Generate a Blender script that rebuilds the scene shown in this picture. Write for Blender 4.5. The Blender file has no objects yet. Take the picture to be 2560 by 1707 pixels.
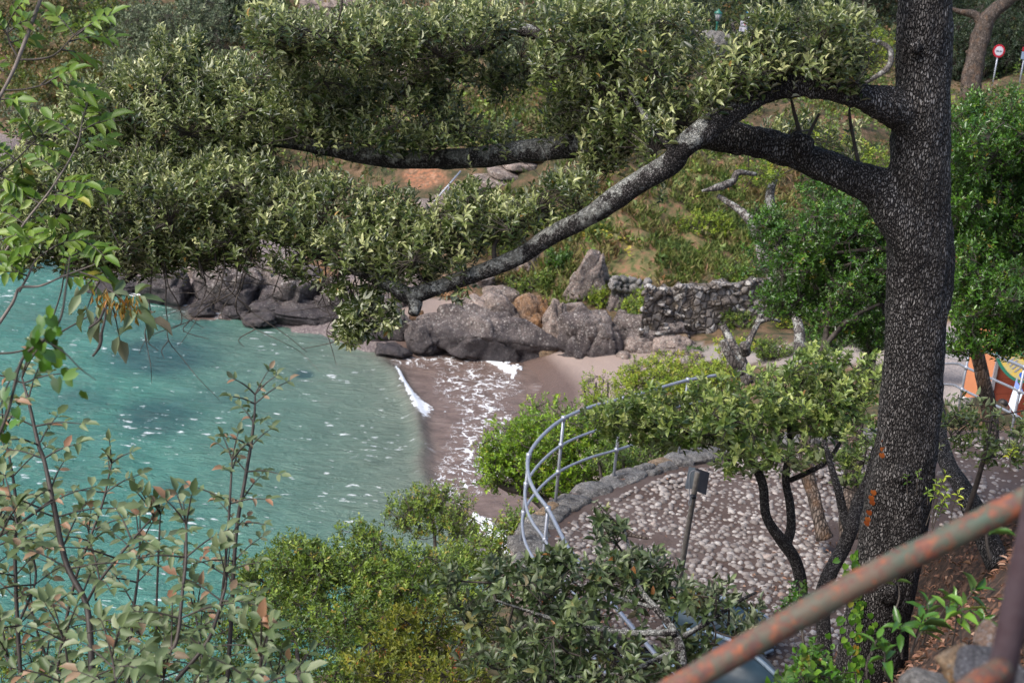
import bpy, bmesh, math
import numpy as np
from mathutils import Vector, Matrix

SC = bpy.context.scene
rng = np.random.default_rng(7)
# ---------------------------------------------------------------- camera
CZ = 12.5                      # metres above the sea
FPX = 3555.0                   # 50 mm lens, in pixels of a 2560 wide picture
TH, ROLL = math.radians(18.0), math.radians(4.9)
_F = np.array([0, math.cos(TH), -math.sin(TH)])
_u0 = np.array([0, math.sin(TH), math.cos(TH)]); _r0 = np.array([1.0, 0, 0])
_R = _r0*math.cos(ROLL) + _u0*math.sin(ROLL)
_U = _u0*math.cos(ROLL) - _r0*math.sin(ROLL)
C0 = np.array([0, 0, CZ])
cam = bpy.data.cameras.new('camera'); camo = bpy.data.objects.new('camera', cam)
SC.collection.objects.link(camo)
camo.matrix_world = Matrix(((_R[0], _U[0], -_F[0], 0), (_R[1], _U[1], -_F[1], 0), (_R[2], _U[2], -_F[2], CZ), (0, 0, 0, 1)))
cam.lens = 50; cam.sensor_width = 36; cam.clip_end = 2000; cam.clip_start = .05
cam.dof.use_dof = True; cam.dof.focus_distance = 9.5; cam.dof.aperture_fstop = 5.0
SC.camera = camo
# ---------------------------------------------------------------- world, sun, exposure
SUN_EL, SUN_AZ = 50.0, -122.0       # azimuth measured from +Y towards +X
w = bpy.data.worlds.new('World'); SC.world = w; w.use_nodes = True
nt = w.node_tree; bg = nt.nodes['Background']
sky = nt.nodes.new('ShaderNodeTexSky'); sky.sky_type = 'NISHITA'; sky.sun_disc = False
sky.sun_elevation = math.radians(SUN_EL); sky.sun_rotation = math.radians(SUN_AZ)
sky.dust_density = 3.0; sky.air_density = 1.0; sky.ozone_density = 1.0
nt.links.new(sky.outputs[0], bg.inputs[0]); bg.inputs[1].default_value = 0.14
sl = bpy.data.lights.new('sun', 'SUN'); sl.energy = 2.2; sl.angle = math.radians(28); sl.color = (1.0, 0.97, 0.92)
so = bpy.data.objects.new('sun', sl); SC.collection.objects.link(so)
_el, _az = math.radians(SUN_EL), math.radians(SUN_AZ)
_sd = Vector((math.sin(_az)*math.cos(_el), math.cos(_az)*math.cos(_el), math.sin(_el)))
so.rotation_euler = _sd.to_track_quat('Z', 'Y').to_euler()
so.location = (-20, 0, 60)
SC.view_settings.view_transform = 'Standard'; SC.view_settings.look = 'None'
SC.view_settings.exposure = 0.76; SC.view_settings.gamma = 1
try:
    SC.cycles.max_bounces = 6; SC.cycles.transparent_max_bounces = 8
    SC.cycles.diffuse_bounces = 3; SC.cycles.glossy_bounces = 2; SC.cycles.transmission_bounces = 3
    SC.cycles.use_denoising = True
except Exception: pass

# ---------------------------------------------------------------- placement helpers (pixel of the photo + distance -> place)
def W(u, v, d):
    u = np.asarray(u, float); v = np.asarray(v, float); d = np.asarray(d, float)
    a = ((u-1280)/FPX)[..., None]; b = (-(v-853.5)/FPX)[..., None]
    return C0 + d[..., None]*(_F + a*_R + b*_U)
def G(u, v, z):
    dr = _F + (u-1280)/FPX*_R - (v-853.5)/FPX*_U
    t = (z-CZ)/dr[2]
    return C0 + t*dr
def depth(p): return float(np.dot(np.asarray(p)-C0, _F))
def proj(P):
    q = P-C0; d = q@_F; d = np.where(np.abs(d) < 1e-3, 1e-3, d)
    return 1280+FPX*(q@_R)/d, 853.5-FPX*(q@_U)/d, d
# ---------------------------------------------------------------- numeric noise
def _h(ix, iy, iz, s):
    n = (ix*374761393 + iy*668265263 + iz*1274126177 + s*974634777) & 0xffffffff
    n = ((n ^ (n >> 13))*1274126177) & 0xffffffff
    return ((n ^ (n >> 16)) & 0xffffff)/float(0xffffff)
def vnoise(P, s=0):
    P = np.asarray(P, float); i = np.floor(P).astype(np.int64); f = P-i; f = f*f*(3-2*f)
    r = 0
    for dx in (0, 1):
        for dy in (0, 1):
            for dz in (0, 1):
                wgt = (f[:, 0] if dx else 1-f[:, 0])*(f[:, 1] if dy else 1-f[:, 1])*(f[:, 2] if dz else 1-f[:, 2])
                r = r + wgt*_h(i[:, 0]+dx, i[:, 1]+dy, i[:, 2]+dz, s)
    return r*2-1
def fbm(P, s=0, o=4, g=.5):
    P = np.asarray(P, float); r = np.zeros(len(P)); a = 1
    for k in range(o): r += a*vnoise(P*(2**k), s+k*17); a *= g
    return r
def unit(a): return a/np.maximum(np.linalg.norm(a, axis=-1, keepdims=True), 1e-9)
# ---------------------------------------------------------------- mesh helpers
class Acc:
    def __init__(s): s.S = {3: [], 4: []}; s.V = []; s.F = {3: [], 4: []}; s.T = []; s.M = {3: [], 4: []}; s.n = 0
    def add(s, V, F, tint=0.5, m=0, sm=True):
        V = np.asarray(V, float).reshape(-1, 3); s.V.append(V)
        s.T.append(np.broadcast_to(np.asarray(tint, float), (len(V),)).copy())
        for f in (F if isinstance(F, (list, tuple)) else [F]):
            f = np.asarray(f, np.int64)
            if f.size: s.F[f.shape[1]].append(f+s.n); s.M[f.shape[1]].append(np.full(len(f), m)); s.S[f.shape[1]].append(np.full(len(f), sm))
        s.n += len(V)
    def build(s, name, mats, parent=None, smooth=True):
        if s.n == 0: return None
        V = np.concatenate(s.V); T = np.concatenate(s.T)
        me = bpy.data.meshes.new(name)
        f3 = np.concatenate(s.F[3]) if s.F[3] else np.zeros((0, 3), int)
        f4 = np.concatenate(s.F[4]) if s.F[4] else np.zeros((0, 4), int)
        mi = np.concatenate(([np.concatenate(s.M[3])] if s.F[3] else [])+([np.concatenate(s.M[4])] if s.F[4] else [])).astype(np.int32)
        org = np.array(parent.location) if parent is not None and parent.type == 'EMPTY' and parent.parent is None else (V.mean(0)*0)
        if parent is None:
            org = np.array([V[:, 0].mean(), V[:, 1].mean(), V[:, 2].min()])
        elif parent.get('_org') is not None: org = np.array(list(parent['_org']))
        me.vertices.add(len(V)); me.vertices.foreach_set('co', (V-org).astype(np.float32).ravel())
        li = np.concatenate([f3.ravel(), f4.ravel()]).astype(np.int32)
        me.loops.add(len(li)); me.loops.foreach_set('vertex_index', li)
        n = len(f3)+len(f4); me.polygons.add(n)
        st = np.concatenate([np.arange(len(f3))*3, len(f3)*3+np.arange(len(f4))*4]).astype(np.int32)
        me.polygons.foreach_set('loop_start', st)
        try: me.polygons.foreach_set('loop_total', np.concatenate([np.full(len(f3), 3), np.full(len(f4), 4)]).astype(np.int32))
        except Exception: pass
        for m in (mats if isinstance(mats, (list, tuple)) else [mats]): me.materials.append(m)
        me.polygons.foreach_set('material_index', mi)
        me.polygons.foreach_set('use_smooth', np.concatenate(s.S[3]+s.S[4]).astype(bool) & bool(smooth))
        at = me.attributes.new('tint', 'FLOAT', 'POINT'); at.data.foreach_set('value', T.astype(np.float32))
        me.update(calc_edges=True); me.validate()
        o = bpy.data.objects.new(name, me); SC.collection.objects.link(o)
        if parent is not None:
            o.parent = parent
        else: o.location = org
        return o
ROOTS = {}
def thing(name, label, cat, loc, group=None):
    o = bpy.data.objects.new(name, None); SC.collection.objects.link(o)
    o.location = [float(x) for x in loc]; o.empty_display_size = .2
    o['label'] = label; o['category'] = cat
    if group: o['group'] = group
    return o
def tag(o, label, cat, group=None):
    o['label'] = label; o['category'] = cat
    if group: o['group'] = group
    return o
def struct(o, kind='structure', label=None, cat=None):
    o['kind'] = kind
    if label: o['label'] = label
    if cat: o['category'] = cat
    return o
def sub(o, root):            # let parts of a part share the root's origin
    o['_org'] = [float(x) for x in root.location]; return o
def catmull(P, n=6):
    P = np.asarray(P, float)
    if len(P) < 3:
        t = np.linspace(0, 1, n+1)[:, None]; return P[0]*(1-t)+P[-1]*t
    Q = np.vstack([2*P[0]-P[1], P, 2*P[-1]-P[-2]]); out = []
    for i in range(1, len(Q)-2):
        t = np.linspace(0, 1, n, endpoint=False)[:, None]
        a, b, c, d = Q[i-1], Q[i], Q[i+1], Q[i+2]
        out.append(.5*((2*b)+(-a+c)*t+(2*a-5*b+4*c-d)*t*t+(-a+3*b-3*c+d)*t**3))
    out.append(P[-1:]); return np.vstack(out)
def tube(acc, P, R, seg=8, n=6, bump=0.0, bs=4.0, cap=True, tint=.5, m=0, seed=0, smooth=True):
    """P: points, R: radii at the points"""
    P = np.asarray(P, float); R = np.broadcast_to(np.asarray(R, float), (len(P),))
    if smooth and n > 1:
        X = catmull(np.hstack([P, R[:, None]]), n)
        C, r = X[:, :3], np.maximum(X[:, 3], 1e-4)
    else: C, r = P, R
    T = np.gradient(C, axis=0); T = unit(T)
    a = np.array([0, 0, 1.0]) if abs(T[0][2]) < .9 else np.array([1.0, 0, 0])
    N = np.zeros_like(C); nn = unit(np.cross(T[0], a))
    for i in range(len(C)):
        nn = nn-np.dot(nn, T[i])*T[i]; nn = nn/max(np.linalg.norm(nn), 1e-9); N[i] = nn
    B = np.cross(T, N)
    an = np.linspace(0, 2*math.pi, seg, endpoint=False)
    V = C[:, None, :]+r[:, None, None]*(np.cos(an)[None, :, None]*N[:, None, :]+np.sin(an)[None, :, None]*B[:, None, :])
    if bump:
        V2 = V.reshape(-1, 3); k = fbm(V2*bs, seed, 4)
        V = (C[:, None, :]+(V-C[:, None, :])*(1+bump*k.reshape(len(C), seg))[..., None])
    m_, V = len(C), V.reshape(-1, 3)
    i = np.arange(m_-1)[:, None]*seg; j = np.arange(seg)[None, :]; j2 = (j+1) % seg
    F = np.stack([i+j, i+j2, i+seg+j2, i+seg+j], -1).reshape(-1, 4)
    Fs = [F]
    if cap:
        V = np.vstack([V, C[0]-T[0]*r[0]*.15, C[-1]+T[-1]*r[-1]*.3])
        b = m_*seg; jj = np.arange(seg)
        Fs.append(np.stack([np.full(seg, b), (jj+1) % seg, jj], -1))
        Fs.append(np.stack([np.full(seg, b+1), (m_-1)*seg+jj, (m_-1)*seg+(jj+1) % seg], -1))
    acc.add(V, Fs, tint, m); return C
def box(acc, c, sx, sy, sz, rz=0, tint=.5, m=0, ax=None, bev=0.0):
    c = np.asarray(c, float)
    if ax is None:
        ax = np.array([[math.cos(rz), math.sin(rz), 0], [-math.sin(rz), math.cos(rz), 0], [0, 0, 1.0]])
    if bev:
        b = bev; V = []
        for x in (-1, 1):
            for y in (-1, 1):
                for z in (-1, 1):
                    for k in range(3):
                        o = np.array([x*sx/2, y*sy/2, z*sz/2]); o -= np.array([x, y, z])*b*(np.arange(3) != k)
                        V.append(o)
        bm = bmesh.new(); [bm.verts.new(v) for v in V]; bmesh.ops.convex_hull(bm, input=bm.verts)
        bmesh.ops.triangulate(bm, faces=bm.faces); bm.verts.ensure_lookup_table(); bm.verts.index_update()
        V = np.array([v.co[:] for v in bm.verts]); F = np.array([[v.index for v in f.verts] for f in bm.faces]); bm.free()
        acc.add(c+V@ax, [F], tint, m, False); return
    V = np.array([[x*sx/2, y*sy/2, z*sz/2] for x in (-1, 1) for y in (-1, 1) for z in (-1, 1)])
    F = np.array([[0, 1, 3, 2], [4, 6, 7, 5], [0, 4, 5, 1], [2, 3, 7, 6], [0, 2, 6, 4], [1, 5, 7, 3]])
    acc.add(c+V@ax, [F], tint, m, False)
def prism(acc, pts, off, tint=.5, m=0):
    """closed flat outline pts (n,3) extruded by the vector off"""
    P = np.asarray(pts, float); n = len(P); V = np.vstack([P, P+off])
    c0, c1 = 2*n, 2*n+1; V = np.vstack([V, P.mean(0), (P+off).mean(0)])
    j = np.arange(n); k = (j+1) % n
    acc.add(V, [np.stack([np.full(n, c0), k, j], -1), np.stack([np.full(n, c1), n+j, n+k], -1), np.stack([j, k, n+k, n+j], -1)], tint, m, False)
_ico = {}
def ico(s):
    if s not in _ico:
        bm = bmesh.new(); bmesh.ops.create_icosphere(bm, subdivisions=s, radius=1)
        _ico[s] = (np.array([v.co[:] for v in bm.verts]), np.array([[v.index for v in f.verts] for f in bm.faces])); bm.free()
    return _ico[s]
def lump(acc, c, s, seed, sub_=3, rz=0.0, planes=9, rough=.10, tilt=(0, 0), tint=.5, m=0, block=0.0, fs=1.6):
    V, F = ico(sub_); V = V.copy(); r = np.random.default_rng(seed)
    if block:
        p = 2+block*4; V = V/(np.abs(V)**p).sum(1, keepdims=True)**(1/p)
    for k in range(planes):
        n = unit(r.normal(size=3)); cc = r.uniform(.55, .92)*(1+.35*block)
        d = V@n; V = V-np.maximum(d-cc, 0)[:, None]*n
    if rough >= .12 and sub_ >= 4:      # fractured blocks: cells pushed in or out, cracks between them
        cs_ = r.normal(size=(26, 3))*np.array([.75, .75, .55]); dd_ = ((V[:, None]-cs_[None])**2).sum(-1)**.5+.10*fbm(V*3.1+seed, seed+5, 3)[:, None]
        so_ = np.sort(dd_, 1); ci = np.argmin(dd_, 1); V = V*(1+r.uniform(-.13, .10, 26)[ci]-.13*np.exp(-((so_[:, 1]-so_[:, 0])/.045)**2))[:, None]
        V[:, 2] += .035*np.sign(np.sin(V[:, 2]*11+2*vnoise(V*1.3, seed)))*(np.abs(V[:, 2]) < .9)
    V = V*(1+rough*fbm(V*fs+seed*3.1, seed, 4 if sub_ > 2 else 2))[:, None]
    V = V*np.asarray(s)/1.0
    ax, ay = tilt
    Rm = np.array(Matrix.Rotation(rz, 3, 'Z') @ Matrix.Rotation(ay, 3, 'Y') @ Matrix.Rotation(ax, 3, 'X'))
    acc.add(V@Rm.T+np.asarray(c), [F], tint, m)
# ---------------------------------------------------------------- materials
def newmat(name):
    m = bpy.data.materials.new(name); m.use_nodes = True
    return m, m.node_tree, m.node_tree.nodes['Principled BSDF']
def N(nt, t, **k):
    n = nt.nodes.new('ShaderNode'+t)
    for a, b in k.items(): setattr(n, a, b)
    return n
def L(nt, a, b): nt.links.new(a, b)
def coords(nt, scale=(1, 1, 1), kind='Object'):
    if kind == 'world':
        g = N(nt, 'NewGeometry'); s = g.outputs['Position']
    else:
        g = N(nt, 'TexCoord'); s = g.outputs[kind]
    m = N(nt, 'Mapping'); m.inputs['Scale'].default_value = scale; L(nt, s, m.inputs[0]); return m.outputs[0]
def noise(nt, co, sc, det=4, rough=.55, dist=0):
    n = N(nt, 'TexNoise'); n.inputs['Scale'].default_value = sc; n.inputs['Detail'].default_value = det
    n.inputs['Roughness'].default_value = rough; n.inputs['Distortion'].default_value = dist
    L(nt, co, n.inputs['Vector']); return n.outputs['Fac']
def voro(nt, co, sc, feat='F1', out='Distance', rnd=1):
    n = N(nt, 'TexVoronoi'); n.feature = feat; n.inputs['Scale'].default_value = sc
    n.inputs['Randomness'].default_value = rnd
    L(nt, co, n.inputs['Vector']); return n.outputs[out]
def ramp(nt, fac, stops, interp='LINEAR'):
    r = N(nt, 'ValToRGB'); r.color_ramp.interpolation = interp; e = r.color_ramp.elements
    while len(e) > 1: e.remove(e[-1])
    e[0].position = stops[0][0]; e[0].color = (*stops[0][1], 1) if len(stops[0][1]) == 3 else stops[0][1]
    for p, c in stops[1:]:
        x = e.new(p); x.color = (*c, 1)
    L(nt, fac, r.inputs[0]); return r.outputs[0]
def fr(nt, fac, a, b):
    r = N(nt, 'MapRange'); r.inputs[1].default_value = a; r.inputs[2].default_value = b; L(nt, fac, r.inputs[0]); return r.outputs[0]
def mix(nt, fac, a, b, mode='MIX'):
    m = N(nt, 'MixRGB'); m.blend_type = mode
    for s, x in ((0, fac), (1, a), (2, b)):
        if hasattr(x, 'node'): L(nt, x, m.inputs[s])
        elif s == 0: m.inputs[0].default_value = x
        else: m.inputs[s].default_value = (*x, 1)
    return m.outputs[0]
def mth(nt, op, a, b=0.0):
    m = N(nt, 'Math'); m.operation = op
    for s, x in ((0, a), (1, b)):
        if hasattr(x, 'node'): L(nt, x, m.inputs[s])
        else: m.inputs[s].default_value = x
    return m.outputs[0]
def attr(nt, name):
    a = N(nt, 'Attribute'); a.attribute_name = name; return a.outputs['Fac']
def bump(nt, b, h, strength=.5, dist=.02, prev=None):
    n = N(nt, 'Bump'); n.inputs['Strength'].default_value = strength; n.inputs['Distance'].default_value = dist
    L(nt, h, n.inputs['Height'])
    if prev is not None: L(nt, prev, n.inputs['Normal'])
    if b is not None: L(nt, n.outputs[0], b.inputs['Normal'])
    return n.outputs[0]
def setc(nt, b, c, rough=.6, spec=.5):
    if hasattr(c, 'node'): L(nt, c, b.inputs['Base Color'])
    else: b.inputs['Base Color'].default_value = (*c, 1)
    if hasattr(rough, 'node'): L(nt, rough, b.inputs['Roughness'])
    else: b.inputs['Roughness'].default_value = rough
    b.inputs['Specular IOR Level'].default_value = spec

def leafmat(name, stops, under, rough=.42, tr=.22, spec=.5):
    m, nt, b = newmat(name); tr = tr*.75
    t = attr(nt, 'tint'); top = ramp(nt, t, stops)
    nz = noise(nt, coords(nt, kind='world'), 30, 2); top = mix(nt, .35, top, ramp(nt, nz, [(.3, (.6,)*3), (.7, (1.0,)*3)]), 'MULTIPLY')
    g = N(nt, 'NewGeometry')
    und = mix(nt, .35, under, top)
    c = mix(nt, g.outputs['Backfacing'], top, und)
    rg = mth(nt, 'ADD', mth(nt, 'MULTIPLY', g.outputs['Backfacing'], .35), rough)
    setc(nt, b, c, rg, spec)
    tl = N(nt, 'BsdfTranslucent'); L(nt, mix(nt, .45, top, (.22, .30, .03)), tl.inputs[0])
    ms = N(nt, 'MixShader'); ms.inputs[0].default_value = tr
    L(nt, b.outputs[0], ms.inputs[1]); L(nt, tl.outputs[0], ms.inputs[2])
    L(nt, ms.outputs[0], nt.nodes['Material Output'].inputs[0]); return m
def bark(name, dark, mid, pale, lichen=.0, cell=55, stretch=.45, bs=.8, warm=None):
    m, nt, b = newmat(name)
    co = coords(nt, (1, 1, stretch), 'world')
    wn = N(nt, 'TexNoise'); wn.inputs['Scale'].default_value = 9; L(nt, co, wn.inputs['Vector'])
    mm = N(nt, 'MixRGB'); mm.inputs[0].default_value = .035; L(nt, co, mm.inputs[1]); L(nt, wn.outputs['Color'], mm.inputs[2]); co2 = mm.outputs[0]
    e = voro(nt, co2, cell, 'DISTANCE_TO_EDGE'); cr = voro(nt, co2, cell, 'F1', 'Color')
    sep = N(nt, 'SeparateColor'); L(nt, cr, sep.inputs[0])
    plate = fr(nt, e, .02, .22)
    c = mix(nt, fr(nt, sep.outputs[0], .35, 1.0), mid, pale)
    c = mix(nt, plate, dark, c)
    big = noise(nt, coords(nt, (1, 1, .6), 'world'), 3.2, 5, .6)
    c = mix(nt, fr(nt, big, .42, .68), c, mix(nt, .75, c, dark))
    if warm is not None: c = mix(nt, fr(nt, noise(nt, coords(nt, kind='world'), 5, 3), .5, .7), c, mix(nt, .5, c, warm))
    sp = noise(nt, coords(nt, kind='world'), 95, 3, .6)
    c = mix(nt, fr(nt, sp, .60, .68), c, pale)
    if lichen:
        gx_ = N(nt, 'NewGeometry'); sx_ = N(nt, 'SeparateXYZ'); L(nt, gx_.outputs['Position'], sx_.inputs[0]); keep = fr(nt, sx_.outputs[0], 1.35, .75)
        ln = noise(nt, coords(nt, kind='world'), 7, 7, .72)
        sepn = N(nt, 'SeparateXYZ'); gg = N(nt, 'NewGeometry'); L(nt, gg.outputs['Normal'], sepn.inputs[0])
        up = mth(nt, 'SUBTRACT', mth(nt, 'MULTIPLY', mth(nt, 'ADD', sepn.outputs[2], .6), .11*lichen), mth(nt, 'MULTIPLY', mth(nt, 'SUBTRACT', 1.0, keep), .25 if name.startswith('lichen') else 0.0))
        c = mix(nt, fr(nt, mth(nt, 'ADD', ln, up), .552, .62), c, mix(nt, fr(nt, noise(nt, coords(nt, kind='world'), 60, 3), .45, .6), (.20, .20, .185), (.44, .44, .41)))
    setc(nt, b, c, .85, .25)
    h = mth(nt, 'ADD', mth(nt, 'MULTIPLY', plate, 1.0), mth(nt, 'MULTIPLY', noise(nt, co, 30, 4), .8))
    bump(nt, b, h, bs, .012); return m
def simple(name, col, rough=.5, metal=0, nscale=0, ncol=None, bumps=0, spec=.5):
    m, nt, b = newmat(name)
    c = col
    if nscale:
        nz = noise(nt, coords(nt, kind='world'), nscale, 5)
        c = mix(nt, fr(nt, nz, .35, .65), col, ncol if ncol else tuple(x*.6 for x in col))
        if bumps: bump(nt, b, nz, bumps, .01)
    setc(nt, b, c, rough, spec); b.inputs['Metallic'].default_value = metal; return m
def rockmat(name, a, b2, speck, spk=.5, sc=1.0, wet=None):
    m, nt, b = newmat(name); co = coords(nt, kind='world')
    n1 = noise(nt, co, 1.1*sc, 6, .65); c = mix(nt, fr(nt, n1, .38, .62), a, b2)
    v = voro(nt, co, 9*sc, 'F1'); cr = N(nt, 'SeparateColor'); L(nt, voro(nt, co, 9*sc, 'F1', 'Color'), cr.inputs[0])
    peb = mth(nt, 'MULTIPLY', mth(nt, 'LESS_THAN', v, .36), mth(nt, 'GREATER_THAN', cr.outputs[0], 1-spk))
    v2 = voro(nt, co, 21*sc, 'F1'); cr2 = N(nt, 'SeparateColor'); L(nt, voro(nt, co, 21*sc, 'F1', 'Color'), cr2.inputs[0])
    peb2 = mth(nt, 'MULTIPLY', mth(nt, 'LESS_THAN', v2, .38), mth(nt, 'GREATER_THAN', cr2.outputs[0], 1-spk*.7))
    c = mix(nt, mth(nt, 'MULTIPLY', peb, .75), c, mix(nt, cr.outputs[1], speck, tuple(x*.5 for x in a)))
    c = mix(nt, mth(nt, 'MULTIPLY', peb2, .75), c, speck)
    st = noise(nt, co, 4*sc, 8, .7); c = mix(nt, fr(nt, st, .34, .52), mix(nt, .78, c, (.018, .015, .018)), c)
    gr_ = noise(nt, co, 26*sc, 6, .8); c = mix(nt, .85, c, ramp(nt, gr_, [(.36, (.25,)*3), (.5, (.85,)*3), (.62, (1.6,)*3)]), 'MULTIPLY')
    ws_ = noise(nt, co, 12*sc, 6, .8); c = mix(nt, mth(nt, 'MULTIPLY', fr(nt, ws_, .58, .64), .6), c, speck)
    rough = .8
    if wet:
        g = N(nt, 'NewGeometry'); s = N(nt, 'SeparateXYZ'); L(nt, g.outputs['Position'], s.inputs[0])
        zz = mth(nt, 'ADD', s.outputs[2], mth(nt, 'MULTIPLY', noise(nt, co, .9, 4), -wet*1.2))
        wf = fr(nt, zz, wet*.55, -wet*.15); c = mix(nt, wf, c, mix(nt, .72, c, (.028, .024, .03)))
        rough = mth(nt, 'SUBTRACT', .8, mth(nt, 'MULTIPLY', wf, .35))
    setc(nt, b, c, rough, .4)
    h = mth(nt, 'ADD', mth(nt, 'ADD', mth(nt, 'MULTIPLY', st, 2.0), mth(nt, 'MULTIPLY', gr_, .5)), mth(nt, 'ADD', mth(nt, 'MULTIPLY', peb, .35), mth(nt, 'MULTIPLY', peb2, .25)))
    bump(nt, b, h, .9, .07); return m

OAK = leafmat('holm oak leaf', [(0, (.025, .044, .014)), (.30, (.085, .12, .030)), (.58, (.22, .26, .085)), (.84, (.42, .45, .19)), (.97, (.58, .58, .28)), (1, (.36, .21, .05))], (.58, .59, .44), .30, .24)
OAKD = leafmat('dark oak leaf', [(0, (.026, .048, .018)), (.5, (.075, .11, .040)), (.95, (.20, .25, .10)), (1, (.26, .11, .03))], (.24, .27, .18), .42, .15)  # darker olive leaf colours for the low oak boughs
OAKY = leafmat('young oak leaf', [(0, (.045, .085, .018)), (.42, (.15, .23, .045)), (.75, (.36, .44, .11)), (.97, (.50, .54, .17)), (1, (.35, .18, .08))], (.38, .42, .24), .38, .25)
LAUR = leafmat('glossy bright leaf', [(0, (.022, .065, .008)), (.5, (.060, .16, .014)), (.9, (.16, .30, .035)), (1, (.25, .14, .02))], (.10, .17, .05), .30, .22, .6)
LIME = leafmat('lime green leaf', [(0, (.08, .15, .012)), (.45, (.24, .34, .022)), (.9, (.46, .53, .05)), (1, (.40, .25, .05))], (.18, .24, .06), .45, .30)
PITT = leafmat('bright shrub leaf', [(0, (.06, .14, .008)), (.45, (.17, .32, .015)), (.9, (.36, .52, .035)), (1, (.40, .30, .05))], (.2, .28, .06), .35, .28, .6)
MYRT = leafmat('small shrub leaf', [(0, (.04, .085, .012)), (.45, (.12, .20, .025)), (.9, (.32, .42, .06)), (1, (.38, .20, .05))], (.2, .25, .09), .40, .25)
YELW = leafmat('yellow green leaf', [(0, (.07, .11, .010)), (.5, (.20, .23, .02)), (.9, (.40, .38, .05)), (.97, (.35, .20, .03)), (1, (.45, .12, .02))], (.20, .22, .06), .45, .3)
YEL = leafmat('yellow vine leaf', [(0, (.22, .26, .03)), (.5, (.42, .38, .04)), (1, (.55, .42, .07))], (.45, .42, .08), .5, .3)
ASH = leafmat('ash leaf', [(0, (.06, .10, .03)), (.6, (.15, .20, .085)), (.86, (.25, .28, .16)), (.90, (.27, .20, .12)), (1, (.36, .18, .10))], (.28, .31, .20), .50, .25)
ASHG = leafmat('fresh ash leaf', [(0, (.06, .13, .012)), (.6, (.12, .22, .02)), (.95, (.25, .34, .05)), (1, (.5, .3, .05))], (.16, .24, .06), .45, .35)
GREY = leafmat('grey green leaf', [(0, (.04, .065, .035)), (.5, (.12, .155, .085)), (1, (.34, .38, .22))], (.18, .21, .14), .6, .15)
PINE = leafmat('dark evergreen leaf', [(0, (.012, .026, .014)), (.5, (.022, .045, .020)), (1, (.06, .09, .035))], (.05, .07, .035), .5, .15)
AUTM = leafmat('autumn scrub leaf', [(0, (.03, .055, .012)), (.35, (.075, .095, .022)), (.6, (.15, .13, .035)), (.8, (.24, .12, .04)), (1, (.30, .18, .11))], (.2, .17, .08), .6, .2)
LITT = leafmat('dry leaf', [(0, (.07, .03, .015)), (.5, (.17, .075, .04)), (.85, (.30, .15, .09)), (1, (.42, .27, .19))], (.26, .15, .09), .6, .1)
REDL = leafmat('red ivy leaf', [(0, (.26, .05, .012)), (1, (.46, .13, .03))], (.4, .1, .03), .5, .25)
GRAS = leafmat('grass blade', [(0, (.05, .10, .02)), (.35, (.12, .18, .03)), (.55, (.24, .25, .06)), (.75, (.36, .28, .12)), (1, (.34, .18, .10))], (.15, .19, .05), .6, .3)

BARK = bark('holm oak bark', (.012, .010, .010), (.105, .094, .090), (.31, .29, .28), 0, 88, .34, 1.3)
BARKL = bark('lichen oak bark', (.010, .008, .008), (.055, .048, .045), (.25, .23, .22), 1.0, 95, .8, 1.0)
BARKT = bark('brown trunk bark', (.02, .015, .012), (.10, .075, .062), (.26, .21, .18), 0, 30, .3, .8, (.16, .09, .05))
BARKG = bark('grey trunk bark', (.03, .026, .024), (.13, .11, .10), (.30, .27, .25), .3, 26, .35, .7)
TWIG = simple('twig bark', (.035, .027, .022), .8, 0, 20, (.075, .06, .05))
TWIGG = simple('pale twig bark', (.13, .105, .09), .8, 0, 20, (.22, .18, .16))
STEMD = simple('ash stem', (.030, .024, .020), .6, 0, 30, (.06, .045, .035))
ROCKP = rockmat('purple conglomerate', (.10, .078, .074), (.24, .195, .175), (.55, .50, .46), .45, 1.0, 1.0)
ROCKL = rockmat('pinkish conglomerate', (.22, .17, .145), (.36, .28, .24), (.60, .54, .48), .4, 1.0, .35)
ROCKO = rockmat('orange rock', (.36, .18, .07), (.30, .21, .16), (.55, .42, .30), .3, 1.3, .3)
ROCKG = rockmat('grey limestone', (.20, .185, .17), (.36, .34, .32), (.55, .53, .50), .3, 2.0)
ROCKW = rockmat('pale wall stone', (.26, .235, .22), (.40, .37, .35), (.62, .60, .57), .35, 2.4)
ROCKT = rockmat('tan stone', (.45, .28, .15), (.55, .40, .26), (.7, .62, .52), .3, 5)

# galvanised steel, rust
def galv():
    m, nt, b = newmat('galvanised steel'); n = noise(nt, coords(nt, kind='world'), 18, 5)
    setc(nt, b, mix(nt, n, (.30, .32, .37), (.46, .48, .54)), .45, .5); b.inputs['Metallic'].default_value = .55
    bump(nt, b, n, .1, .003); return m
GALV = galv()
def rusty(name, paint, p2, thr):
    m, nt, b = newmat(name); co = coords(nt, kind='world')
    n1 = mth(nt, 'ADD', mth(nt, 'MULTIPLY', noise(nt, co, 62, 6, .7, .3), .7), mth(nt, 'MULTIPLY', noise(nt, co, 14, 3), .3)); n2 = noise(nt, co, 60, 4, .6)
    pc = mix(nt, fr(nt, noise(nt, co, 13, 4), .35, .65), paint, p2)
    rc = mix(nt, fr(nt, n2, .42, .66), (.11, .042, .038), (.31, .085, .032))
    f = mth(nt, 'MULTIPLY', fr(nt, n1, thr, thr+.10), .9)
    setc(nt, b, mix(nt, f, pc, rc), .62, .4)
    bump(nt, b, mth(nt, 'SUBTRACT', n2, mth(nt, 'MULTIPLY', f, .5)), .5, .003); return m
RUST = rusty('rusty green paint', (.055, .085, .062), (.12, .085, .06), .47)
RUSTD = rusty('dark rusty paint', (.045, .022, .026), (.075, .055, .065), .60)
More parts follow.
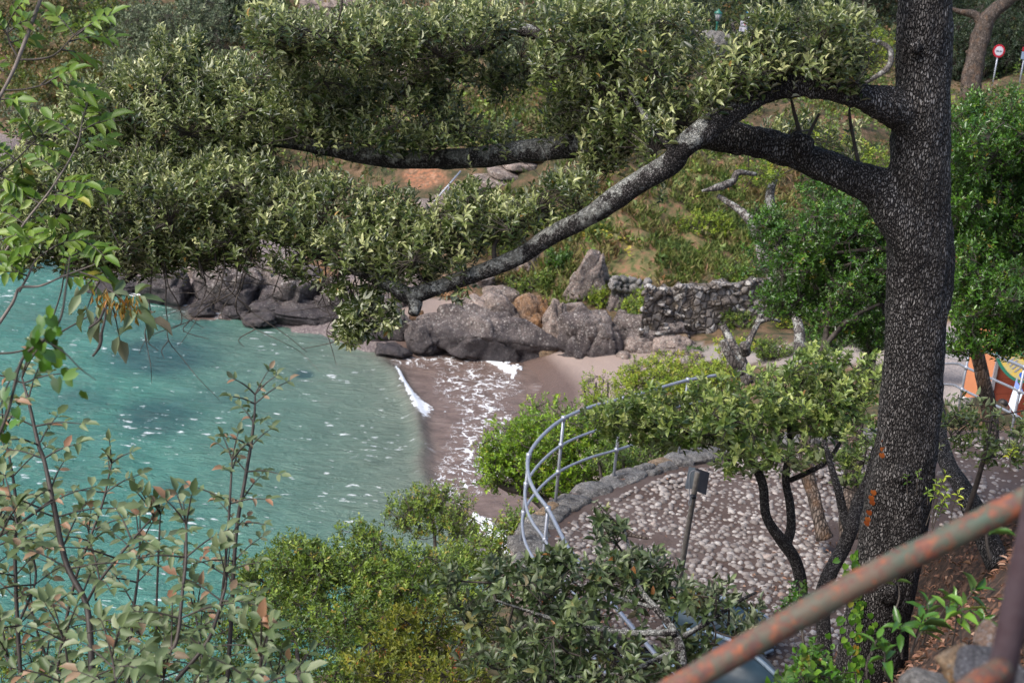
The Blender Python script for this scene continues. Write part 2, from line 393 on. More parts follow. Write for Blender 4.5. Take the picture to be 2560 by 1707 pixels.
# ================================================================ THE SETTING
def inpoly(u, v, poly):
    poly = np.asarray(poly, float); r = np.zeros(np.shape(u), bool); j = len(poly)-1
    for i in range(len(poly)):
        xi, yi = poly[i]; xj, yj = poly[j]
        with np.errstate(divide='ignore', invalid='ignore'):
            c = ((yi > v) != (yj > v)) & (u < (xj-xi)*(v-yi)/(yj-yi+1e-12)+xi)
        r ^= c; j = i
    return r
def blob(u, v, L_):
    r = np.zeros(np.shape(u))
    for (a, b, ra, rb, k) in L_: r = np.maximum(r, k*np.clip(1.6-np.sqrt(((u-a)/ra)**2+((v-b)/rb)**2)*1.6, 0, 1))
    return r
ZT = 5.5
TER_EDGE = [(2560, 1075), (2300, 1080), (2050, 1095), (1860, 1110), (1790, 1130), (1650, 1168), (1528, 1212), (1450, 1243), (1384, 1280), (1335, 1330),
            (1318, 1385), (1345, 1450), (1430, 1540), (1560, 1650), (1700, 1770)]
EDGE = np.array([G(u, v, ZT) for u, v in TER_EDGE])
TERR = np.vstack([EDGE[:, :2], [[1.0, 9.5], [9.0, 9.5]]])
# ---- ground control points
cp = []
def cw(u, v, d): cp.append(tuple(W(u, v, d)))
def cg(u, v, z): cp.append(tuple(G(u, v, z)))
for q in [(0, 0, 10.9), (2, 1, 10.95), (-2, 0, 10.8), (.9, 2.3, 10.75), (0, -4, 11.2), (6, -3, 11.5), (-6, -3, 10.5), (-12, -3, 9), (0, 3, 9.2), (-2, 3.5, 8.6),
          (-6, 3, 7.8), (2.6, 5, 9.2), (1.4, 5, 8.3), (0, 6, 6.6), (-3, 8, 5.4), (0, 9, 5.2), (-8, 9, 3.6), (-3, 14, 2.4), (0, 13, 3.6), (-8, 14, .8), (-14, 10, .5), (-4, 18, .4),
          (0, 18, 1.8), (2.2, 21, 1.4), (-1.5, 22, -.2), (-8, 20, -1.2), (-20, 14, -1.5), (4, 24.5, 1.8), (1, 26, -.3),
          (6, 21, 3.2), (10, 19, 4.9), (3.2, 12, 5.2), (5, 10.5, 5.6), (4.5, 14, 5.3), (7, 14, 5.35), (3, 17, 4.2), (9, 9, 8.5), (14, 8, 10), (12, 14, 7), (20, 10, 11),
          (-14, 30, -2.5), (-6, 34, -1.2), (-22, 40, -3), (-10, 26, -2.5), (-2, 31, -.5), (0, 36, -.45), (-30, 28, -4), (-34, 20, -4), (2.1, 8.5, 5.4), (1.9, 10, 5.2), (2.6, 10.5, 5.4), (2.9, 8.3, 6.7), (2.4, 12, 5.2)]: cp.append(q)
for q in [(2300, 1600, 7.6), (2500, 1350, 8.6), (2560, 1190, 10.4), (2400, 1250, 11.6), (2400, 960, 22.5), (2500, 1100, 20), (2480, 1120, 22), (2390, 850, 33), (2500, 800, 38),
          (2300, 820, 40), (2100, 840, 38), (1900, 870, 37), (1500, 780, 40.5), (1500, 600, 43), (1500, 400, 47), (1500, 200, 52), (1500, 50, 56), (1800, 600, 44), (1800, 720, 41.5), (1800, 400, 50),
          (1900, 250, 61), (2100, 250, 61), (2450, 245, 60), (2450, 350, 52), (2300, 500, 47), (2450, 640, 43), (2450, 180, 66), (1900, 180, 73), (1900, 100, 84), (2450, 100, 80), (2450, 0, 95), (1900, 0, 100), (2530, 940, 33),
          (1150, 620, 43.5), (1150, 420, 48), (1150, 200, 54), (1150, 0, 60), (800, 560, 46), (800, 400, 50), (800, 200, 56), (800, 0, 62), (450, 560, 46), (300, 400, 51), (300, 200, 58), (300, 0, 67),
          (60, 480, 50), (100, 560, 48), (-100, 500, 50), (-300, 450, 52), (-300, 300, 57), (200, 600, 46.5), (0, 400, 53), (0, 200, 61), (0, 0, 71), (1700, -200, 120), (2450, -300, 105), (1280, -300, 80), (600, -300, 92), (0, -300, 95), (1280, -700, 130), (0, -700, 150), (2500, -700, 150), (-600, 100, 75),
          (3200, 0, 90), (3200, 500, 50), (3200, 1000, 22)]: cw(*q)
for q in [(0, 610, -.3), (120, 650, -.3), (-200, 590, -.3), (230, 715, -.2), (900, 862, .05), (1050, 885, .02), (1200, 905, -.16), (1290, 930, -.10), (1340, 990, .0),
          (1240, 1080, -.1), (1200, 1200, -.12), (1400, 900, .35), (1520, 870, .6), (1560, 960, .5), (1450, 1000, .25), (1650, 880, .7), (1600, 860, .75), (1150, 1100, -.3), (1080, 980, -.35)]: cg(*q)
for u_, v_ in ((0, 610), (120, 650), (230, 718), (330, 738), (470, 765), (600, 790), (750, 822), (880, 850)):
    q = G(u_, v_, 0); cp.append((q[0], q[1]-2.2, -1.0)); cp.append((q[0], q[1]+1.6, .55))
for u_, v_, d_ in ((2500, 1010, 25.2), (2480, 960, 27), (2560, 1020, 26), (2600, 960, 29)):
    q = W(u_, v_, d_); cp.append((q[0], q[1], 2.75))
cp = np.array(cp)
def tps_fit(P, z, lam=.02):
    X = P[:, :2]/20; n = len(X); r2 = ((X[:, None]-X[None])**2).sum(-1)
    K = .5*r2*np.log(r2+1e-12); Pm = np.hstack([np.ones((n, 1)), X])
    A = np.block([[K+lam*np.eye(n)*.05, Pm], [Pm.T, np.zeros((3, 3))]])
    s = np.linalg.solve(A, np.concatenate([z, np.zeros(3)])); return X, s
_X, _s = tps_fit(cp, cp[:, 2])
def ground_z(x, y):
    x = np.atleast_1d(np.asarray(x, float)); y = np.atleast_1d(np.asarray(y, float)); out = np.zeros(len(x))
    for a in range(0, len(x), 20000):
        q = np.stack([x[a:a+20000], y[a:a+20000]], -1)/20
        r2 = ((q[:, None]-_X[None])**2).sum(-1); out[a:a+20000] = (.5*r2*np.log(r2+1e-12))@_s[:-3]+_s[-3]+q@_s[-2:]
    return out
def ground_full(x, y):
    z = ground_z(x, y); P = np.stack([x, y, z*0], -1)
    land = np.clip((z-.5)/1.5, 0, 1)
    far = np.clip((y-30)/10, 0, 1)
    z = z+land*(far*(.45*fbm(P*.35, 3, 4)+.16*fbm(P*1.5, 9, 3))+(1-far)*.10*fbm(P*1.3, 5, 4))+.03*fbm(P*2.2, 8, 2)
    rk = np.clip((1.6-z)/1.0, 0, 1)*np.clip((-2.0-x)/2, 0, 1)*(y > 28)*np.clip((z+.6)/.5, 0, 1); z = z+rk*(.35*np.abs(fbm(P*.9, 31, 4)))
    ins = inpoly(x, y, TERR); core = ins & (y < 24)
    low = y > 10.6-.0*x
    z = np.where(core & low & (z < ZT+.6), np.minimum(z, ZT-.25), z)
    return np.clip(z, -5, 40)
nS, nY = 400, 420
ss = np.linspace(-.66, .66, nS); yy = -4+164*(np.linspace(0, 1, nY)**1.9)
SS, YY = np.meshgrid(ss, yy); XX = SS*(YY+9)+0
ZZ = ground_full(XX.ravel(), YY.ravel()); PG = np.stack([XX.ravel(), YY.ravel(), ZZ], -1)
gu, gv, gd = proj(PG)
def gridF(a, b):
    i = np.arange(a-1)[:, None]*b; j = np.arange(b-1)[None]; return np.stack([i+j, i+j+1, i+b+j+1, i+b+j], -1).reshape(-1, 4)
front = (gd > 3)
a_sand = np.clip((.95-ZZ)/.25, 0, 1)*(YY.ravel() > 24)*np.clip((gu-960)/60, 0, 1)
a_rock = np.clip((1.7-ZZ)/.5, 0, 1)*(YY.ravel() > 28)*(1-np.clip((gu-960)/60, 0, 1))
a_soil = .85*blob(gu, gv, [(1060, 440, 90, 50, .9), (1150, 480, 80, 50, .8), (1000, 700, 200, 60, .5), (1530, 735, 50, 40, 1.2), (1590, 710, 60, 40, .8), (30, 370, 120, 60, 1), (1400, 300, 90, 40, .5), (1250, 340, 100, 30, .5), (2130, 290, 60, 30, .6),
                       (1750, 700, 90, 30, .5), (1560, 560, 90, 60, .45), (700, 500, 150, 60, .5)])*(gd > 25)
a_grass = blob(gu, gv, [(1640, 580, 300, 180, 1), (1450, 700, 140, 80, .8), (1250, 560, 150, 80, .7), (1800, 480, 200, 120, .9), (200, 200, 300, 180, .6)])*(gd > 25)
a_path = (inpoly(gu, gv, [(2340, 840), (2440, 850), (2470, 900), (2430, 1000), (2380, 1010), (2300, 1000)]) & (gd > 16) & (gd < 40)).astype(float)
a_path = np.maximum(a_path, (inpoly(gu, gv, [(1560, 835), (1700, 862), (2000, 862), (2350, 800), (2560, 840), (2560, 900), (2000, 920), (1700, 900)]) & (gd > 26)).astype(float)*.8)
a_lit = np.clip((18-gd)/3, 0, 1)*np.clip((ZZ-5.0)/.6, 0, 1)
acc = Acc(); acc.add(PG, gridF(nY, nS))
def ground_mat():
    m, nt, b = newmat('ground'); co = coords(nt, kind='world')
    n1 = noise(nt, co, .8, 6, .65); n2 = noise(nt, co, 5, 6, .65); n3 = noise(nt, co, 22, 4, .6)
    scrub = ramp(nt, noise(nt, co, 2.4, 8, .75), [(.32, (.020, .024, .010)), (.45, (.055, .052, .022)), (.55, (.12, .075, .04)), (.68, (.20, .13, .085))])
    soil = ramp(nt, n2, [(.35, (.20, .10, .06)), (.5, (.34, .14, .07)), (.7, (.38, .24, .16))])
    soil = mix(nt, fr(nt, noise(nt, co, 9, 8, .75), .44, .56), mix(nt, .75, soil, (.06, .05, .03)), soil)
    gr = ramp(nt, noise(nt, co, 3.2, 8, .75), [(.3, (.03, .045, .012)), (.43, (.085, .095, .03)), (.52, (.17, .13, .06)), (.62, (.25, .12, .07)), (.75, (.30, .20, .13))])
    c = scrub
    for nm, col in (('grass', gr), ('soil', soil)):
        c = mix(nt, fr(nt, mth(nt, 'ADD', attr(nt, nm), mth(nt, 'MULTIPLY', mth(nt, 'SUBTRACT', n1, .5), .8)), .35, .6), c, col)
    c = mix(nt, fr(nt, mth(nt, 'ADD', attr(nt, 'rocky'), mth(nt, 'MULTIPLY', mth(nt, 'SUBTRACT', n2, .5), .8)), .35, .6), c, ramp(nt, n3, [(.3, (.05, .04, .042)), (.5, (.14, .11, .11)), (.72, (.34, .30, .27))]))
    lit = ramp(nt, voro(nt, co, 28, 'F1', 'Color'), [(.2, (.03, .018, .013)), (.5, (.085, .045, .03)), (.8, (.16, .09, .06))])
    lit = mix(nt, fr(nt, noise(nt, co, 12, 6, .75), .42, .58), lit, (.030, .019, .014))
    c = mix(nt, attr(nt, 'litter'), c, lit)
    pth = mix(nt, n3, (.27, .235, .22), (.36, .31, .29)); c = mix(nt, attr(nt, 'path'), c, pth)
    sand = mix(nt, n3, (.24, .18, .155), (.33, .26, .225))
    g = N(nt, 'NewGeometry'); s = N(nt, 'SeparateXYZ'); L(nt, g.outputs['Position'], s.inputs[0])
    wet = fr(nt, s.outputs[2], .36, .20); sand = mix(nt, wet, sand, (.13, .09, .076))
    sf = fr(nt, mth(nt, 'ADD', attr(nt, 'sand'), mth(nt, 'MULTIPLY', mth(nt, 'SUBTRACT', n2, .5), .6)), .4, .6)
    c = mix(nt, sf, c, sand)
    setc(nt, b, c, mth(nt, 'SUBTRACT', .9, mth(nt, 'MULTIPLY', mth(nt, 'MULTIPLY', wet, sf), .62)), .4)
    bump(nt, b, mth(nt, 'ADD', n2, mth(nt, 'MULTIPLY', n3, .5)), mth(nt, 'SUBTRACT', .8, mth(nt, 'MULTIPLY', sf, .7)) if False else .6, .06)
    return m
go = acc.build('ground', ground_mat()); struct(go)
for nm, a in (('rocky', a_rock), ('sand', a_sand), ('soil', a_soil), ('grass', a_grass), ('path', a_path), ('litter', a_lit)):
    at = go.data.attributes.new(nm, 'FLOAT', 'POINT'); at.data.foreach_set('value', a.astype(np.float32))
def H(u, v, up=0.0):
    dr = _F + (u-1280)/FPX*_R - (v-853.5)/FPX*_U
    t = np.concatenate([np.arange(3, 30, .15), np.arange(30, 140, .4)]); P = C0+t[:, None]*dr
    g = ground_full(P[:, 0], P[:, 1]); k = np.argmax(P[:, 2] <= g+up)
    if P[k, 2] > g[k]+up: k = len(t)-1
    return P[k]
def gz(x, y): return float(ground_full(np.array([float(x)]), np.array([float(y)]))[0])

# ---- the sea: one displaced sheet, colours by place (turbid turquoise, weed, stirred-up sand), foam where waves break
CREST = np.array([(860, 800), (925, 845), (950, 880), (985, 930), (1010, 975), (1035, 1020), (1050, 1080), (1052, 1150), (1066, 1230), (1100, 1290), (1160, 1340), (1250, 1420)], float)
nA, nB = 520, 460
sa = np.linspace(-.62, .30, nA); yb = 13+57*(np.linspace(0, 1, nB)**1.15)
SA, YB = np.meshgrid(sa, yb); PW = np.stack([(SA*(YB+4)).ravel(), YB.ravel(), np.zeros(nA*nB)], -1)
wu, wv, wd = proj(PW)
uc = np.interp(wv, CREST[:, 1], CREST[:, 0], left=CREST[0, 0]-400, right=CREST[-1, 0]+200)
wob = 10*vnoise(PW*np.array([.9, .9, 1]), 4)
side = wu-uc+wob
w_sand = 1/(1+np.exp(-side/13.0))
w_mid = np.clip((side+680)/620, 0, 1)**1.05*np.clip((wv-760)/80, 0, 1)
dark = blob(wu, wv, [(400, 890, 210, 75, 1), (300, 800, 160, 60, .6), (400, 1040, 170, 80, .8), (560, 1000, 160, 50, .5), (200, 1000, 140, 60, .6), (690, 935, 18, 12, .6), (760, 935, 34, 16, 1.3), (430, 1240, 120, 60, .6), (470, 830, 160, 60, .6), (620, 780, 300, 20, .9), (150, 650, 260, 45, .9), (840, 845, 120, 25, .5)])
def seg_d(u, v, pts):
    pts = np.asarray(pts, float); r = np.full(np.shape(u), 1e9)
    for a, b in zip(pts[:-1], pts[1:]):
        ab = b[:2]-a[:2]; t = np.clip(((u-a[0])*ab[0]+(v-a[1])*ab[1])/(ab@ab), 0, 1)
        d = np.hypot(u-a[0]-t*ab[0], v-a[1]-t*ab[1])/(a[2]+t*(b[2]-a[2])); r = np.minimum(r, d)
    return r
def wedge(pts, soft=1.0): return np.clip(1.5-seg_d(wu, wv, pts)/soft, 0, 1)
foam = np.zeros(len(PW))
for pts in ([(988, 925, 4), (1003, 955, 7), (1025, 990, 10), (1045, 1015, 17), (1060, 1028, 20)], [(1205, 900, 3), (1235, 908, 6), (1262, 920, 10), (1282, 930, 11), (1280, 946, 5)],
            [(925, 850, 7), (950, 865, 8), (985, 872, 5), (1035, 876, 3)], [(1185, 1290, 9), (1215, 1315, 17), (1245, 1345, 22), (1290, 1385, 16)],
            [(320, 735, 3), (370, 742, 6), (420, 745, 4)], [(455, 765, 4), (500, 772, 6), (560, 785, 5), (600, 795, 3)], [(215, 725, 4), (250, 722, 5)],
            [(760, 815, 3), (820, 822, 5), (860, 838, 4)], [(280, 680, 6), (345, 690, 6)]):
    foam = np.maximum(foam, .82*wedge(pts))
lace = blob(wu, wv, [(1165, 960, 90, 55, .75), (1200, 1000, 70, 60, .7), (1225, 1060, 75, 60, .75), (1180, 1120, 70, 90, .95), (1160, 1180, 60, 90, .85), (1235, 1150, 90, 60, .8), (1130, 1200, 60, 60, .7), (1100, 900, 190, 22, .55), (1230, 960, 90, 40, .6),
                     (1070, 890, 140, 18, .5), (880, 850, 80, 20, .5), (600, 790, 100, 14, .5), (400, 748, 110, 14, .7)])*(w_sand*.9+.1)
amp = .035*(1-.7*w_sand)
zz = amp*(vnoise(PW*np.array([1.0, 2.2, 1]), 21)+.6*vnoise(PW*np.array([2.3, 5, 1]), 22))
zz += .16*np.exp(-(side/22.0)**2)*np.clip((wv-880)/60, 0, 1)*np.clip((1300-wv)/200, 0, 1)+.05*foam
PW[:, 2] = zz
acc = Acc(); acc.add(PW, gridF(nB, nA))
def water_mat():
    m, nt, b = newmat('sea water')
    co = coords(nt, (1, 1.0, 1), 'world'); cs = coords(nt, (1, 2.6, 1), 'world')
    big = noise(nt, coords(nt, (1, .5, 1), 'world'), .30, 7, .68)
    deep = ramp(nt, big, [(.3, (.042, .130, .108)), (.5, (.060, .185, .150)), (.7, (.085, .225, .180))])
    mid = ramp(nt, big, [(.3, (.105, .150, .120)), (.7, (.155, .195, .155))])
    c = mix(nt, attr(nt, 'mid'), deep, mid)
    dk = fr(nt, mth(nt, 'ADD', attr(nt, 'weed'), mth(nt, 'MULTIPLY', mth(nt, 'SUBTRACT', noise(nt, co, .9, 5, .6), .5), .7)), .22, .95)
    c = mix(nt, mth(nt, 'MULTIPLY', dk, .80), c, (.018, .060, .070))
    sn = noise(nt, co, 2.2, 6, .65); sc = ramp(nt, sn, [(.35, (.12, .085, .072)), (.55, (.17, .122, .104)), (.7, (.22, .165, .14))])
    c = mix(nt, attr(nt, 'sand'), c, sc)
    # foam: solid where waves break, lacy threads behind them
    wn = N(nt, 'TexNoise'); wn.inputs['Scale'].default_value = 2.4; wn.inputs['Detail'].default_value = 3; L(nt, co, wn.inputs['Vector'])
    mm = N(nt, 'MixRGB'); mm.inputs[0].default_value = .25; L(nt, co, mm.inputs[1]); L(nt, wn.outputs['Color'], mm.inputs[2])
    e = voro(nt, mm.outputs[0], 4.2, 'DISTANCE_TO_EDGE'); e2 = voro(nt, mm.outputs[0], 8, 'DISTANCE_TO_EDGE')
    lc = attr(nt, 'lace'); brk = noise(nt, co, 3.5, 5, .7)
    l1 = mth(nt, 'LESS_THAN', e, mth(nt, 'MULTIPLY', mth(nt, 'MULTIPLY', lc, .13), fr(nt, brk, .47, .62)))
    l2 = mth(nt, 'MULTIPLY', mth(nt, 'LESS_THAN', e2, mth(nt, 'MULTIPLY', lc, .05)), mth(nt, 'GREATER_THAN', brk, .52))
    so_ = fr(nt, mth(nt, 'ADD', attr(nt, 'foam'), mth(nt, 'MULTIPLY', mth(nt, 'SUBTRACT', noise(nt, co, 5, 6, .75), .5), 2.2)), .50, .60)
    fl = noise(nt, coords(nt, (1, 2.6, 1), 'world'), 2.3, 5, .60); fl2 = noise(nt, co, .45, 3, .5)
    sky_glint = fr(nt, mth(nt, 'ADD', fl, mth(nt, 'MULTIPLY', mth(nt, 'SUBTRACT', fl2, .5), .34)), .650, .685)  # not foam: sky glints on the ripples, painted as white flecks
    sky_glint = mth(nt, 'MULTIPLY', sky_glint, mth(nt, 'SUBTRACT', .85, mth(nt, 'MULTIPLY', attr(nt, 'sand'), .7)))
    f = mth(nt, 'MAXIMUM', mth(nt, 'MAXIMUM', mth(nt, 'MULTIPLY', mth(nt, 'MAXIMUM', l1, l2), .8), so_), mth(nt, 'MULTIPLY', sky_glint, .8))
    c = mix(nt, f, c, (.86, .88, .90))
    setc(nt, b, c, mth(nt, 'ADD', .06, mth(nt, 'MULTIPLY', f, .6)), .5); b.inputs['IOR'].default_value = 1.33
    w1 = noise(nt, cs, 1.5, 6, .62, .8); w2 = noise(nt, cs, 6.5, 4, .6, .2)
    h = mth(nt, 'ADD', w1, mth(nt, 'MULTIPLY', w2, .38))
    h = mth(nt, 'MULTIPLY', h, mth(nt, 'SUBTRACT', 1.0, mth(nt, 'MULTIPLY', attr(nt, 'sand'), .75)))
    bump(nt, b, h, 1.0, .15); return m
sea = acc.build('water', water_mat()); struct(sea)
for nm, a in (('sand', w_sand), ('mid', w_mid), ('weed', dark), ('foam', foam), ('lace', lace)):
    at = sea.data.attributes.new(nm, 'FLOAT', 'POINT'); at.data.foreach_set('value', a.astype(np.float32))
# breaker crests: heaped foam
FOAM = simple('sea foam', (.84, .86, .88), .7, 0, 30, (.72, .75, .78), .8)
acc = Acc(); r = np.random.default_rng(3)
for pts in ([(990, 930, 5), (1003, 955, 7), (1022, 985, 9), (1042, 1012, 15), (1058, 1027, 16)], [(1230, 905, 5), (1252, 910, 11), (1275, 915, 15), (1290, 915, 9)], [(1188, 1292, 7), (1215, 1315, 14), (1245, 1345, 16), (1285, 1380, 12)]):
    X = catmull([(*G(a, b, .03), c) for a, b, c in pts], 9)
    for q in X:
        for k in range(12 if q[3] != 0 and pts[0][0] != 1230 else 5):
            s = q[3]*.009*r.uniform(.10, .38); o = r.normal(size=3)*np.array([1, 1, .10])*q[3]*.0085
            lump(acc, q[:3]+o-np.array([0, 0, .02]), (s*1.4, s*1.1, s*.5), int(r.integers(1e6)), 2, planes=0, rough=.6, fs=2.5)
fo = acc.build('foam', FOAM); struct(fo, 'stuff', 'white foam of the small breaking waves', 'foam')

# ---- cobbled terrace
def terrace():
    a = Acc(); E2 = np.vstack([TERR]); n = len(E2)
    # top sheet as fan grid clipped by scaling to the centroid
    cen = np.array([5.5, 14.0]); K = 26; V = []
    for k in range(K+1):
        t = k/K
        for p in E2: V.append([*(cen*(1-t)+p*t), ZT])
    V = np.array(V); V[:, 2] += .03*fbm(V*np.array([1.0, 1, 0]), 2, 3)
    F = []
    for k in range(K):
        for j in range(n):
            j2 = (j+1) % n; F.append([k*n+j, (k+1)*n+j, (k+1)*n+j2, k*n+j2])
    a.add(V, np.array(F))
    m, nt, b = newmat('terrace mortar'); co = coords(nt, kind='world')
    n1 = noise(nt, co, 1.2, 5, .6); n2 = noise(nt, co, 25, 5, .65)
    c = mix(nt, n2, (.065, .048, .043), (.135, .10, .09)); c = mix(nt, fr(nt, n1, .4, .65), c, mix(nt, n2, (.045, .028, .024), (.10, .068, .056)))
    setc(nt, b, c, .9, .3); bump(nt, b, n2, .6, .015)
    m2, nt, b = newmat('cobble stone'); co = coords(nt, kind='world')
    t = attr(nt, 'tint'); n2 = noise(nt, co, 60, 4, .6)
    c = ramp(nt, t, [(0, (.11, .09, .082)), (.3, (.17, .145, .135)), (.7, (.28, .25, .235)), (.93, (.43, .40, .38)), (1, (.32, .21, .16))])
    c = mix(nt, fr(nt, n2, .35, .6), mix(nt, .3, c, (.10, .07, .06)), c)
    setc(nt, b, c, .55, .4); bump(nt, b, n2, .3, .004)
    # the stones
    r = np.random.default_rng(11); sp = .086
    xs, ys = np.meshgrid(np.arange(-.5, 10.5, sp), np.arange(9.5, 24, sp*.86)); xs = xs+(np.arange(xs.shape[0]) % 2)[:, None]*sp/2
    P = np.stack([xs.ravel(), ys.ravel()], -1)+r.normal(size=(xs.size, 2))*.021
    P3 = np.stack([P[:, 0], P[:, 1], np.full(len(P), ZT)], -1)
    u, v, d = proj(P3); ok = inpoly(P[:, 0], P[:, 1], TERR) & (u > 1200) & ((u < 2250) | (v < 1110) | (rng.random(len(P)) < .45)) & (v < 1760)
    # keep off the kerb and off the bare patches
    ed = np.full(len(P), 9.0)
    for p, q in zip(EDGE[:-1, :2], EDGE[1:, :2]):
        ab = q-p; tt = np.clip(((P-p)@ab)/(ab@ab), 0, 1)[:, None]; ed = np.minimum(ed, np.linalg.norm(P-p-tt*ab, axis=1))
    bare = blob(u, v, [(1640, 1352, 110, 24, .9), (2120, 1340, 70, 60, 1.3), (2080, 1420, 40, 40, .9), (1600, 1350, 60, 20, .5)])
    ok &= (ed > .27) & (r.random(len(P)) > np.clip(bare*1.3-.5, 0, .95)) & (r.random(len(P)) > .04)
    P, u, v, ed, bare = P[ok], u[ok], v[ok], ed[ok], bare[ok]; n = len(P)
    nz = vnoise(np.stack([P[:, 0]*.7, P[:, 1]*.7, P[:, 0]*0], -1), 5)
    s = .030*(1+.22*nz+.22*r.normal(size=n)).clip(.5, 1.5)*(1-.35*np.clip(bare, 0, 1))
    la, lo = 4, 8; ph = np.linspace(.06, math.pi/2, la)
    T = [[0, 0, 1.0]]+[[math.sin(p)*math.cos(q), math.sin(p)*math.sin(q), math.cos(p)] for p in ph[1:] for q in np.linspace(0, 2*math.pi, lo, endpoint=False)]
    T = np.array(T); F3 = np.array([[0, 1+j, 1+(j+1) % lo] for j in range(lo)]); F4 = np.array([[1+k*lo+j, 1+(k+1)*lo+j, 1+(k+1)*lo+(j+1) % lo, 1+k*lo+(j+1) % lo] for k in range(la-2) for j in range(lo)])
    asp = r.uniform(1.0, 1.5, n); an = r.normal(size=n)*.5+.1; hh = s*r.uniform(.65, .95, n)
    Q = T[None]*np.stack([s*asp, s, hh], -1)[:, None]; Q *= (1+.10*r.normal(size=(n, len(T), 1))*(np.arange(len(T)) > 0)[None, :, None])
    ca, sa_ = np.cos(an)[:, None], np.sin(an)[:, None]
    X = Q[..., 0]*ca-Q[..., 1]*sa_; Y = Q[..., 0]*sa_+Q[..., 1]*ca
    zb = ZT+.03*fbm(np.stack([P[:, 0], P[:, 1], P[:, 0]*0], -1), 2, 3)
    Vs = np.stack([X+P[:, :1], Y+P[:, 1:], Q[..., 2]+zb[:, None]-.003-.016*np.clip(bare, 0, 1)[:, None]], -1).reshape(-1, 3)
    off = (np.arange(n)*len(T))[:, None, None]
    a.add(Vs, [(F3[None]+off).reshape(-1, 3), (F4[None]+off).reshape(-1, 4)], np.repeat(np.clip(r.beta(2.2, 1.8, n), 0, 1), len(T)), 1)
    print('cobbles', n)
    return a.build('cobbled_terrace', [m, m2])
struct(terrace())
# stone kerb along the terrace edge, on its retaining wall
def kerb():
    root = thing('stone_wall', 'low kerb of irregular grey and tan stones along the seaward edge of the cobbled terrace, above its retaining wall', 'stone wall', (*EDGE[8][:2], 2.0))
    a = Acc(); C = catmull(EDGE[1:], 8); r = np.random.default_rng(5)
    dist = np.concatenate([[0], np.cumsum(np.linalg.norm(np.diff(C, axis=0), axis=1))]); s = 0
    while s < dist[-1]:
        ln = r.uniform(.20, .46); p = np.array([np.interp(s+ln/2, dist, C[:, k]) for k in range(3)]); p2 = np.array([np.interp(s+ln, dist, C[:, k]) for k in range(3)])
        d = p2-p; an = math.atan2(d[1], d[0]); nrm = np.array([-math.sin(an), math.cos(an), 0])
        k = r.integers(1, 3)
        for q in range(k):
            wd = .30/k; off = (q-(k-1)/2)*wd
            lump(a, p-nrm*(off+.12)*-1*0+nrm*off*1.0+np.array([0, 0, -.03+r.uniform(-.012, .02)])+0*nrm, (ln*.60, wd*.66, .09), int(r.integers(1e6)), 3, an+r.normal()*.12, 7, .10, tint=.5, m=int(r.random() < .07), block=1.0, fs=2.6)
        s += ln
    for sgn in (0,):
        Tg = unit(np.gradient(C, axis=0)); nr = np.stack([-Tg[:, 1], Tg[:, 0], Tg[:, 2]*0], -1); rows = []
        for o_, z_ in ((-.19, -.35), (-.17, .0), (0, .025), (.17, .0), (.19, -.35)): rows.append(C+nr*o_+np.array([0, 0, z_])+.02*vnoise(C*9+o_*7, 3)[:, None])
        a.add(np.array(rows).reshape(-1, 3), gridF(5, n := len(C)), .5, 2)
    a.build('coping', [ROCKG, ROCKT, ROCKL], root)
    b = Acc(); n = len(C); mid = C-0
    rows = []
    for k in range(9):
        z = ZT-.06-k*.55; q = mid.copy(); q[:, 2] = z; dirn = unit(np.array([[-math.sin(0), 1, 0]])); rows.append(q)
    Vv = np.array(rows).reshape(-1, 3); Vv[:, :2] += .10*np.stack([fbm(Vv*1.7, 3, 3), fbm(Vv*1.7, 7, 3)], -1); Vv[:, :2] += (Vv[:, :2]-np.array([5.5, 14]))*.0
    b.add(Vv, gridF(9, n)); b.build('retaining_wall', ROCKG, root)
kerb()

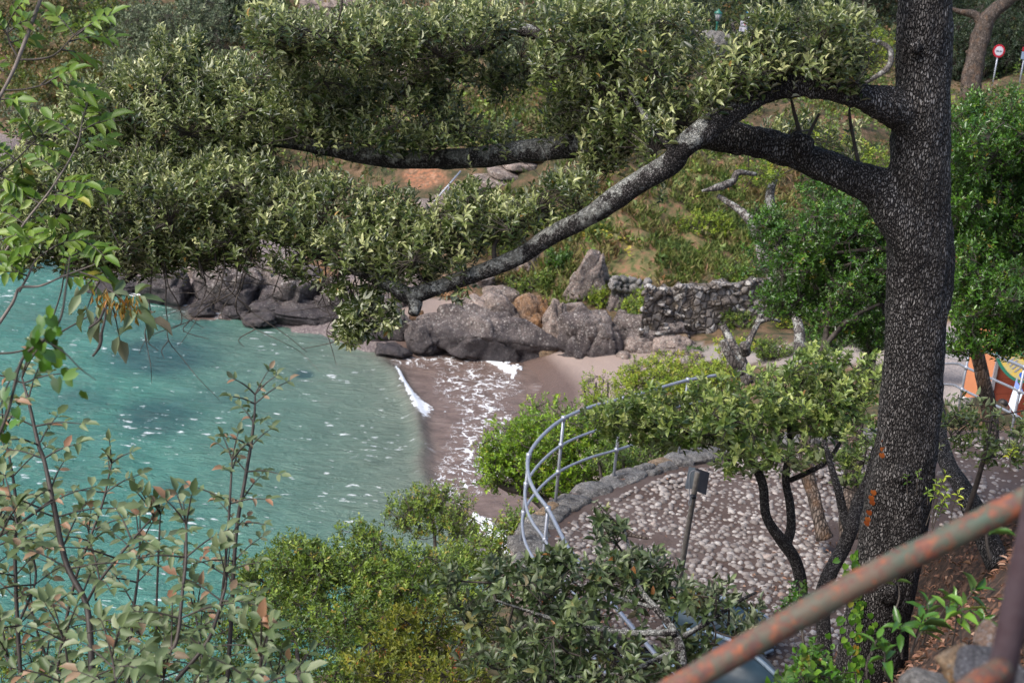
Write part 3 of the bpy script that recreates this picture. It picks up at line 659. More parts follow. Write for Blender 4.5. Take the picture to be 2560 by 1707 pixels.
# ---- rocks of the far shore: placed by their foot on the ground or at the waterline
def rock(u, vb, wpx, hpx, mat, label, zb=None, dd=.8, rz=0.0, tilt=(0, 0), seed=1, block=.4, planes=9, rough=.09, cat='rock', name='boulder', sub_=5, sink=.45, group=None, rots=0):
    block = min(1.0, block*1.25); planes = 24 if sub_ > 3 else planes; rough = .13 if sub_ > 3 else rough
    b = G(u, vb, zb) if (zb is not None and zb < .2) else H(u, vb); d = depth(b); sx = wpx*d/FPX/2; hz = hpx*d/FPX/.95; dy = sx*dd
    c = b+np.array([0, dy*.7, hz*(.5-sink*.5)]); a = Acc()
    lump(a, c, (sx*1.15, dy*1.15, hz*.5*(1+sink)*1.12), seed, sub_, rz, planes, rough, tilt, .5, 0, block)
    o = a.build(name, mat); tag(o, label, cat, group); return o
G1 = 'boulders along the rocky shore'
RK = [
 (1190, 895, 330, 118, ROCKP, 'long dark purple slab of rock sloping down to the foam at the cove', .05, .35, -.10, (0, .10), 11, .5),
 (1068, 885, 95, 75, ROCKP, 'dark wet knob of rock at the seaward end of the long dark slab', .05, .8, 0, (0, 0), 12, .3),
 (1236, 838, 165, 92, ROCKL, 'pinkish ledge of rock above the long dark slab', .9, .6, -.2, (0, .25), 13, .6),
 (1328, 845, 78, 92, ROCKO, 'orange stained upright rock beside the red earth gully', .6, .8, .1, (0, 0), 14, .7),
 (1390, 858, 62, 92, ROCKL, 'narrow upright rock between the orange rock and the square boulder', .45, .9, 0, (0, 0), 15, .7),
 (1475, 890, 145, 108, ROCKP, 'large square boulder standing on the sand at the back of the beach', .35, .8, .15, (0, -.05), 16, .9),
 (1440, 818, 70, 50, ROCKL, 'small pale rock behind the large square boulder', 1.2, .8, .3, (0, 0), 17, .5),
 (1462, 750, 100, 105, ROCKL, 'tilted grey slab jutting out above the red earth gully', 1.9, .6, .5, (.2, .5), 18, .7),
 (1540, 786, 66, 74, ROCKP, 'rounded brown boulder under the vines above the square boulder', 1.2, .9, 0, (0, 0), 19, .1),
 (1622, 862, 150, 62, ROCKP, 'long low grey rock at the foot of the dry stone wall', .75, .5, .1, (0, 0), 20, .6),
 (1590, 892, 110, 42, ROCKL, 'crumbling pale ledge at the top of the sand', .6, .6, -.1, (0, .1), 21, .3),
 (1690, 890, 120, 36, ROCKL, 'low pale ledge beside the yellow green shrubs', .65, .6, .1, (0, -.05), 22, .3),
 (1040, 838, 46, 62, ROCKO, 'orange brown rock seen just under the broken branch stub', .3, .9, 0, (0, 0), 23, .3),
 (735, 812, 255, 62, ROCKP, 'low dark shelf of rock at the waterline below the big purple boulder', .05, .45, -.12, (0, .05), 24, .4),
 (716, 772, 178, 104, ROCKP, 'biggest purple grey boulder on the shore across the water', .5, .8, -.25, (.1, .2), 25, .5),
 (572, 768, 190, 108, ROCKP, 'broad speckled rock left of the biggest purple boulder', .3, .7, -.1, (0, .12), 26, .5),
 (410, 757, 160, 84, ROCKP, 'speckled rock with white foam washing its foot', .1, .6, -.1, (0, .1), 27, .4),
 (584, 797, 80, 34, ROCKP, 'small brown rock awash in front of the speckled shore rocks', .0, .8, 0, (0, 0), 28, .2),
 (584, 668, 150, 66, ROCKO, 'orange pink rock face behind the speckled shore rocks', 1.6, .6, -.2, (0, .1), 29, .6),
 (836, 790, 100, 80, ROCKP, 'dark rock with a notch beside the biggest purple boulder', .3, .8, .2, (0, -.1), 30, .5),
 (930, 850, 180, 105, ROCKP, 'purple rock behind the hanging oak twigs', .15, .6, -.1, (0, .1), 31, .5),
 (960, 770, 150, 60, ROCKL, 'pinkish flat rock above the purple rock behind the hanging twigs', 1.2, .7, 0, (0, 0), 32, .6),
 (276, 742, 120, 46, ROCKP, 'reddish rock awash at the seaward end of the shore', -.1, .7, 0, (0, 0), 33, .2),
 (60, 640, 130, 50, ROCKG, 'far grey rock rising from the open water', -.1, .8, .1, (0, 0), 34, .3),
 (1120, 760, 110, 60, ROCKO, 'tan rock under the forked oak limb', 1.3, .8, 0, (0, 0), 35, .5),
 (1310, 690, 90, 60, ROCKL, 'weathered rock at the top of the bank above the upright rocks', 2.4, .8, 0, (0, 0), 36, .4),
 (800, 700, 160, 70, ROCKO, 'brown earthy rock behind the biggest purple boulder', 1.5, .7, 0, (0, 0), 37, .4),
 (760, 935, 44, 20, ROCKP, 'brown rock showing just under the clear turquoise water', -.28, .8, 0, (0, 0), 38, .1),
]
for q in RK:
    u, vb, wp, hp, mt, lb, zb, dd, rz, tl, sd, bl = q
    rock(u, vb, wp, hp, mt, lb, zb, dd, rz, tl, sd, bl, group=G1)
r8 = np.random.default_rng(18)
WH = ['jagged', 'blocky', 'sloping', 'cracked', 'rough', 'angular', 'worn']
for i, (u, v, wp, hp, mt, lb) in enumerate([(500, 790, 70, 30, ROCKP, 'small dark rock awash between the two broad speckled rocks'), (650, 812, 80, 30, ROCKP, 'small wet rock at the tip of the low dark shelf'), (880, 800, 90, 60, ROCKL, 'pale blocky rock right of the notched dark rock'), (665, 720, 70, 50, ROCKL, 'pale wedge of rock on top of the gap beside the biggest purple boulder'),
                         (500, 700, 110, 50, ROCKL, 'pale rough rock behind the broad speckled rock'), (400, 705, 90, 40, ROCKP, 'dark rough rock farther back along the shore'), (1150, 830, 90, 50, ROCKL, 'pinkish worn rock between the dark knob and the pinkish ledge'), (1270, 905, 70, 26, ROCKP, 'low dark rock under the tumbled steps'),
                         (1240, 770, 110, 46, ROCKL, 'straw covered rock at the foot of the green bank'), (1420, 905, 60, 20, ROCKP, 'dark stone awash at the foot of the large square boulder'), (1190, 720, 90, 36, ROCKL, 'pale rock peeping through the weeds above the pinkish ledge'), (1660, 850, 70, 30, ROCKL, 'small pale boulder leaning on the dry stone wall'),
                         (300, 760, 70, 26, ROCKP, 'small rock with foam near the reddish rock'), (1340, 800, 50, 40, ROCKL, 'rock wedged above the orange upright rock'), (1570, 830, 60, 40, ROCKP, 'dark block below the trailing bush'), (980, 890, 80, 24, ROCKP, 'low wet rock at the seaward foot of the dark knob')]):
    rock(u, v, wp, hp, mt, lb, .05 if v > 785 and u < 1100 else None, r8.uniform(.6, .9), r8.uniform(-.4, .4), (r8.uniform(-.1, .1), r8.uniform(-.2, .2)), 130+i, .5, group=G1, sub_=4)
rngs = np.random.default_rng(8)
for i, (u, v, wp, hp, lb) in enumerate([(1298, 845, 34, 16, 'flat stone block highest in the tumbled steps beside the dark slab'), (1318, 858, 40, 20, 'square stone block second from the top of the tumbled steps'), (1340, 872, 32, 14, 'thin stone block in the middle of the tumbled steps'),
                              (1368, 895, 46, 24, 'pale square block lowest in the tumbled steps at the edge of the sand'), (1392, 865, 26, 16, 'small grey stone between the tumbled steps and the square boulder'), (1556, 900, 30, 16, 'small stone lying on the sand near the pale ledge'),
                              (1700, 862, 34, 24, 'roundish pale stone at the foot of the dry stone wall'), (1740, 900, 30, 20, 'small round stone beside the yellow green shrubs')]):
    rock(u, v, wp, hp, ROCKL if i % 3 else ROCKT, lb, .35+.0*i, .9, rngs.uniform(-.5, .5), (0, 0), 60+i, .9, 4, .05, 'stone', 'stone_block', 3, .3, 'loose stones at the back of the beach')
# ---- dry stone wall and the steps up the bank
def stonewall(pts, h, name, label, mats, sz=(.10, .30), thick=.28, seed=3, group=None):
    a = Acc(); r = np.random.default_rng(seed); C = catmull(np.array(pts), 8)
    dist = np.concatenate([[0], np.cumsum(np.linalg.norm(np.diff(C, axis=0), axis=1))]); z = 0
    while z < h:
        rh = r.uniform(.09, .15); s = r.uniform(-.2, 0)
        while s < dist[-1]:
            ln = r.uniform(*sz); p = np.array([np.interp(s+ln/2, dist, C[:, k]) for k in range(3)]); p2 = np.array([np.interp(min(s+ln, dist[-1]), dist, C[:, k]) for k in range(3)])
            d = p2-p; an = math.atan2(d[1], d[0]) if np.linalg.norm(d) > 1e-4 else 0
            lump(a, p+np.array([0, z*.18+r.uniform(-.03, .03), z+rh/2+r.uniform(-.02, .02)]), (ln*.54, thick*r.uniform(.45, .60), rh*r.uniform(.52, .75)), int(r.integers(1e6)), 2, an+r.normal()*.25, 9, .12, (r.normal()*.2, r.normal()*.25), .5, int(r.integers(len(mats))), .6); s += ln
        z += rh
    rows = [C+np.array([0, .10+zz_*.12, zz_]) for zz_ in np.linspace(-.2, h-.05, 6)]; Vb = np.array(rows).reshape(-1, 3); Vb[:, 1] -= .07*np.abs(fbm(Vb*4, 5, 3)); a.add(Vb, gridF(6, len(C)), .5, 0)
    o = a.build(name, mats); tag(o, label, 'stone wall', group); return o
def rubble_wall():
    m, nt, b = newmat('rubble masonry'); co = coords(nt, kind='world')
    wn = N(nt, 'TexNoise'); wn.inputs['Scale'].default_value = 5; L(nt, co, wn.inputs['Vector']); mm = N(nt, 'MixRGB'); mm.inputs[0].default_value = .10; L(nt, co, mm.inputs[1]); L(nt, wn.outputs['Color'], mm.inputs[2])
    e = voro(nt, mm.outputs[0], 5.2, 'DISTANCE_TO_EDGE'); cc = N(nt, 'SeparateColor'); L(nt, voro(nt, mm.outputs[0], 5.2, 'F1', 'Color'), cc.inputs[0]); n2 = noise(nt, co, 22, 6, .8); n3 = noise(nt, co, 1.3, 5, .7)
    c = ramp(nt, cc.outputs[0], [(0, (.12, .10, .09)), (.4, (.24, .21, .19)), (.75, (.38, .35, .33)), (1, (.58, .55, .52))]); c = mix(nt, .8, c, ramp(nt, n2, [(.36, (.4,)*3), (.62, (1.25,)*3)]), 'MULTIPLY')
    c = mix(nt, fr(nt, e, .01, .09), (.045, .036, .03), c); c = mix(nt, fr(nt, n3, .50, .66), c, mix(nt, n2, (.07, .06, .04), (.20, .15, .11)))
    setc(nt, b, c, .9, .2); bump(nt, b, mth(nt, 'ADD', fr(nt, e, 0, .2), mth(nt, 'MULTIPLY', n2, .5)), 1.0, .07)
    base = catmull(np.array([G(1600, 850, .95), G(1700, 868, .7), G(1850, 864, .7), G(2010, 850, .8), G(2180, 840, .9)]), 26); n = len(base); t = np.linspace(0, 1, n)
    top = 1.55+.22*fbm(np.stack([t*9, t*0, t*0], -1), 4, 3)-.35*np.clip(1-t*8, 0, 1); rows = []
    for k in range(15): f = k/14; rows.append(base+np.stack([t*0, f*.30+0*t, -.3+(top+.3)*f], -1))
    for q in (.12, .35, .6): rows.append(base+np.stack([t*0, .30+q+0*t, top+.03+0*t], -1))
    V = np.array(rows).reshape(-1, 3); V[:, 1] += .11*fbm(V*2.2, 12, 4)+.05*fbm(V*7, 13, 2); V[:, 2] += .04*fbm(V*5, 14, 2); a = Acc(); a.add(V, gridF(18, n))
    r = np.random.default_rng(4)
    for k in range(0, n, 2):
        if r.random() < .75: lump(a, base[k]+np.array([0, .28+r.uniform(0, .15), top[k]+.02]), (r.uniform(.09, .2), .13, r.uniform(.05, .11)), int(r.integers(1e6)), 3, r.normal()*.5, 9, .10, block=.6)
    for k in range(70):
        i_ = r.integers(0, n); f = r.uniform(.05, .95); lump(a, base[i_]+np.array([r.normal()*.05, f*.30, top[i_]*f]), (r.uniform(.06, .16), .09, r.uniform(.04, .09)), int(r.integers(1e6)), 3, r.normal()*.5, 9, .10, block=.6)
    tag(a.build('dry_stone_wall', m), 'long dry stone wall of grey rubble holding the grassy bank above the beach', 'stone wall')
rubble_wall()
stonewall([W(1530, 722, 40.4), W(1560, 728, 40.6), W(1620, 735, 40.6)], .35, 'dry_stone_wall', 'short run of loose rubble over the rounded brown boulder', [ROCKG, ROCKW], seed=6)
def steps():
    root = thing('stone_steps', 'worn stone steps with a thin handrail climbing the red bank behind the oak limbs', 'steps', W(1250, 470, 47))
    a = Acc(); P0, P1 = W(1085, 520, 45.2), W(1480, 385, 48.3); r = np.random.default_rng(2); n = 15
    for i in range(n):
        t = i/(n-1); p = P0*(1-t)+P1*t; g = gz(p[0], p[1]); p[2] = max(g+.10, p[2])
        a = Acc(); lump(a, p, (.55, .75, .13), 300+i, 3, .25+r.normal()*.06, 4, .05, (0, 0), .5, 0, 1.0); a.build('step', ROCKL, root)
    for q in ([W(1085, 505, 45), W(1152, 428, 45.4)], [W(1278, 405, 46.4), W(1345, 385, 46.8)]): b = Acc(); tube(b, q, .028, 6, 1); b.build('handrail', GALV, root)
    for (u, v, d) in ((1122, 462, 45.2), (1276, 408, 46.4), (1340, 388, 46.8)):
        p = W(u, v, d); b = Acc(); tube(b, [p, p-np.array([0, 0, .8])], .028, 6, 1); b.build('post', GALV, root)
steps()
# ================================================================ PLANTS
LT = {  # leaf outlines: (along, side, lift); faces
 'oval': (np.array([[0, 0, 0], [.32, -.5, .16], [.32, 0, 0], [.32, .5, .16], [.70, -.40, .10], [.70, 0, -.05], [.70, .40, .10], [1, 0, -.16]]),
          [np.array([[0, 2, 1], [0, 3, 2], [4, 5, 7], [5, 6, 7]]), np.array([[1, 2, 5, 4], [2, 3, 6, 5]])]),
 'rh': (np.array([[0, 0, 0], [.5, -.5, .12], [1, 0, -.08], [.5, .5, .12]]), [np.array([[0, 3, 2], [0, 2, 1]])]),
 'heart': (np.array([[.05, 0, 0], [-.12, -.3, .05], [.25, -.5, .1], [.65, -.36, .06], [1, 0, -.1], [.65, .36, .06], [.25, .5, .1], [-.12, .3, .05], [.4, 0, 0]]),
           [np.array([[8, 1, 0], [8, 2, 1], [8, 3, 2], [8, 4, 3], [8, 5, 4], [8, 6, 5], [8, 7, 6], [8, 0, 7]])]),
}
def leaves(acc, P, D, Nn, Ln, Wd, tint, kind='oval', m=0):
    T, F = LT[kind]; n = len(P)
    if n == 0: return
    D = unit(D); S = unit(np.cross(D, Nn)); Nn = np.cross(S, D)
    Ln = np.broadcast_to(Ln, (n,)); Wd = np.broadcast_to(Wd, (n,))
    curl = rng.uniform(.4, 1.7, n)
    V = P[:, None]+T[None, :, 0:1]*(D*Ln[:, None])[:, None]+T[None, :, 1:2]*(S*Wd[:, None])[:, None]+T[None, :, 2:3]*(Nn*(Ln*.9*curl)[:, None])[:, None]
    # winding so that the face normal is +Nn
    off = (np.arange(n)*len(T))[:, None, None]; Fs = []
    a, b, c = T[F[0][0]]; sgn = np.cross(b-a, c-a)[2]
    for f in F:
        g = f[:, ::-1] if False else f
        Fs.append((g[None]+off).reshape(-1, f.shape[1]))
    acc.add(V.reshape(-1, 3), Fs, np.repeat(np.broadcast_to(tint, (n,)), len(T)), m)
def shoots(acc, P, D, k, Ln, Wd, tmean=.45, tsd=.22, span=.11, kind='oval', spread=(1.25, .45), tips=0.0, droop=0.0, young=.0):
    """k leaves set spirally round each shoot; P = shoot tips, D = shoot directions"""
    n = len(P); D = unit(D); a = np.where(np.abs(D[:, 2:3]) < .9, np.array([[0, 0, 1.0]]), np.array([[1.0, 0, 0]]))
    A = unit(np.cross(D, a)); B = np.cross(D, A); tm = np.clip(tmean+tsd*rng.normal(size=n), 0, .95); ssc = rng.uniform(.68, 1.22, n)
    az0 = rng.uniform(0, 6.28, n)
    for i in range(k):
        t = (i+.5)/k+rng.normal(size=n)*.05; az = az0+i*2.4+rng.normal(size=n)*.25
        R = np.cos(az)[:, None]*A+np.sin(az)[:, None]*B
        ang = spread[0]*(1-t)+spread[1]*t+rng.normal(size=n)*.18
        dd = D*np.cos(ang)[:, None]+R*np.sin(ang)[:, None]; dd[:, 2] -= droop
        nn = D-(D*dd).sum(1, keepdims=True)*dd+rng.normal(size=(n, 3))*.25
        ln = Ln*ssc*rng.uniform(.72, 1.15, n)*(1-.25*t)
        ti = np.where(rng.random(n) < tips, 1.0, np.clip(tm+rng.normal(size=n)*.10+young*(t-.5), 0, .965))
        leaves(acc, P-D*((1-t)*span)[:, None], dd, nn, ln, Wd*ln/Ln, ti, kind)
def sample_blobs(blobs):
    Ps, Ds, Cs = [], [], []
    for (u, v, ru, rv, d, rd, n) in blobs:
        X = rng.normal(size=(n, 3)); X = unit(X)*(rng.random((n, 1))**.42)
        X *= 1+.25*vnoise(X*2.3+u*.01, int(v) % 97)[:, None]
        P = W(u+X[:, 0]*ru, v+X[:, 1]*rv, d+X[:, 2]*rd); Ps.append(P)
        c = W(u, v+.3*rv, d); Ds.append(unit(P-c)); Cs.append(np.broadcast_to(c, P.shape))
    return np.vstack(Ps), np.vstack(Ds)
def connect(acc, skel, P, frac=.12, r0=.010, rs=.0028, lift=.0, maxn=420):
    """grow twigs: nodes reach back to the limbs, every shoot hangs on a node"""
    n = len(P); m = int(min(max(4, n*frac), maxn)); idx = rng.choice(n, m, replace=False)
    Nd = P[idx]+rng.normal(size=(m, 3))*.03; sk = np.asarray(skel)
    d2 = ((Nd[:, None]-sk[None])**2).sum(-1).min(1); order = np.argsort(d2); pool = [tuple(x) for x in sk]; pa = np.array(sk); par = {}
    depthn = np.zeros(m); tgt = np.zeros((m, 3))
    for o in order:
        q = ((pa-Nd[o])**2).sum(-1); j = int(np.argmin(q)); tgt[o] = pa[j]; pa = np.vstack([pa, Nd[o]])
        mid = (Nd[o]*.5+pa[j]*.5)+rng.normal(size=3)*.07*math.sqrt(q[j])+np.array([0, 0, lift*math.sqrt(q[j])]); pa = np.vstack([pa, mid])
        rr = r0*min(1.6, .55+.6*math.sqrt(q[j])); tube(acc, [tgt[o], mid, Nd[o]], [rr, rr*.8, rr*.55], 4, 3, cap=False)
    q = ((P[:, None]-Nd[None])**2).sum(-1) if n*m < 4e6 else None
    j = np.argmin(q, 1) if q is not None else np.array([int(np.argmin(((p-Nd)**2).sum(-1))) for p in P])
    # all shoot stems as three-sided prisms at once
    A = Nd[j]; Bp = P; dv = Bp-A; ln = np.linalg.norm(dv, axis=1); ok = ln > 1e-3; A, Bp, dv = A[ok], Bp[ok], unit(dv[ok]); k = len(A)
    a = np.where(np.abs(dv[:, 2:3]) < .9, np.array([[0, 0, 1.0]]), np.array([[1.0, 0, 0]])); U1 = unit(np.cross(dv, a)); U2 = np.cross(dv, U1)
    M = (A+Bp)/2+rng.normal(size=(k, 3))*.10*ln[ok][:, None]
    V = np.zeros((k, 9, 3))
    for s, (C_, f) in enumerate(((A, 1.3), (M, 1.0), (Bp, .6))):
        for t in range(3):
            an = t*2.094; V[:, s*3+t] = C_+rs*f*(math.cos(an)*U1+math.sin(an)*U2)
    F = np.array([[s*3+t, s*3+(t+1) % 3, s*3+3+(t+1) % 3, s*3+3+t] for s in range(2) for t in range(3)])
    acc.add(V.reshape(-1, 3), (F[None]+(np.arange(k)*9)[:, None, None]).reshape(-1, 4))
def limb(root, name, mat, pts, wpx, seg=14, n=8, bump_=.10, bs=5.0, seed=1, ext=None):
    """pts: (u, v, d); wpx: widths in photo pixels"""
    P = np.array([W(u, v, d) for u, v, d in pts]); R = np.array([w_*p[2]/FPX/2 for w_, p in zip(wpx, pts)])
    a = Acc(); C = tube(a, P, R, seg, n, bump_, bs, seed=seed); a.build(name, mat, root); return C
def plant(name, label, cat, foot, blobs, stems, leaf, leafmat_, k=8, Ln=.06, Wd=.026, kind='oval', barkm=None, updir=.9, outdir=.7, rnd=.5, frac=.12, r0=.010, group=None, tm=.45, ts=.22, span=.10,
          spread=(1.25, .45), tips=.004, droop=0, young=.15, stemname='stem', crownname='foliage', rs=.0028, twigs=True, maxn=420):
    root = thing(name, label, cat, foot, group); sk = []
    bm_ = barkm or TWIG
    for i, (pts, wd) in enumerate(stems):
        C = limb(root, stemname, bm_, pts, wd, 8 if max(wd) < 30 else 12, 6, .10, 6, seed=i+3); sk.append(C)
    if not sk: sk = [np.array([foot, foot+np.array([0, 0, .15])])]
    P, O = sample_blobs(blobs); dm = blobs[0][4]
    if dm < 30 and len(P) > 60:
        k_ = fbm(P*np.array([2.6, 2.6, 3.2])*(14/max(dm, 7))**.5, 51, 3) > -.47; P, O = P[k_], O[k_]
    D = unit(np.array([0, 0, updir])+O*outdir+rng.normal(size=P.shape)*rnd)
    if twigs:
        t = Acc(); connect(t, np.vstack(sk), P-D*span*.8, frac, r0, rs, maxn=maxn); t.build('twigs', TWIG if bm_ is not BARKG else TWIGG, root)
    a = Acc(); shoots(a, P, D, k, Ln, Wd, tm, ts, span, kind, spread, tips, droop, young); a.build(crownname, leafmat_, root)
    return root

# ---------------------------------------------------------------- the big holm oak
oak = thing('holm_oak_tree', 'biggest holm oak, thick fissured dark trunk, two long limbs reaching over the cove', 'tree', W(2170, 1760, 9.9))
tp = [(2345, -260, 7.7), (2322, -60, 7.9), (2313, 60, 8.0), (2309, 160, 8.1), (2305, 260, 8.15), (2300, 360, 8.25), (2297, 450, 8.3), (2296, 560, 8.4), (2296, 680, 8.5), (2290, 800, 8.6), (2283, 920, 8.7), (2273, 1040, 8.8), (2262, 1150, 8.9), (2243, 1280, 9.05), (2215, 1420, 9.2), (2195, 1540, 9.35), (2182, 1640, 9.5), (2165, 1760, 9.7), (2155, 1900, 10.0)]
tw = [120, 126, 131, 134, 140, 146, 150, 158, 162, 156, 152, 153, 155, 160, 162, 160, 168, 190, 220]
l1 = [(2300, 330, 8.2), (2262, 285, 8.12), (2178, 250, 8.0), (2083, 226, 7.95), (1987, 216, 7.9), (1914, 233, 7.85), (1853, 268, 7.8), (1796, 302, 7.8), (1738, 344, 7.8), (1700, 375, 7.85), (1677, 405, 7.9), (1577, 470, 8.0), (1481, 536, 8.15), (1386, 584, 8.3), (1309, 634, 8.4), (1233, 669, 8.5), (1137, 703, 8.6), (1080, 722, 8.65), (1030, 742, 8.7)]
w1 = [100, 98, 74, 58, 56, 54, 54, 56, 60, 62, 60, 56, 50, 47, 45, 43, 40, 40, 48]
C1 = limb(oak, 'limb', BARKL, l1[6:], [x*1.0 for x in w1[6:]], 22, 8, .13, 6, 4)
l2 = [(2296, 640, 8.4), (2258, 535, 8.36), (2197, 470, 8.35), (2140, 446, 8.35), (2083, 424, 8.35), (1987, 386, 8.4), (1891, 356, 8.4), (1815, 342, 8.45), (1740, 338, 8.5), (1650, 342, 8.6), (1560, 352, 8.65), (1443, 364, 8.8), (1386, 368, 8.85), (1309, 379, 8.95), (1194, 394, 9.1), (1080, 398, 9.25), (965, 397, 9.4), (850, 378, 9.6), (738, 361, 9.8), (600, 350, 10), (480, 330, 10.3)]
w2 = [120, 140, 105, 92, 86, 82, 80, 78, 74, 68, 64, 62, 60, 58, 54, 51, 47, 40, 28, 16, 8]
C2 = limb(oak, 'limb', BARKL, l2[8:], w2[8:], 22, 8, .12, 6, 5)
def fused_trunk():
    a = Acc()
    for pts, wd, sg, cut, bp_ in ((tp, tw, 40, len(tp), .05), (l1, w1, 26, 9, .10), (l2, w2, 26, 11, .10)):
        P = np.array([W(*p) for p in pts[:cut]]); R = np.array([w_*p[2]/FPX/2 for w_, p in zip(wd[:cut], pts[:cut])])
        if pts is not tp: R[-2:] *= .985; P = np.vstack([P[0]+(P[0]-P[1])*.0+np.array([0, .06, -.10]), P]); R = np.concatenate([[R[0]*.7], R])
        tube(a, P, R, sg, 10, bp_, 3.2 if pts is tp else 6, seed={19: 2}.get(len(pts), 4 if pts is l1 else 5))
    for (u, v, dd, s) in ((2262, 760, 8.45, .05), (2330, 1010, 8.65, .04), (2250, 1180, 8.7, .05), (2290, 120, 7.9, .035), (2215, 1480, 9.0, .07), (2100, 214, 7.9, .03), (1990, 352, 8.3, .05), (2010, 366, 8.3, .06), (2140, 225, 7.95, .05)): lump(a, W(u, v, dd), (s, s*.8, s*1.2), int(u), 3, planes=2, rough=.25)
    o = a.build('t', BARK); bpy.context.view_layer.objects.active = o
    m = o.modifiers.new('r', 'REMESH'); m.mode = 'VOXEL'; m.voxel_size = .013; m2 = o.modifiers.new('s', 'SMOOTH'); m2.iterations = 7; m2.factor = .6
    ev = o.evaluated_get(bpy.context.evaluated_depsgraph_get()); me = ev.to_mesh(); V = np.zeros(len(me.vertices)*3); me.vertices.foreach_get('co', V); V = V.reshape(-1, 3)+np.array(o.location)
    Nn_ = np.zeros(len(V)*3); me.vertices.foreach_get('normal', Nn_); Nn_ = Nn_.reshape(-1, 3); F = np.zeros(len(me.loops), np.int32); me.loops.foreach_get('vertex_index', F); F4 = F.reshape(-1, 4)
    bpy.data.objects.remove(o); V = V+Nn_*(.010*fbm(V*np.array([9, 9, 2.6]), 8, 4)+.006*fbm(V*np.array([26, 26, 9]), 9, 2))[:, None]
    b = Acc(); b.add(V, F4); b.build('trunk', BARK, oak); print('trunk faces', len(F4))
fused_trunk()
l3 = [(1040, 745, 8.7), (1010, 733, 8.75), (984, 715, 8.8), (907, 680, 8.95), (850, 662, 9.0), (796, 632, 9.1), (689, 594, 9.3), (574, 583, 9.5), (459, 620, 9.6), (380, 655, 9.7), (300, 716, 9.75), (232, 812, 9.8)]
w3 = [46, 44, 38, 32, 30, 28, 24, 21, 18, 15, 13, 11]
C3 = limb(oak, 'limb', BARKL, l3, w3, 14, 8, .14, 7, 6)
C3b = limb(oak, 'branch_stub', BARKL, [(1034, 730, 8.7), (1038, 765, 8.68), (1034, 786, 8.66)], [46, 36, 30], 12, 5, .2, 9, 7)
SK = [C1, C2[::2], C3]
for pts, wd in (([(1560, 352, 8.65), (1552, 300, 8.7), (1545, 230, 8.75), (1540, 160, 8.8), (1500, 105, 8.8), (1430, 92, 8.8), (1351, 86, 8.8), (1290, 72, 8.85), (1210, 66, 8.9), (1150, 92, 9.0), (1090, 130, 9.1), (1010, 150, 9.2), (900, 170, 9.3)], [50, 48, 46, 42, 36, 34, 34, 32, 30, 26, 22, 16, 10]),
                ([(1290, 74, 8.85), (1250, 98, 8.9), (1213, 122, 8.95), (1137, 155, 9.0), (1060, 186, 9.1), (1010, 220, 9.2), (975, 260, 9.3)], [26, 26, 26, 22, 18, 14, 10]),
                ([(689, 594, 9.3), (620, 520, 9.5), (560, 470, 9.6), (480, 420, 9.8), (380, 380, 10)], [22, 16, 14, 11, 8]),
                ([(2305, -80, 7.9), (2180, -90, 7.7), (2020, -60, 7.6), (1900, -40, 7.5), (1760, -60, 7.5), (1600, -80, 7.6), (1350, -60, 7.8), (1100, -50, 8.0), (850, -60, 8.3)], [90, 70, 60, 50, 42, 34, 26, 18, 10]),
                ([(2150, 240, 8.0), (2146, 190, 8.0), (2160, 120, 8.0), (2155, 40, 8.0), (2170, -40, 8.0)], [18, 12, 10, 8, 6]),
                ([(2003, 362, 8.4), (1998, 330, 8.35), (1985, 280, 8.3), (1978, 250, 8.3)], [16, 12, 9, 6]), ([(2010, 365, 8.4), (2030, 320, 8.4), (2048, 285, 8.4)], [12, 8, 6]),
                ([(2150, 425, 8.4), (2140, 380, 8.4), (2125, 300, 8.4), (2124, 262, 8.4)], [11, 9, 7, 5]),
                ([(1700, 390, 7.85), (1640, 330, 7.9), (1600, 270, 8.0), (1560, 200, 8.1)], [26, 18, 14, 10]),
                ([(1853, 262, 7.8), (1845, 200, 7.8), (1850, 130, 7.85), (1830, 60, 7.9)], [24, 16, 12, 8]),
                ([(1240, 668, 8.5), (1235, 620, 8.5), (1255, 570, 8.5), (1240, 520, 8.6)], [14, 11, 9, 7]),
                ([(740, 361, 9.8), (640, 300, 9.9), (560, 240, 10), (480, 200, 10.2)], [22, 18, 14, 9]),
                ([(500, 305, 10), (505, 270, 10.1), (540, 235, 10.1), (555, 190, 10.2)], [16, 12, 9, 6])):
    SK.append(limb(oak, 'branch', BARKL if max(wd) > 20 else TWIG, pts, wd, 10, 7, .14, 7, len(SK)+9))
skel = np.vstack(SK)
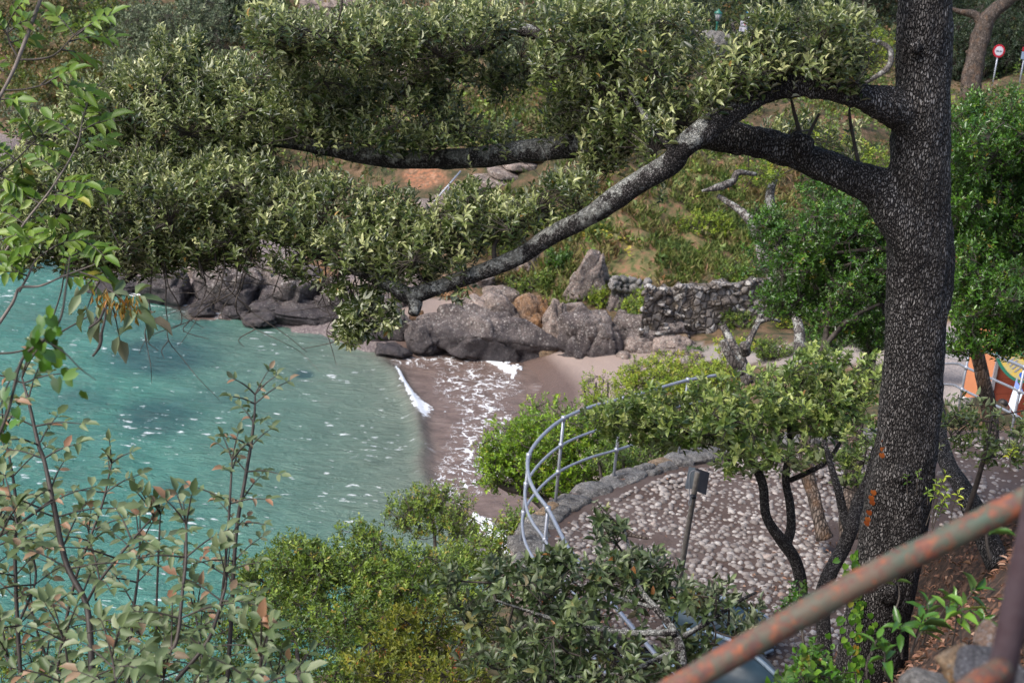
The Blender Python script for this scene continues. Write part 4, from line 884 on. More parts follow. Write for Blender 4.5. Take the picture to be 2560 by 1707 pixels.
OB = [  # u, v, ru, rv, depth, half depth, shoots
 (90, 300, 70, 50, 10, .5, 40), (20, 470, 60, 70, 9.8, .5, 50), (230, 230, 90, 60, 10.1, .6, 70), (560, 330, 140, 60, 10.1, .6, 110), (760, 330, 60, 40, 10.0, .4, 30), (650, 500, 120, 50, 9.6, .5, 70), (60, 610, 90, 45, 9.7, .5, 50),
 (120, 390, 110, 60, 10, .7, 90), (330, 390, 150, 60, 10, .7, 150), (560, 370, 130, 50, 10.1, .6, 120), (680, 420, 90, 50, 9.9, .5, 70), (760, 440, 90, 40, 9.8, .5, 60), (600, 630, 190, 30, 9.5, .5, 24), (400, 640, 150, 40, 9.6, .5, 50), (230, 620, 120, 60, 9.6, .5, 80), (880, 650, 120, 30, 9.0, .4, 14), (900, 800, 70, 50, 8.8, .3, 40), (1190, 700, 60, 24, 8.6, .25, 12), (500, 440, 120, 60, 9.5, .6, 80), (640, 560, 160, 60, 9.4, .5, 80), (350, 560, 180, 70, 9.6, .6, 90), (780, 560, 110, 60, 9.2, .5, 60),
 (60, 420, 70, 60, 9.7, .6, 50), (40, 520, 60, 50, 9.7, .6, 45), (170, 320, 90, 60, 10, .6, 60), (330, 200, 80, 60, 10, .5, 60), (470, 100, 50, 40, 10, .4, 30), (400, 90, 30, 30, 10, .4, 14), (1010, 660, 120, 50, 8.8, .4, 70), (760, 620, 110, 60, 9.2, .5, 80), (430, 250, 190, 130, 10.0, .9, 260), (250, 330, 160, 120, 10.0, .8, 210), (620, 260, 180, 120, 9.9, .8, 240), (800, 270, 150, 95, 9.6, .7, 190), (420, 160, 90, 70, 10.0, .5, 90), (560, 170, 90, 60, 10.0, .5, 70),
 (150, 440, 150, 90, 9.6, .8, 150), (350, 460, 200, 110, 9.6, .8, 260), (560, 470, 170, 100, 9.5, .8, 220), (720, 520, 120, 90, 9.2, .6, 140), (300, 590, 190, 70, 9.7, .7, 170), (120, 560, 130, 80, 9.6, .7, 110),
 (500, 590, 150, 60, 9.6, .6, 120), (680, 440, 100, 70, 9.5, .6, 90),
 (900, 590, 170, 90, 9.0, .6, 210), (1080, 590, 130, 85, 8.8, .55, 170), (980, 520, 140, 60, 8.9, .5, 110), (1190, 520, 110, 80, 8.6, .5, 110), (1290, 540, 90, 70, 8.5, .45, 80), (1160, 640, 100, 40, 8.6, .4, 50), (1420, 440, 80, 70, 8.5, .5, 75),
 (850, 470, 90, 45, 9.1, .5, 70), (1370, 510, 70, 60, 8.4, .4, 45), (1170, 440, 45, 40, 8.8, .3, 24),
 (960, 320, 120, 70, 9.2, .6, 110), (1110, 310, 100, 55, 9.1, .5, 80), (1250, 320, 55, 45, 9.0, .4, 28), (1060, 230, 120, 60, 9.2, .6, 90), (900, 210, 120, 60, 9.4, .6, 100), (760, 160, 100, 60, 9.2, .7, 80),
 (760, 70, 150, 70, 8.8, .8, 130), (960, 70, 150, 80, 8.8, .8, 150), (1130, 50, 120, 70, 8.7, .7, 100), (1100, 140, 130, 60, 9.0, .6, 80), (1230, 30, 110, 40, 8.6, .5, 60), (680, 40, 90, 50, 8.6, .6, 50), (1250, 170, 70, 60, 9.0, .4, 34),
 (1440, 120, 130, 110, 8.5, .7, 200), (1580, 80, 130, 100, 8.4, .7, 180), (1660, 190, 110, 100, 8.3, .6, 150), (1520, 250, 110, 90, 8.5, .6, 120), (1600, 300, 110, 70, 8.3, .6, 100), (1420, 280, 80, 70, 8.8, .5, 70), (1470, 20, 140, 40, 8.4, .6, 80), (1700, 60, 90, 80, 8.3, .6, 75),
 (1700, 290, 60, 50, 8.1, .4, 50), (1480, 370, 100, 45, 8.7, .4, 60),
 (1860, 150, 110, 85, 7.9, .5, 110), (1990, 120, 120, 90, 7.9, .6, 130), (2100, 110, 100, 90, 7.9, .5, 95), (1930, 30, 60, 40, 7.8, .4, 30), (2080, 30, 130, 40, 7.8, .5, 60), (1780, 210, 60, 45, 7.9, .4, 40), (1930, 190, 120, 40, 7.9, .4, 60), (2130, 190, 50, 30, 8.0, .3, 20),
 (1880, 290, 90, 40, 9.0, .4, 16), (2020, 300, 90, 60, 9.0, .4, 24), (2140, 330, 60, 70, 9.0, .4, 16), (1950, 320, 80, 40, 9.0, .4, 14),
 (960, 800, 50, 45, 8.7, .25, 30), (880, 830, 60, 40, 8.8, .25, 30), (1140, 740, 45, 20, 8.6, .2, 12), (930, 730, 60, 30, 8.9, .2, 16), (840, 720, 60, 30, 9.0, .3, 16), (1620, 470, 50, 40, 8.0, .3, 10),
 (1960, 420, 60, 30, 8.3, .3, 4), (1300, 170, 40, 40, 9, .3, 10)]
P, O = sample_blobs([(a, b, c, d_, e, f, int(n*2.35)) for a, b, c, d_, e, f, n in OB])
D = unit(np.array([0, -.15, 1.15])+O*.50+rng.normal(size=P.shape)*.36)
pu, pv, pd = proj(P); near = np.zeros(len(P), bool)
for Lm, u0, u1, wd_ in ((l1, 1010, 2200, 42), (l2, 700, 1450, 44), (l2, 1800, 2250, 56), (l3, 640, 1000, 26)):
    sd_ = np.full(len(P), 1e9)
    for p_, q_ in zip(Lm[:-1], Lm[1:]):
        p_, q_ = np.array(p_[:2], float), np.array(q_[:2], float); ab = q_-p_; tt = np.clip(((pu-p_[0])*ab[0]+(pv-8-p_[1])*ab[1])/(ab@ab), 0, 1)
        sd_ = np.minimum(sd_, np.hypot(pu-p_[0]-tt*ab[0], pv-8-p_[1]-tt*ab[1]))
    near |= (sd_ < wd_) & (pu > u0) & (pu < u1) & (rng.random(len(P)) < .93)
# ragged gaps through the crown
hole = fbm(np.stack([pu/95, pv/70, pd*1.2], -1), 77, 3) > np.where(pu < 680, .46, .24)
keep_ = ~near & ~(hole & (rng.random(len(P)) < .85)); P, O, D = P[keep_], O[keep_], D[keep_]
low = proj(P)[1] > 690; D[low] = unit(D[low]+np.array([0, -.3, -1.0]))
t = Acc(); connect(t, skel, P-D*.09, .10, .008, .0026, maxn=560); t.build('twigs', TWIG, oak)
a = Acc(); h = P[:, 2]; shoots(a, P, D, 9, .060, .0215, .38, .27, .13, 'oval', (1.35, .45), .004, 0, .50); a.build('crown', OAK, oak)
print('oak shoots', len(P))
# bare hanging twigs under the left limb
b = Acc()
for base in [(560, 640), (590, 700), (420, 690), (620, 640), (880, 700), (800, 680), (860, 740), (740, 640), (500, 660)]:
    for q in range(3):
        u, v = base[0]+rng.normal()*15, base[1]; d = 9.4-.0006*(u-400); pts = [(u, v-40, d)]; du, dv = rng.normal()*14, 24
        for k in range(int(rng.integers(4, 8))):
            u += du; v += dv; du += rng.normal()*16; dv = dv*.85+rng.normal()*10+3; pts.append((u, v, d+rng.normal()*.05))
        tube(b, [W(*p_) for p_ in pts], np.linspace(.0055, .0018, len(pts)), 4, 5, cap=False)
        k = len(pts)//2; p0 = np.array(pts[k]); tube(b, [W(*p0), W(p0[0]+rng.normal()*20, p0[1]+25, p0[2]), W(p0[0]+rng.normal()*40, p0[1]+45, p0[2])], [.004, .003, .002], 4, 4, cap=False)
b.build('bare_twigs', TWIG, oak)
# stubs and ivy on the trunk
iv = Acc(); ns = 34
for (lst, sz, mt_) in (([(2206, 1085), (2203, 1100), (2199, 1118), (2196, 1132), (2175, 1225), (2172, 1250), (2164, 1275), (2161, 1292), (2158, 1302), (2170, 1238), (2184, 1432), (2177, 1445)], .055, REDL), ):
    for (u, v) in lst:
        p = W(u+8, v, 8.75 if v < 1200 else 8.86); iv = Acc(); leaves(iv, np.array([p]), np.array([[.3, .1, -.8]]), np.array([[-.5, -.8, .2]]), sz*.8, sz*.7, rng.random(), 'heart'); iv.build('red_ivy_leaf', REDL, oak)
iv = Acc()
for k in range(120):
    u = 2150+rng.normal()*28; v = rng.uniform(1370, 1700); 
    if rng.random() < .5: u = 2143+rng.normal()*8; 
    p = W(u, v, 9.12+.0*v); leaves(iv, np.array([p]), np.array([[rng.normal()*.5, -.1, -.7]]), np.array([[-.2, -.9, .35]]), .045, .042, rng.random(), 'heart')
iv.build('ivy', LAUR, oak)
# ---------------------------------------------------------------- other plants
def auto(bl, k, Ln, Wd, cover): return [(u, v, ru, rv, d, rd, max(6, int(cover*math.pi*ru*rv*(d/FPX)**2/(k*.6*Ln*Wd)))) for u, v, ru, rv, d, rd in bl]
def foot_at(u, v, d):
    p = W(u, v, d); p = np.array(p); p[2] = min(p[2], gz(p[0], p[1])+.0) if abs(p[2]-gz(p[0], p[1])) < 3 else p[2]; return p
NSH = [0]
COV = {'ash leaf': 1, 'dark oak leaf': 4.4, 'glossy bright leaf': 2.7, 'young oak leaf': 2.6, 'small shrub leaf': 2.5, 'yellow green leaf': 2.4, 'bright shrub leaf': 2.7, 'lime green leaf': 2.2, 'grey green leaf': 2.8, 'dark evergreen leaf': 2.8, 'autumn scrub leaf': 2.8}
def bush(name, label, cat, bl, stems, leafm, k=7, Ln=.06, Wd=.026, kind='rh', cover=3.2, foot=None, group=None, **kw):
    u, v, ru, rv, d, rd = bl[0]
    if foot is None:
        p = W(u, v+rv, d); foot = np.array([p[0], p[1], gz(p[0], p[1])])
        if stems == 'auto':
            up, vp, dp = proj(np.array([foot])); c = (u, v-rv*.1, d); f = (float(up[0]), float(vp[0]), float(dp[0])); w_ = 14*20/d
            stems = [([f, (f[0]*.5+c[0]*.5+8, f[1]*.5+c[1]*.5, d), c], [w_*1.6, w_, w_*.5]), ([f, (c[0]-ru*.4, f[1]*.4+c[1]*.6, d), (c[0]-ru*.6, c[1], d)], [w_*1.2, w_*.8, w_*.4]), ([f, (c[0]+ru*.4, f[1]*.4+c[1]*.6, d), (c[0]+ru*.6, c[1], d)], [w_*1.2, w_*.8, w_*.4])]
    if stems == 'auto': stems = []
    b2 = auto(bl, k, Ln, Wd, cover*COV.get(leafm.name, 1.9)); NSH[0] += sum(x[-1] for x in b2)
    return plant(name, label, cat, foot, b2, stems, None, leafm, k, Ln, Wd, kind, group=group, **kw)

# -- far bank
g = 'autumn scrub bushes on the far bank'
HS = [(40, 40, 70, 50, AUTM, 'yellowish scrub bush in the top corner of the far bank'), (150, 30, 70, 45, AUTM, 'rusty scrub bush beside the yellowish one at the top of the far bank'), (230, 70, 60, 50, MYRT, 'green bush between the scrub and the big grey green shrub'),
      (90, 130, 80, 45, AUTM, 'orange tinted bush under the ash branch on the far bank'), (200, 150, 70, 40, AUTM, 'brownish bush half hidden by the oak crown'), (30, 190, 60, 40, MYRT, 'dark green bush below the orange tinted one'),
      (150, 230, 80, 40, AUTM, 'faded pinkish scrub on the middle of the far bank'), (60, 270, 80, 40, GREY, 'bare greyish scrub above the red earth'), (180, 300, 60, 40, LIME, 'yellow bush just above the red earth'), (120, 340, 60, 30, AUTM, 'low orange bush at the edge of the red earth'),
      (260, 20, 50, 40, MYRT, 'small green bush at the top edge near the grey green shrub'), (10, 110, 50, 40, AUTM, 'ochre bush cut by the picture edge')]
for (u, v, ru, rv, mt, lb) in HS:
    p = H(u, v+rv*.6); d = depth(p)
    bush('scrub_bush', lb, 'bush', [(u, v, ru, rv, d, 1.0)], 'auto', mt, 6, .17, .09, cover=1.5, group=g, span=.25, rs=.006, r0=.02, ts=.3, maxn=60)
def farbush(name, u, v, ru, rv, mt, lb, Ln=.15, cover=2.2, dz=0, cat='bush', group=None, d=None, **kw):
    if d is None: d = depth(H(u, v+rv*.8))+dz
    bl = [(u, v, ru, rv, d, ru*d/FPX*.8)]; r = np.random.default_rng(int(u+v))
    for q in range(4): bl.append((u+r.uniform(-.7, .7)*ru, v+r.uniform(-.7, .3)*rv, ru*.5, rv*.5, d, ru*d/FPX*.5))
    kw.setdefault('rs', .006); kw.setdefault('r0', .02); rv0 = rv
    return bush(name, lb, cat, bl, 'auto', mt, 7, Ln, Ln*.45, cover=cover/2.2, span=Ln*1.8, group=group, maxn=90, **kw)
GT = 'trees and large shrubs above the far bank'
for a in [('large_shrub', 430, 110, 170, 120, GREY, 'large pale grey green shrub standing above the oak crown on the far bank', 0), ('large_shrub', 330, 60, 90, 70, GREY, 'smaller grey green shrub joined to the left of the largest one', 1),
          ('evergreen_tree', 620, 60, 110, 110, PINE, 'dark evergreen right of the large grey green shrub', 3), ('evergreen_tree', 700, 150, 90, 80, PINE, 'low dark evergreen behind the top of the oak crown', 2), ('large_shrub', 530, 200, 100, 60, MYRT, 'green shrub in shade below the large grey green shrub', 0),
          ('evergreen_tree', 1310, 160, 60, 90, GREY, 'dull grey green tree seen in the gap right of the upper dark branch', 1), ('large_shrub', 1395, 205, 60, 50, LIME, 'bright lime green bush in the gap below the upper dark branch', -2), ('large_shrub', 1500, 250, 80, 60, LIME, 'lime green bush behind the middle of the oak crown', -2),
          ('large_shrub', 1480, 60, 150, 90, MYRT, 'green shrub behind the top middle of the oak crown', 2), ('large_shrub', 950, 120, 160, 90, MYRT, 'green shrub behind the upper dark branches', 2), ('large_shrub', 860, 330, 130, 50, AUTM, 'brown tinted scrub just above the horizontal oak limb', 0)]:
    farbush(*a[:7], dz=a[7], group=GT)
for (u, v, ru, rv, d, mt, lb) in [(1745, 45, 75, 75, 79, GREY, 'grey green tree immediately left of the green street lamp'), (1730, 170, 60, 60, 74, GREY, 'grey green bush at the foot of the green street lamp'), (1830, -30, 130, 85, 92, PINE, 'black green tree hanging over the street lamp'), (1990, 0, 150, 90, 96, PINE, 'black green tree behind the direction signs'),
                                  (2150, -20, 130, 120, 92, PINE, 'black green tree left of the big oak trunk'), (2420, 40, 90, 90, 86, PINE, 'dark tree behind the leaning roadside trunk'), (2560, 60, 110, 110, 80, PINE, 'dark tree above the round no entry sign'), (2330, 60, 70, 120, 84, PINE, 'tall dark tree just right of the top of the big oak trunk'), (2440, 120, 120, 120, 66, PINE, 'dark hedge like tree behind the leaning roadside trunk, lower down'), (2590, 150, 120, 115, 66, PINE, 'lowest dark tree by the round road sign'), (1880, 90, 110, 80, 90, PINE, 'shaded black bush right behind the direction signs'), (2010, 90, 110, 70, 88, PINE, 'shaded bush right of the direction signs'), (2120, 130, 120, 70, 70, LIME, 'yellow green bush in the gap above the upper limb'), (2020, 250, 110, 50, 60, LIME, 'yellow leaved bush just above the arch of the upper limb'),
                                  (1880, 40, 100, 70, 100, PINE, 'deep shaded thicket across the road behind the signs'), (2370, 180, 70, 70, 67, PINE, 'small dark bush right of the big oak trunk across the road')]:
    farbush('roadside_tree', u, v, ru, rv, mt, lb, .16, 2.6, d=d, group='trees along the far road', cat='tree')
# -- bushes on the bank and among the rocks
GB = 'small bushes on the bank above the rocks'
for (u, v, ru, rv, mt, Ln, lb) in [(1392, 660, 46, 44, LAUR, .10, 'bright green bush touching the underside of the diagonal oak limb'), (1320, 705, 60, 34, MYRT, .10, 'loose green plants left of the bright bush on the bank'), (1345, 762, 36, 26, YELW, .09, 'yellowish plant on top of the orange upright rock'),
                             (1405, 768, 30, 22, YELW, .09, 'yellowish plant on the narrow upright rock'), (1497, 742, 30, 34, LIME, .09, 'lime green bush on a bare stem beside the red gully'), (1608, 765, 62, 52, LIME, .09, 'trailing bush with yellow flowers over the low grey rocks'), (1600, 790, 40, 46, MYRT, .09, 'dark green weeds hiding the seaward end of the dry stone wall'), (1700, 745, 60, 24, MYRT, .08, 'small weeds growing along the top of the dry stone wall'), (1850, 800, 46, 26, MYRT, .08, 'creeper hanging on the right half of the dry stone wall'),
                             (1560, 700, 60, 18, MYRT, .08, 'low weeds along the top of the loose rubble'), (1450, 640, 60, 24, MYRT, .10, 'weeds below the yellow leaved vine'), (1980, 800, 50, 40, LIME, .09, 'yellow bush against the right part of the dry stone wall'), (1930, 872, 70, 34, MYRT, .09, 'green shrub on the sandy path below the right end of the dry stone wall'), (2070, 850, 80, 44, LAUR, .09, 'glossy shrub beyond the path just left of the big oak trunk'), (2180, 850, 50, 40, PINE, .09, 'dark shrub touching the left edge of the big oak trunk'), (1740, 875, 40, 16, LAUR, .08, 'bright weeds at the foot of the dry stone wall'),
                             (1250, 610, 60, 34, MYRT, .10, 'green clump glimpsed between the oak limbs'), (1120, 560, 60, 30, MYRT, .10, 'green clump left of the stone steps'), (1260, 690, 50, 26, AUTM, .10, 'reddish weeds left of the loose green plants'), (1340, 560, 40, 24, MYRT, .10, 'dark green weeds above the diagonal limb'),
                             (1060, 690, 60, 20, AUTM, .10, 'brown weeds behind the fork of the oak limb'), (1760, 560, 70, 40, LIME, .10, 'feathery yellow bush on the upper bank'), (1840, 690, 60, 50, MYRT, .10, 'slender green shrub near the right end of the bank')]:
    farbush('bank_bush', u, v, ru, rv, mt, lb, Ln, 2.4, group=GB)
# yellow vine leaves on the bank
a = Acc(); n = 210; u = 1450+rng.random(n)*125; v = 605+.08*(u-1450)+rng.normal(size=n)*16-16*np.sin((u-1450)/34); P = np.array([H(x, y) for x, y in zip(u, v)])+np.array([0, -.05, .12])
leaves(a, P, unit(rng.normal(size=(n, 3))*[1, 1, .3]), np.tile([0, -.5, .85], (n, 1)), .10, .09, rng.random(n), 'heart')
tag(a.build('vine', YEL), 'patch of yellow vine leaves trailing across the grassy bank', 'vine')
def undergrowth():
    for nm, mt, lb, n0, cond, sz, tm in (('undergrowth', AUTM, 'mixed green and rusty scrub covering the far slope', 48000, lambda u, v, d, z: (v < 380+.03*u) | ((u < 1000) & (v < 640)) | ((rng.random(len(u)) < .22) & (v < 700)), .20, .40), ('undergrowth', MYRT, 'green bushes and creepers mixed through the far slope', 44000, lambda u, v, d, z: (v < 420) | ((rng.random(len(u)) < .30) & (v < 720)), .20, .35), ('woodland', PINE, 'dark woodland along the top of the far slope', 52000, lambda u, v, d, z: (v < 135+.02*u) & (u > -50), .26, .40)):
        s = rng.uniform(-.5, .5, n0); y = rng.uniform(38, 135, n0); x = s*(y+9); z = ground_full(x, y); P = np.stack([x, y, z], -1); u, v, d = proj(P); nz = fbm(P*.35, 3 if mt is AUTM else 14, 3)
        ok = (z > 1.6) & (u > -80) & (u < 2640) & (v > -260) & cond(u, v, d, z) & (nz > (-.42 if mt is not PINE else -.6))
        ok &= ~((blob(u, v, [(1060, 450, 110, 60, 1), (30, 370, 80, 40, 1), (2450, 230, 200, 50, 1), (1850, 190, 140, 60, 1), (1250, 440, 200, 70, 1)]) > .3))
        P = P[ok]; n = len(P); nz = nz[ok]; hgt = (.2+.9*np.clip(nz+.3, 0, 1.2))*rng.uniform(.2, 1.2, n) if mt is not PINE else rng.uniform(.3, 6.5, n)*np.clip((90-v[ok])/120, .15, 1)
        a = Acc(); P = P+np.stack([rng.normal(size=n)*.3, rng.normal(size=n)*.3, hgt], -1); D = unit(rng.normal(size=(n, 3))*.6+[0, -.2, .8]); shoots(a, P, D, 6, sz, sz*.5, tm, .25, sz*1.5, 'rh', (1.3, .5), .0)
        o = a.build(nm, mt); struct(o, 'stuff', lb, 'undergrowth' if nm != 'woodland' else 'woodland'); print(nm, n)
undergrowth()
# grass and weeds: uncountable
def grass():
    a = Acc(); n = 22000; u = rng.uniform(900, 2300, n*2); v = rng.uniform(380, 900, n*2); s = rng.uniform(-.5, .45, n*3); y = rng.uniform(33, 62, n*3); x = s*(y+9)
    z = ground_full(x, y); P = np.stack([x, y, z], -1); uu, vv, dd = proj(P)
    gk = blob(uu, vv, [(1640, 590, 330, 190, 1.3), (1430, 690, 180, 90, 1.1), (1250, 560, 220, 110, 1.0), (1800, 480, 240, 150, 1.1), (200, 200, 300, 180, .5), (1300, 300, 400, 150, .5)])
    ok = (rng.random(len(x)) < gk) & (z > .9) & (uu > -50) & (uu < 2400); P = P[ok]; P = P[fbm(P*.55, 41, 3)+.6*rng.random(len(P)) > -.2][:15000]; n = len(P)
    nz = fbm(P*.9, 3, 3); print('tufts', n)
    for k in range(7):
        D = unit(rng.normal(size=(n, 3))*[.55, .55, .1]+[0, -.15, .8]); ln = rng.uniform(.12, .42, n)*(1+.4*nz)
        leaves(a, P+rng.normal(size=(n, 3))*[.12, .12, 0], D, rng.normal(size=(n, 3)), ln, rng.uniform(.03, .06, n), np.clip(.50+.75*nz+rng.normal(size=n)*.18, 0, 1), 'rh')
    o = a.build('grass', GRAS); struct(o, 'stuff', 'green and straw coloured grass on the bank', 'grass')
grass()
# dry leaves on the terrace, the kerb and the slope
def litter():
    a = Acc(); m = 60000; x = rng.uniform(-1, 10, m); y = rng.uniform(2, 24, m); x[:34000] = rng.uniform(1.2, 6.5, 34000); y[:34000] = rng.uniform(3.5, 12, 34000)
    ins = inpoly(x, y, TERR); z = ground_full(x, y); z = np.where(ins, np.maximum(z, ZT+.035), z); P = np.stack([x, y, z+np.where(ins, .012, .045)], -1); u, v, d = proj(P)
    slope = z > ZT+.15
    k = np.where(slope, .75, blob(u, v, [(1480, 1340, 260, 50, .35), (1400, 1480, 120, 120, .6), (1950, 1480, 140, 140, .55), (2090, 1380, 110, 120, .9), (1640, 1560, 260, 140, .35), (1700, 1180, 400, 40, .15)]))
    ok = (rng.random(m) < k) & (ins | slope) & (u > 1150) & (u < 2650) & (v < 1800) & (v > 1050); P = P[ok]; n = len(P); print('litter', n)
    from mathutils.bvhtree import BVHTree
    me = go.data; vv_ = np.zeros(len(me.vertices)*3); me.vertices.foreach_get('co', vv_); vv_ = vv_.reshape(-1, 3)+np.array(go.location); sel = np.zeros(len(vv_), bool); sel[(vv_[:, 1] < 26)] = True
    rows_ = int((yy < 26).sum()); bt = BVHTree.FromPolygons([tuple(q) for q in vv_[:rows_*nS]], [tuple(int(x_) for x_ in f) for f in gridF(rows_, nS)])
    for i_ in range(n):
        h_ = bt.ray_cast(Vector((P[i_, 0], P[i_, 1], 30)), Vector((0, 0, -1)))[0]
        if h_ is not None: P[i_, 2] = max(h_.z+.012, P[i_, 2] if inpoly(P[i_, 0:1], P[i_, 1:2], TERR)[0] and P[i_, 2] < ZT+.1 else -9)
    leaves(a, P+np.array([0, 0, .01]), unit(rng.normal(size=(n, 3))*[1, 1, .22]), unit(rng.normal(size=(n, 3))*.35+[0, 0, 1]), rng.uniform(.035, .065, n), rng.uniform(.014, .026, n), rng.random(n)**1.5, 'oval')
    o = a.build('leaf_litter', LITT); struct(o, 'stuff', 'brown dry oak leaves lying on the slope and the cobbles', 'leaf litter')
litter()
# -- shrubs between beach and terrace
bush('shrub', 'dense rounded bright green shrub between the wet sand and the curved railing', 'shrub', [(1400, 1070, 150, 80, 21.5, .9), (1300, 1120, 110, 90, 21.2, .8), (1480, 1130, 110, 110, 21.8, .8), (1400, 1190, 120, 70, 21.2, .6), (1230, 1160, 50, 70, 21.2, .4), (1560, 1130, 70, 70, 22, .5)],
     [([(1420, 1420, 20.5), (1400, 1300, 21), (1330, 1235, 21.2), (1260, 1215, 21.2), (1215, 1170, 21.2)], [40, 34, 26, 20, 12]), ([(1400, 1300, 21), (1290, 1190, 21.4), (1250, 1120, 21.4)], [34, 24, 12]), ([(1420, 1400, 20.5), (1440, 1260, 21.5), (1430, 1100, 21.5)], [34, 24, 14])], PITT, 8, .062, .030, cover=2.5, foot=W(1420, 1420, 20.5), tm=.55, r0=.014)
bush('shrub', 'yellow green feathery shrub behind the upper end of the curved railing', 'shrub', [(1660, 930, 130, 60, 25.5, .9), (1740, 970, 120, 60, 25, .8), (1580, 960, 60, 50, 25.5, .6)], 'auto', LIME, 8, .07, .026, cover=2.1, tm=.6)
bush('shrub', 'loose pale green shrub growing over the sand between two denser shrubs', 'shrub', [(1490, 960, 50, 50, 25, .6), (1540, 1010, 80, 45, 24.5, .6), (1480, 1010, 40, 30, 24.5, .4)], 'auto', LIME, 8, .07, .026, cover=1.1, tm=.5)
bush('shrub', 'lime green shrub against the foot of the pruned stump', 'shrub', [(1790, 930, 80, 50, 24, .6), (1840, 860, 60, 30, 26, .5)], 'auto', LIME, 8, .07, .03, cover=2.0, tm=.65)
bush('shrub', 'low green shrub in shade under the railing posts', 'shrub', [(1560, 1140, 110, 45, 19.5, .5), (1650, 1110, 80, 45, 20, .5)], 'auto', MYRT, 8, .06, .028, cover=2.0, tm=.3)
# -- trees standing on and behind the terrace
bush('young_holm_oak', 'young holm oak on the terrace with forked slim trunks and low spreading crown', 'tree', [(1960, 980, 170, 90, 12.3, .9), (1860, 1040, 160, 90, 12, .8), (2080, 1030, 140, 110, 12.2, .8), (1700, 1060, 150, 70, 12.2, .6), (1600, 1050, 110, 50, 12.3, .5), (1950, 1130, 160, 50, 11.6, .5), (2150, 930, 80, 70, 12.2, .5), (1820, 1150, 60, 40, 11.6, .3), (2060, 890, 90, 40, 12.2, .4), (1540, 1035, 90, 45, 12.3, .4), (1650, 1010, 110, 50, 12.3, .4), (1780, 990, 110, 60, 12.3, .5)],
     [([(2006, 1560, 11.8), (2002, 1451, 11.9), (1983, 1390, 11.9), (1949, 1344, 11.9), (1916, 1291, 11.9), (1907, 1214, 11.9), (1884, 1157, 11.95), (1850, 1090, 12)], [34, 32, 32, 30, 24, 24, 20, 12]), ([(1965, 1362, 11.9), (1977, 1320, 11.95), (1975, 1260, 12), (1964, 1195, 12), (1975, 1100, 12.1), (1960, 1000, 12.2)], [28, 24, 22, 20, 14, 8]),
      ([(1975, 1200, 12), (2020, 1180, 11.9), (2070, 1150, 11.9), (2110, 1090, 12)], [14, 13, 12, 8]), ([(1890, 1170, 12), (1820, 1110, 12.1), (1700, 1075, 12.2), (1590, 1050, 12.3)], [16, 13, 9, 5])], OAKY, 8, .086, .040, 'oval', cover=2.5, foot=W(2006, 1560, 11.8), barkm=BARKL, tm=.5, young=.3)
bush('young_holm_oak', 'young holm oak close behind the rusty rail with crooked black stem', 'tree', [(2150, 1120, 70, 70, 11.3, .4), (2120, 1190, 50, 40, 11.2, .3)],
     [([(2078, 1760, 10.4), (2066, 1650, 10.5), (2058, 1560, 10.6), (2056, 1490, 10.7), (2075, 1432, 10.8), (2106, 1375, 10.9), (2130, 1314, 10.9), (2144, 1260, 11), (2172, 1200, 11), (2190, 1120, 11)], [30, 32, 38, 40, 38, 36, 36, 36, 30, 20]), ([(2122, 1330, 10.9), (2108, 1280, 11), (2094, 1220, 11), (2075, 1157, 11.1), (2060, 1100, 11.2)], [28, 24, 20, 16, 10])], OAKY, 8, .068, .030, 'oval', cover=1.0, foot=W(2078, 1760, 10.4), barkm=BARKL)
def trunk_only(name, label, pts, wd, mat, cat='tree', extra=(), part='trunk', group=None, seed=3):
    r = thing(name, label, cat, W(*pts[0]), group); limb(r, part, mat, pts, wd, 16, 7, .12, 4, seed)
    for e in extra: limb(r, 'branch', mat, e[0], e[1], 10, 6, .12, 5, seed+1)
    return r
trunk_only('tree_trunk', 'brown curving trunk rooted in the bare earth behind the forked young oak', [(2062, 1345, 16.2), (2048, 1300, 16.2), (2034, 1240, 16.3), (2018, 1180, 16.4), (2012, 1100, 16.5), (2030, 1000, 16.6)], [46, 34, 32, 34, 30, 26], BARKT)
trunk_only('tree_trunk', 'pale brown trunk beside the left edge of the big oak, lit on one side', [(2128, 1345, 15.6), (2118, 1290, 15.6), (2128, 1220, 15.7), (2135, 1150, 15.7), (2140, 1070, 15.8), (2155, 960, 16), (2184, 860, 16.2), (2196, 780, 16.4), (2200, 700, 16.5)], [60, 44, 40, 36, 34, 34, 36, 44, 50], BARKT, extra=[([(2196, 700, 16.5), (2180, 690, 16.4), (2186, 730, 16.3)], [40, 34, 22])])
trunk_only('tree_trunk', 'short leaning brown trunk half hidden behind the big oak', [(2160, 1330, 14.8), (2175, 1260, 14.9), (2192, 1190, 15), (2220, 1100, 15.2)], [44, 38, 34, 30], BARKT)
trunk_only('tree_trunk', 'grey slanting trunk in front of the grassy bank with a pale broken limb', [(2010, 960, 19), (2000, 880, 19.2), (1992, 800, 19.5), (1950, 730, 19.8), (1912, 660, 20), (1890, 580, 20.3), (1860, 535, 20.5), (1795, 490, 20.7)], [34, 30, 26, 22, 24, 24, 22, 12], BARKG,
           extra=[([(1755, 478, 20.6), (1790, 470, 20.6), (1830, 455, 20.7), (1845, 432, 20.7), (1890, 436, 20.8)], [6, 16, 20, 16, 10]), ([(2008, 930, 19), (1985, 960, 19)], [30, 18])])
trunk_only('tree_trunk', 'dark upright trunk glimpsed just below the lower oak limb', [(1945, 700, 22), (1935, 560, 22), (1925, 490, 22.3), (1940, 430, 22.5)], [26, 24, 22, 18], BARKG)
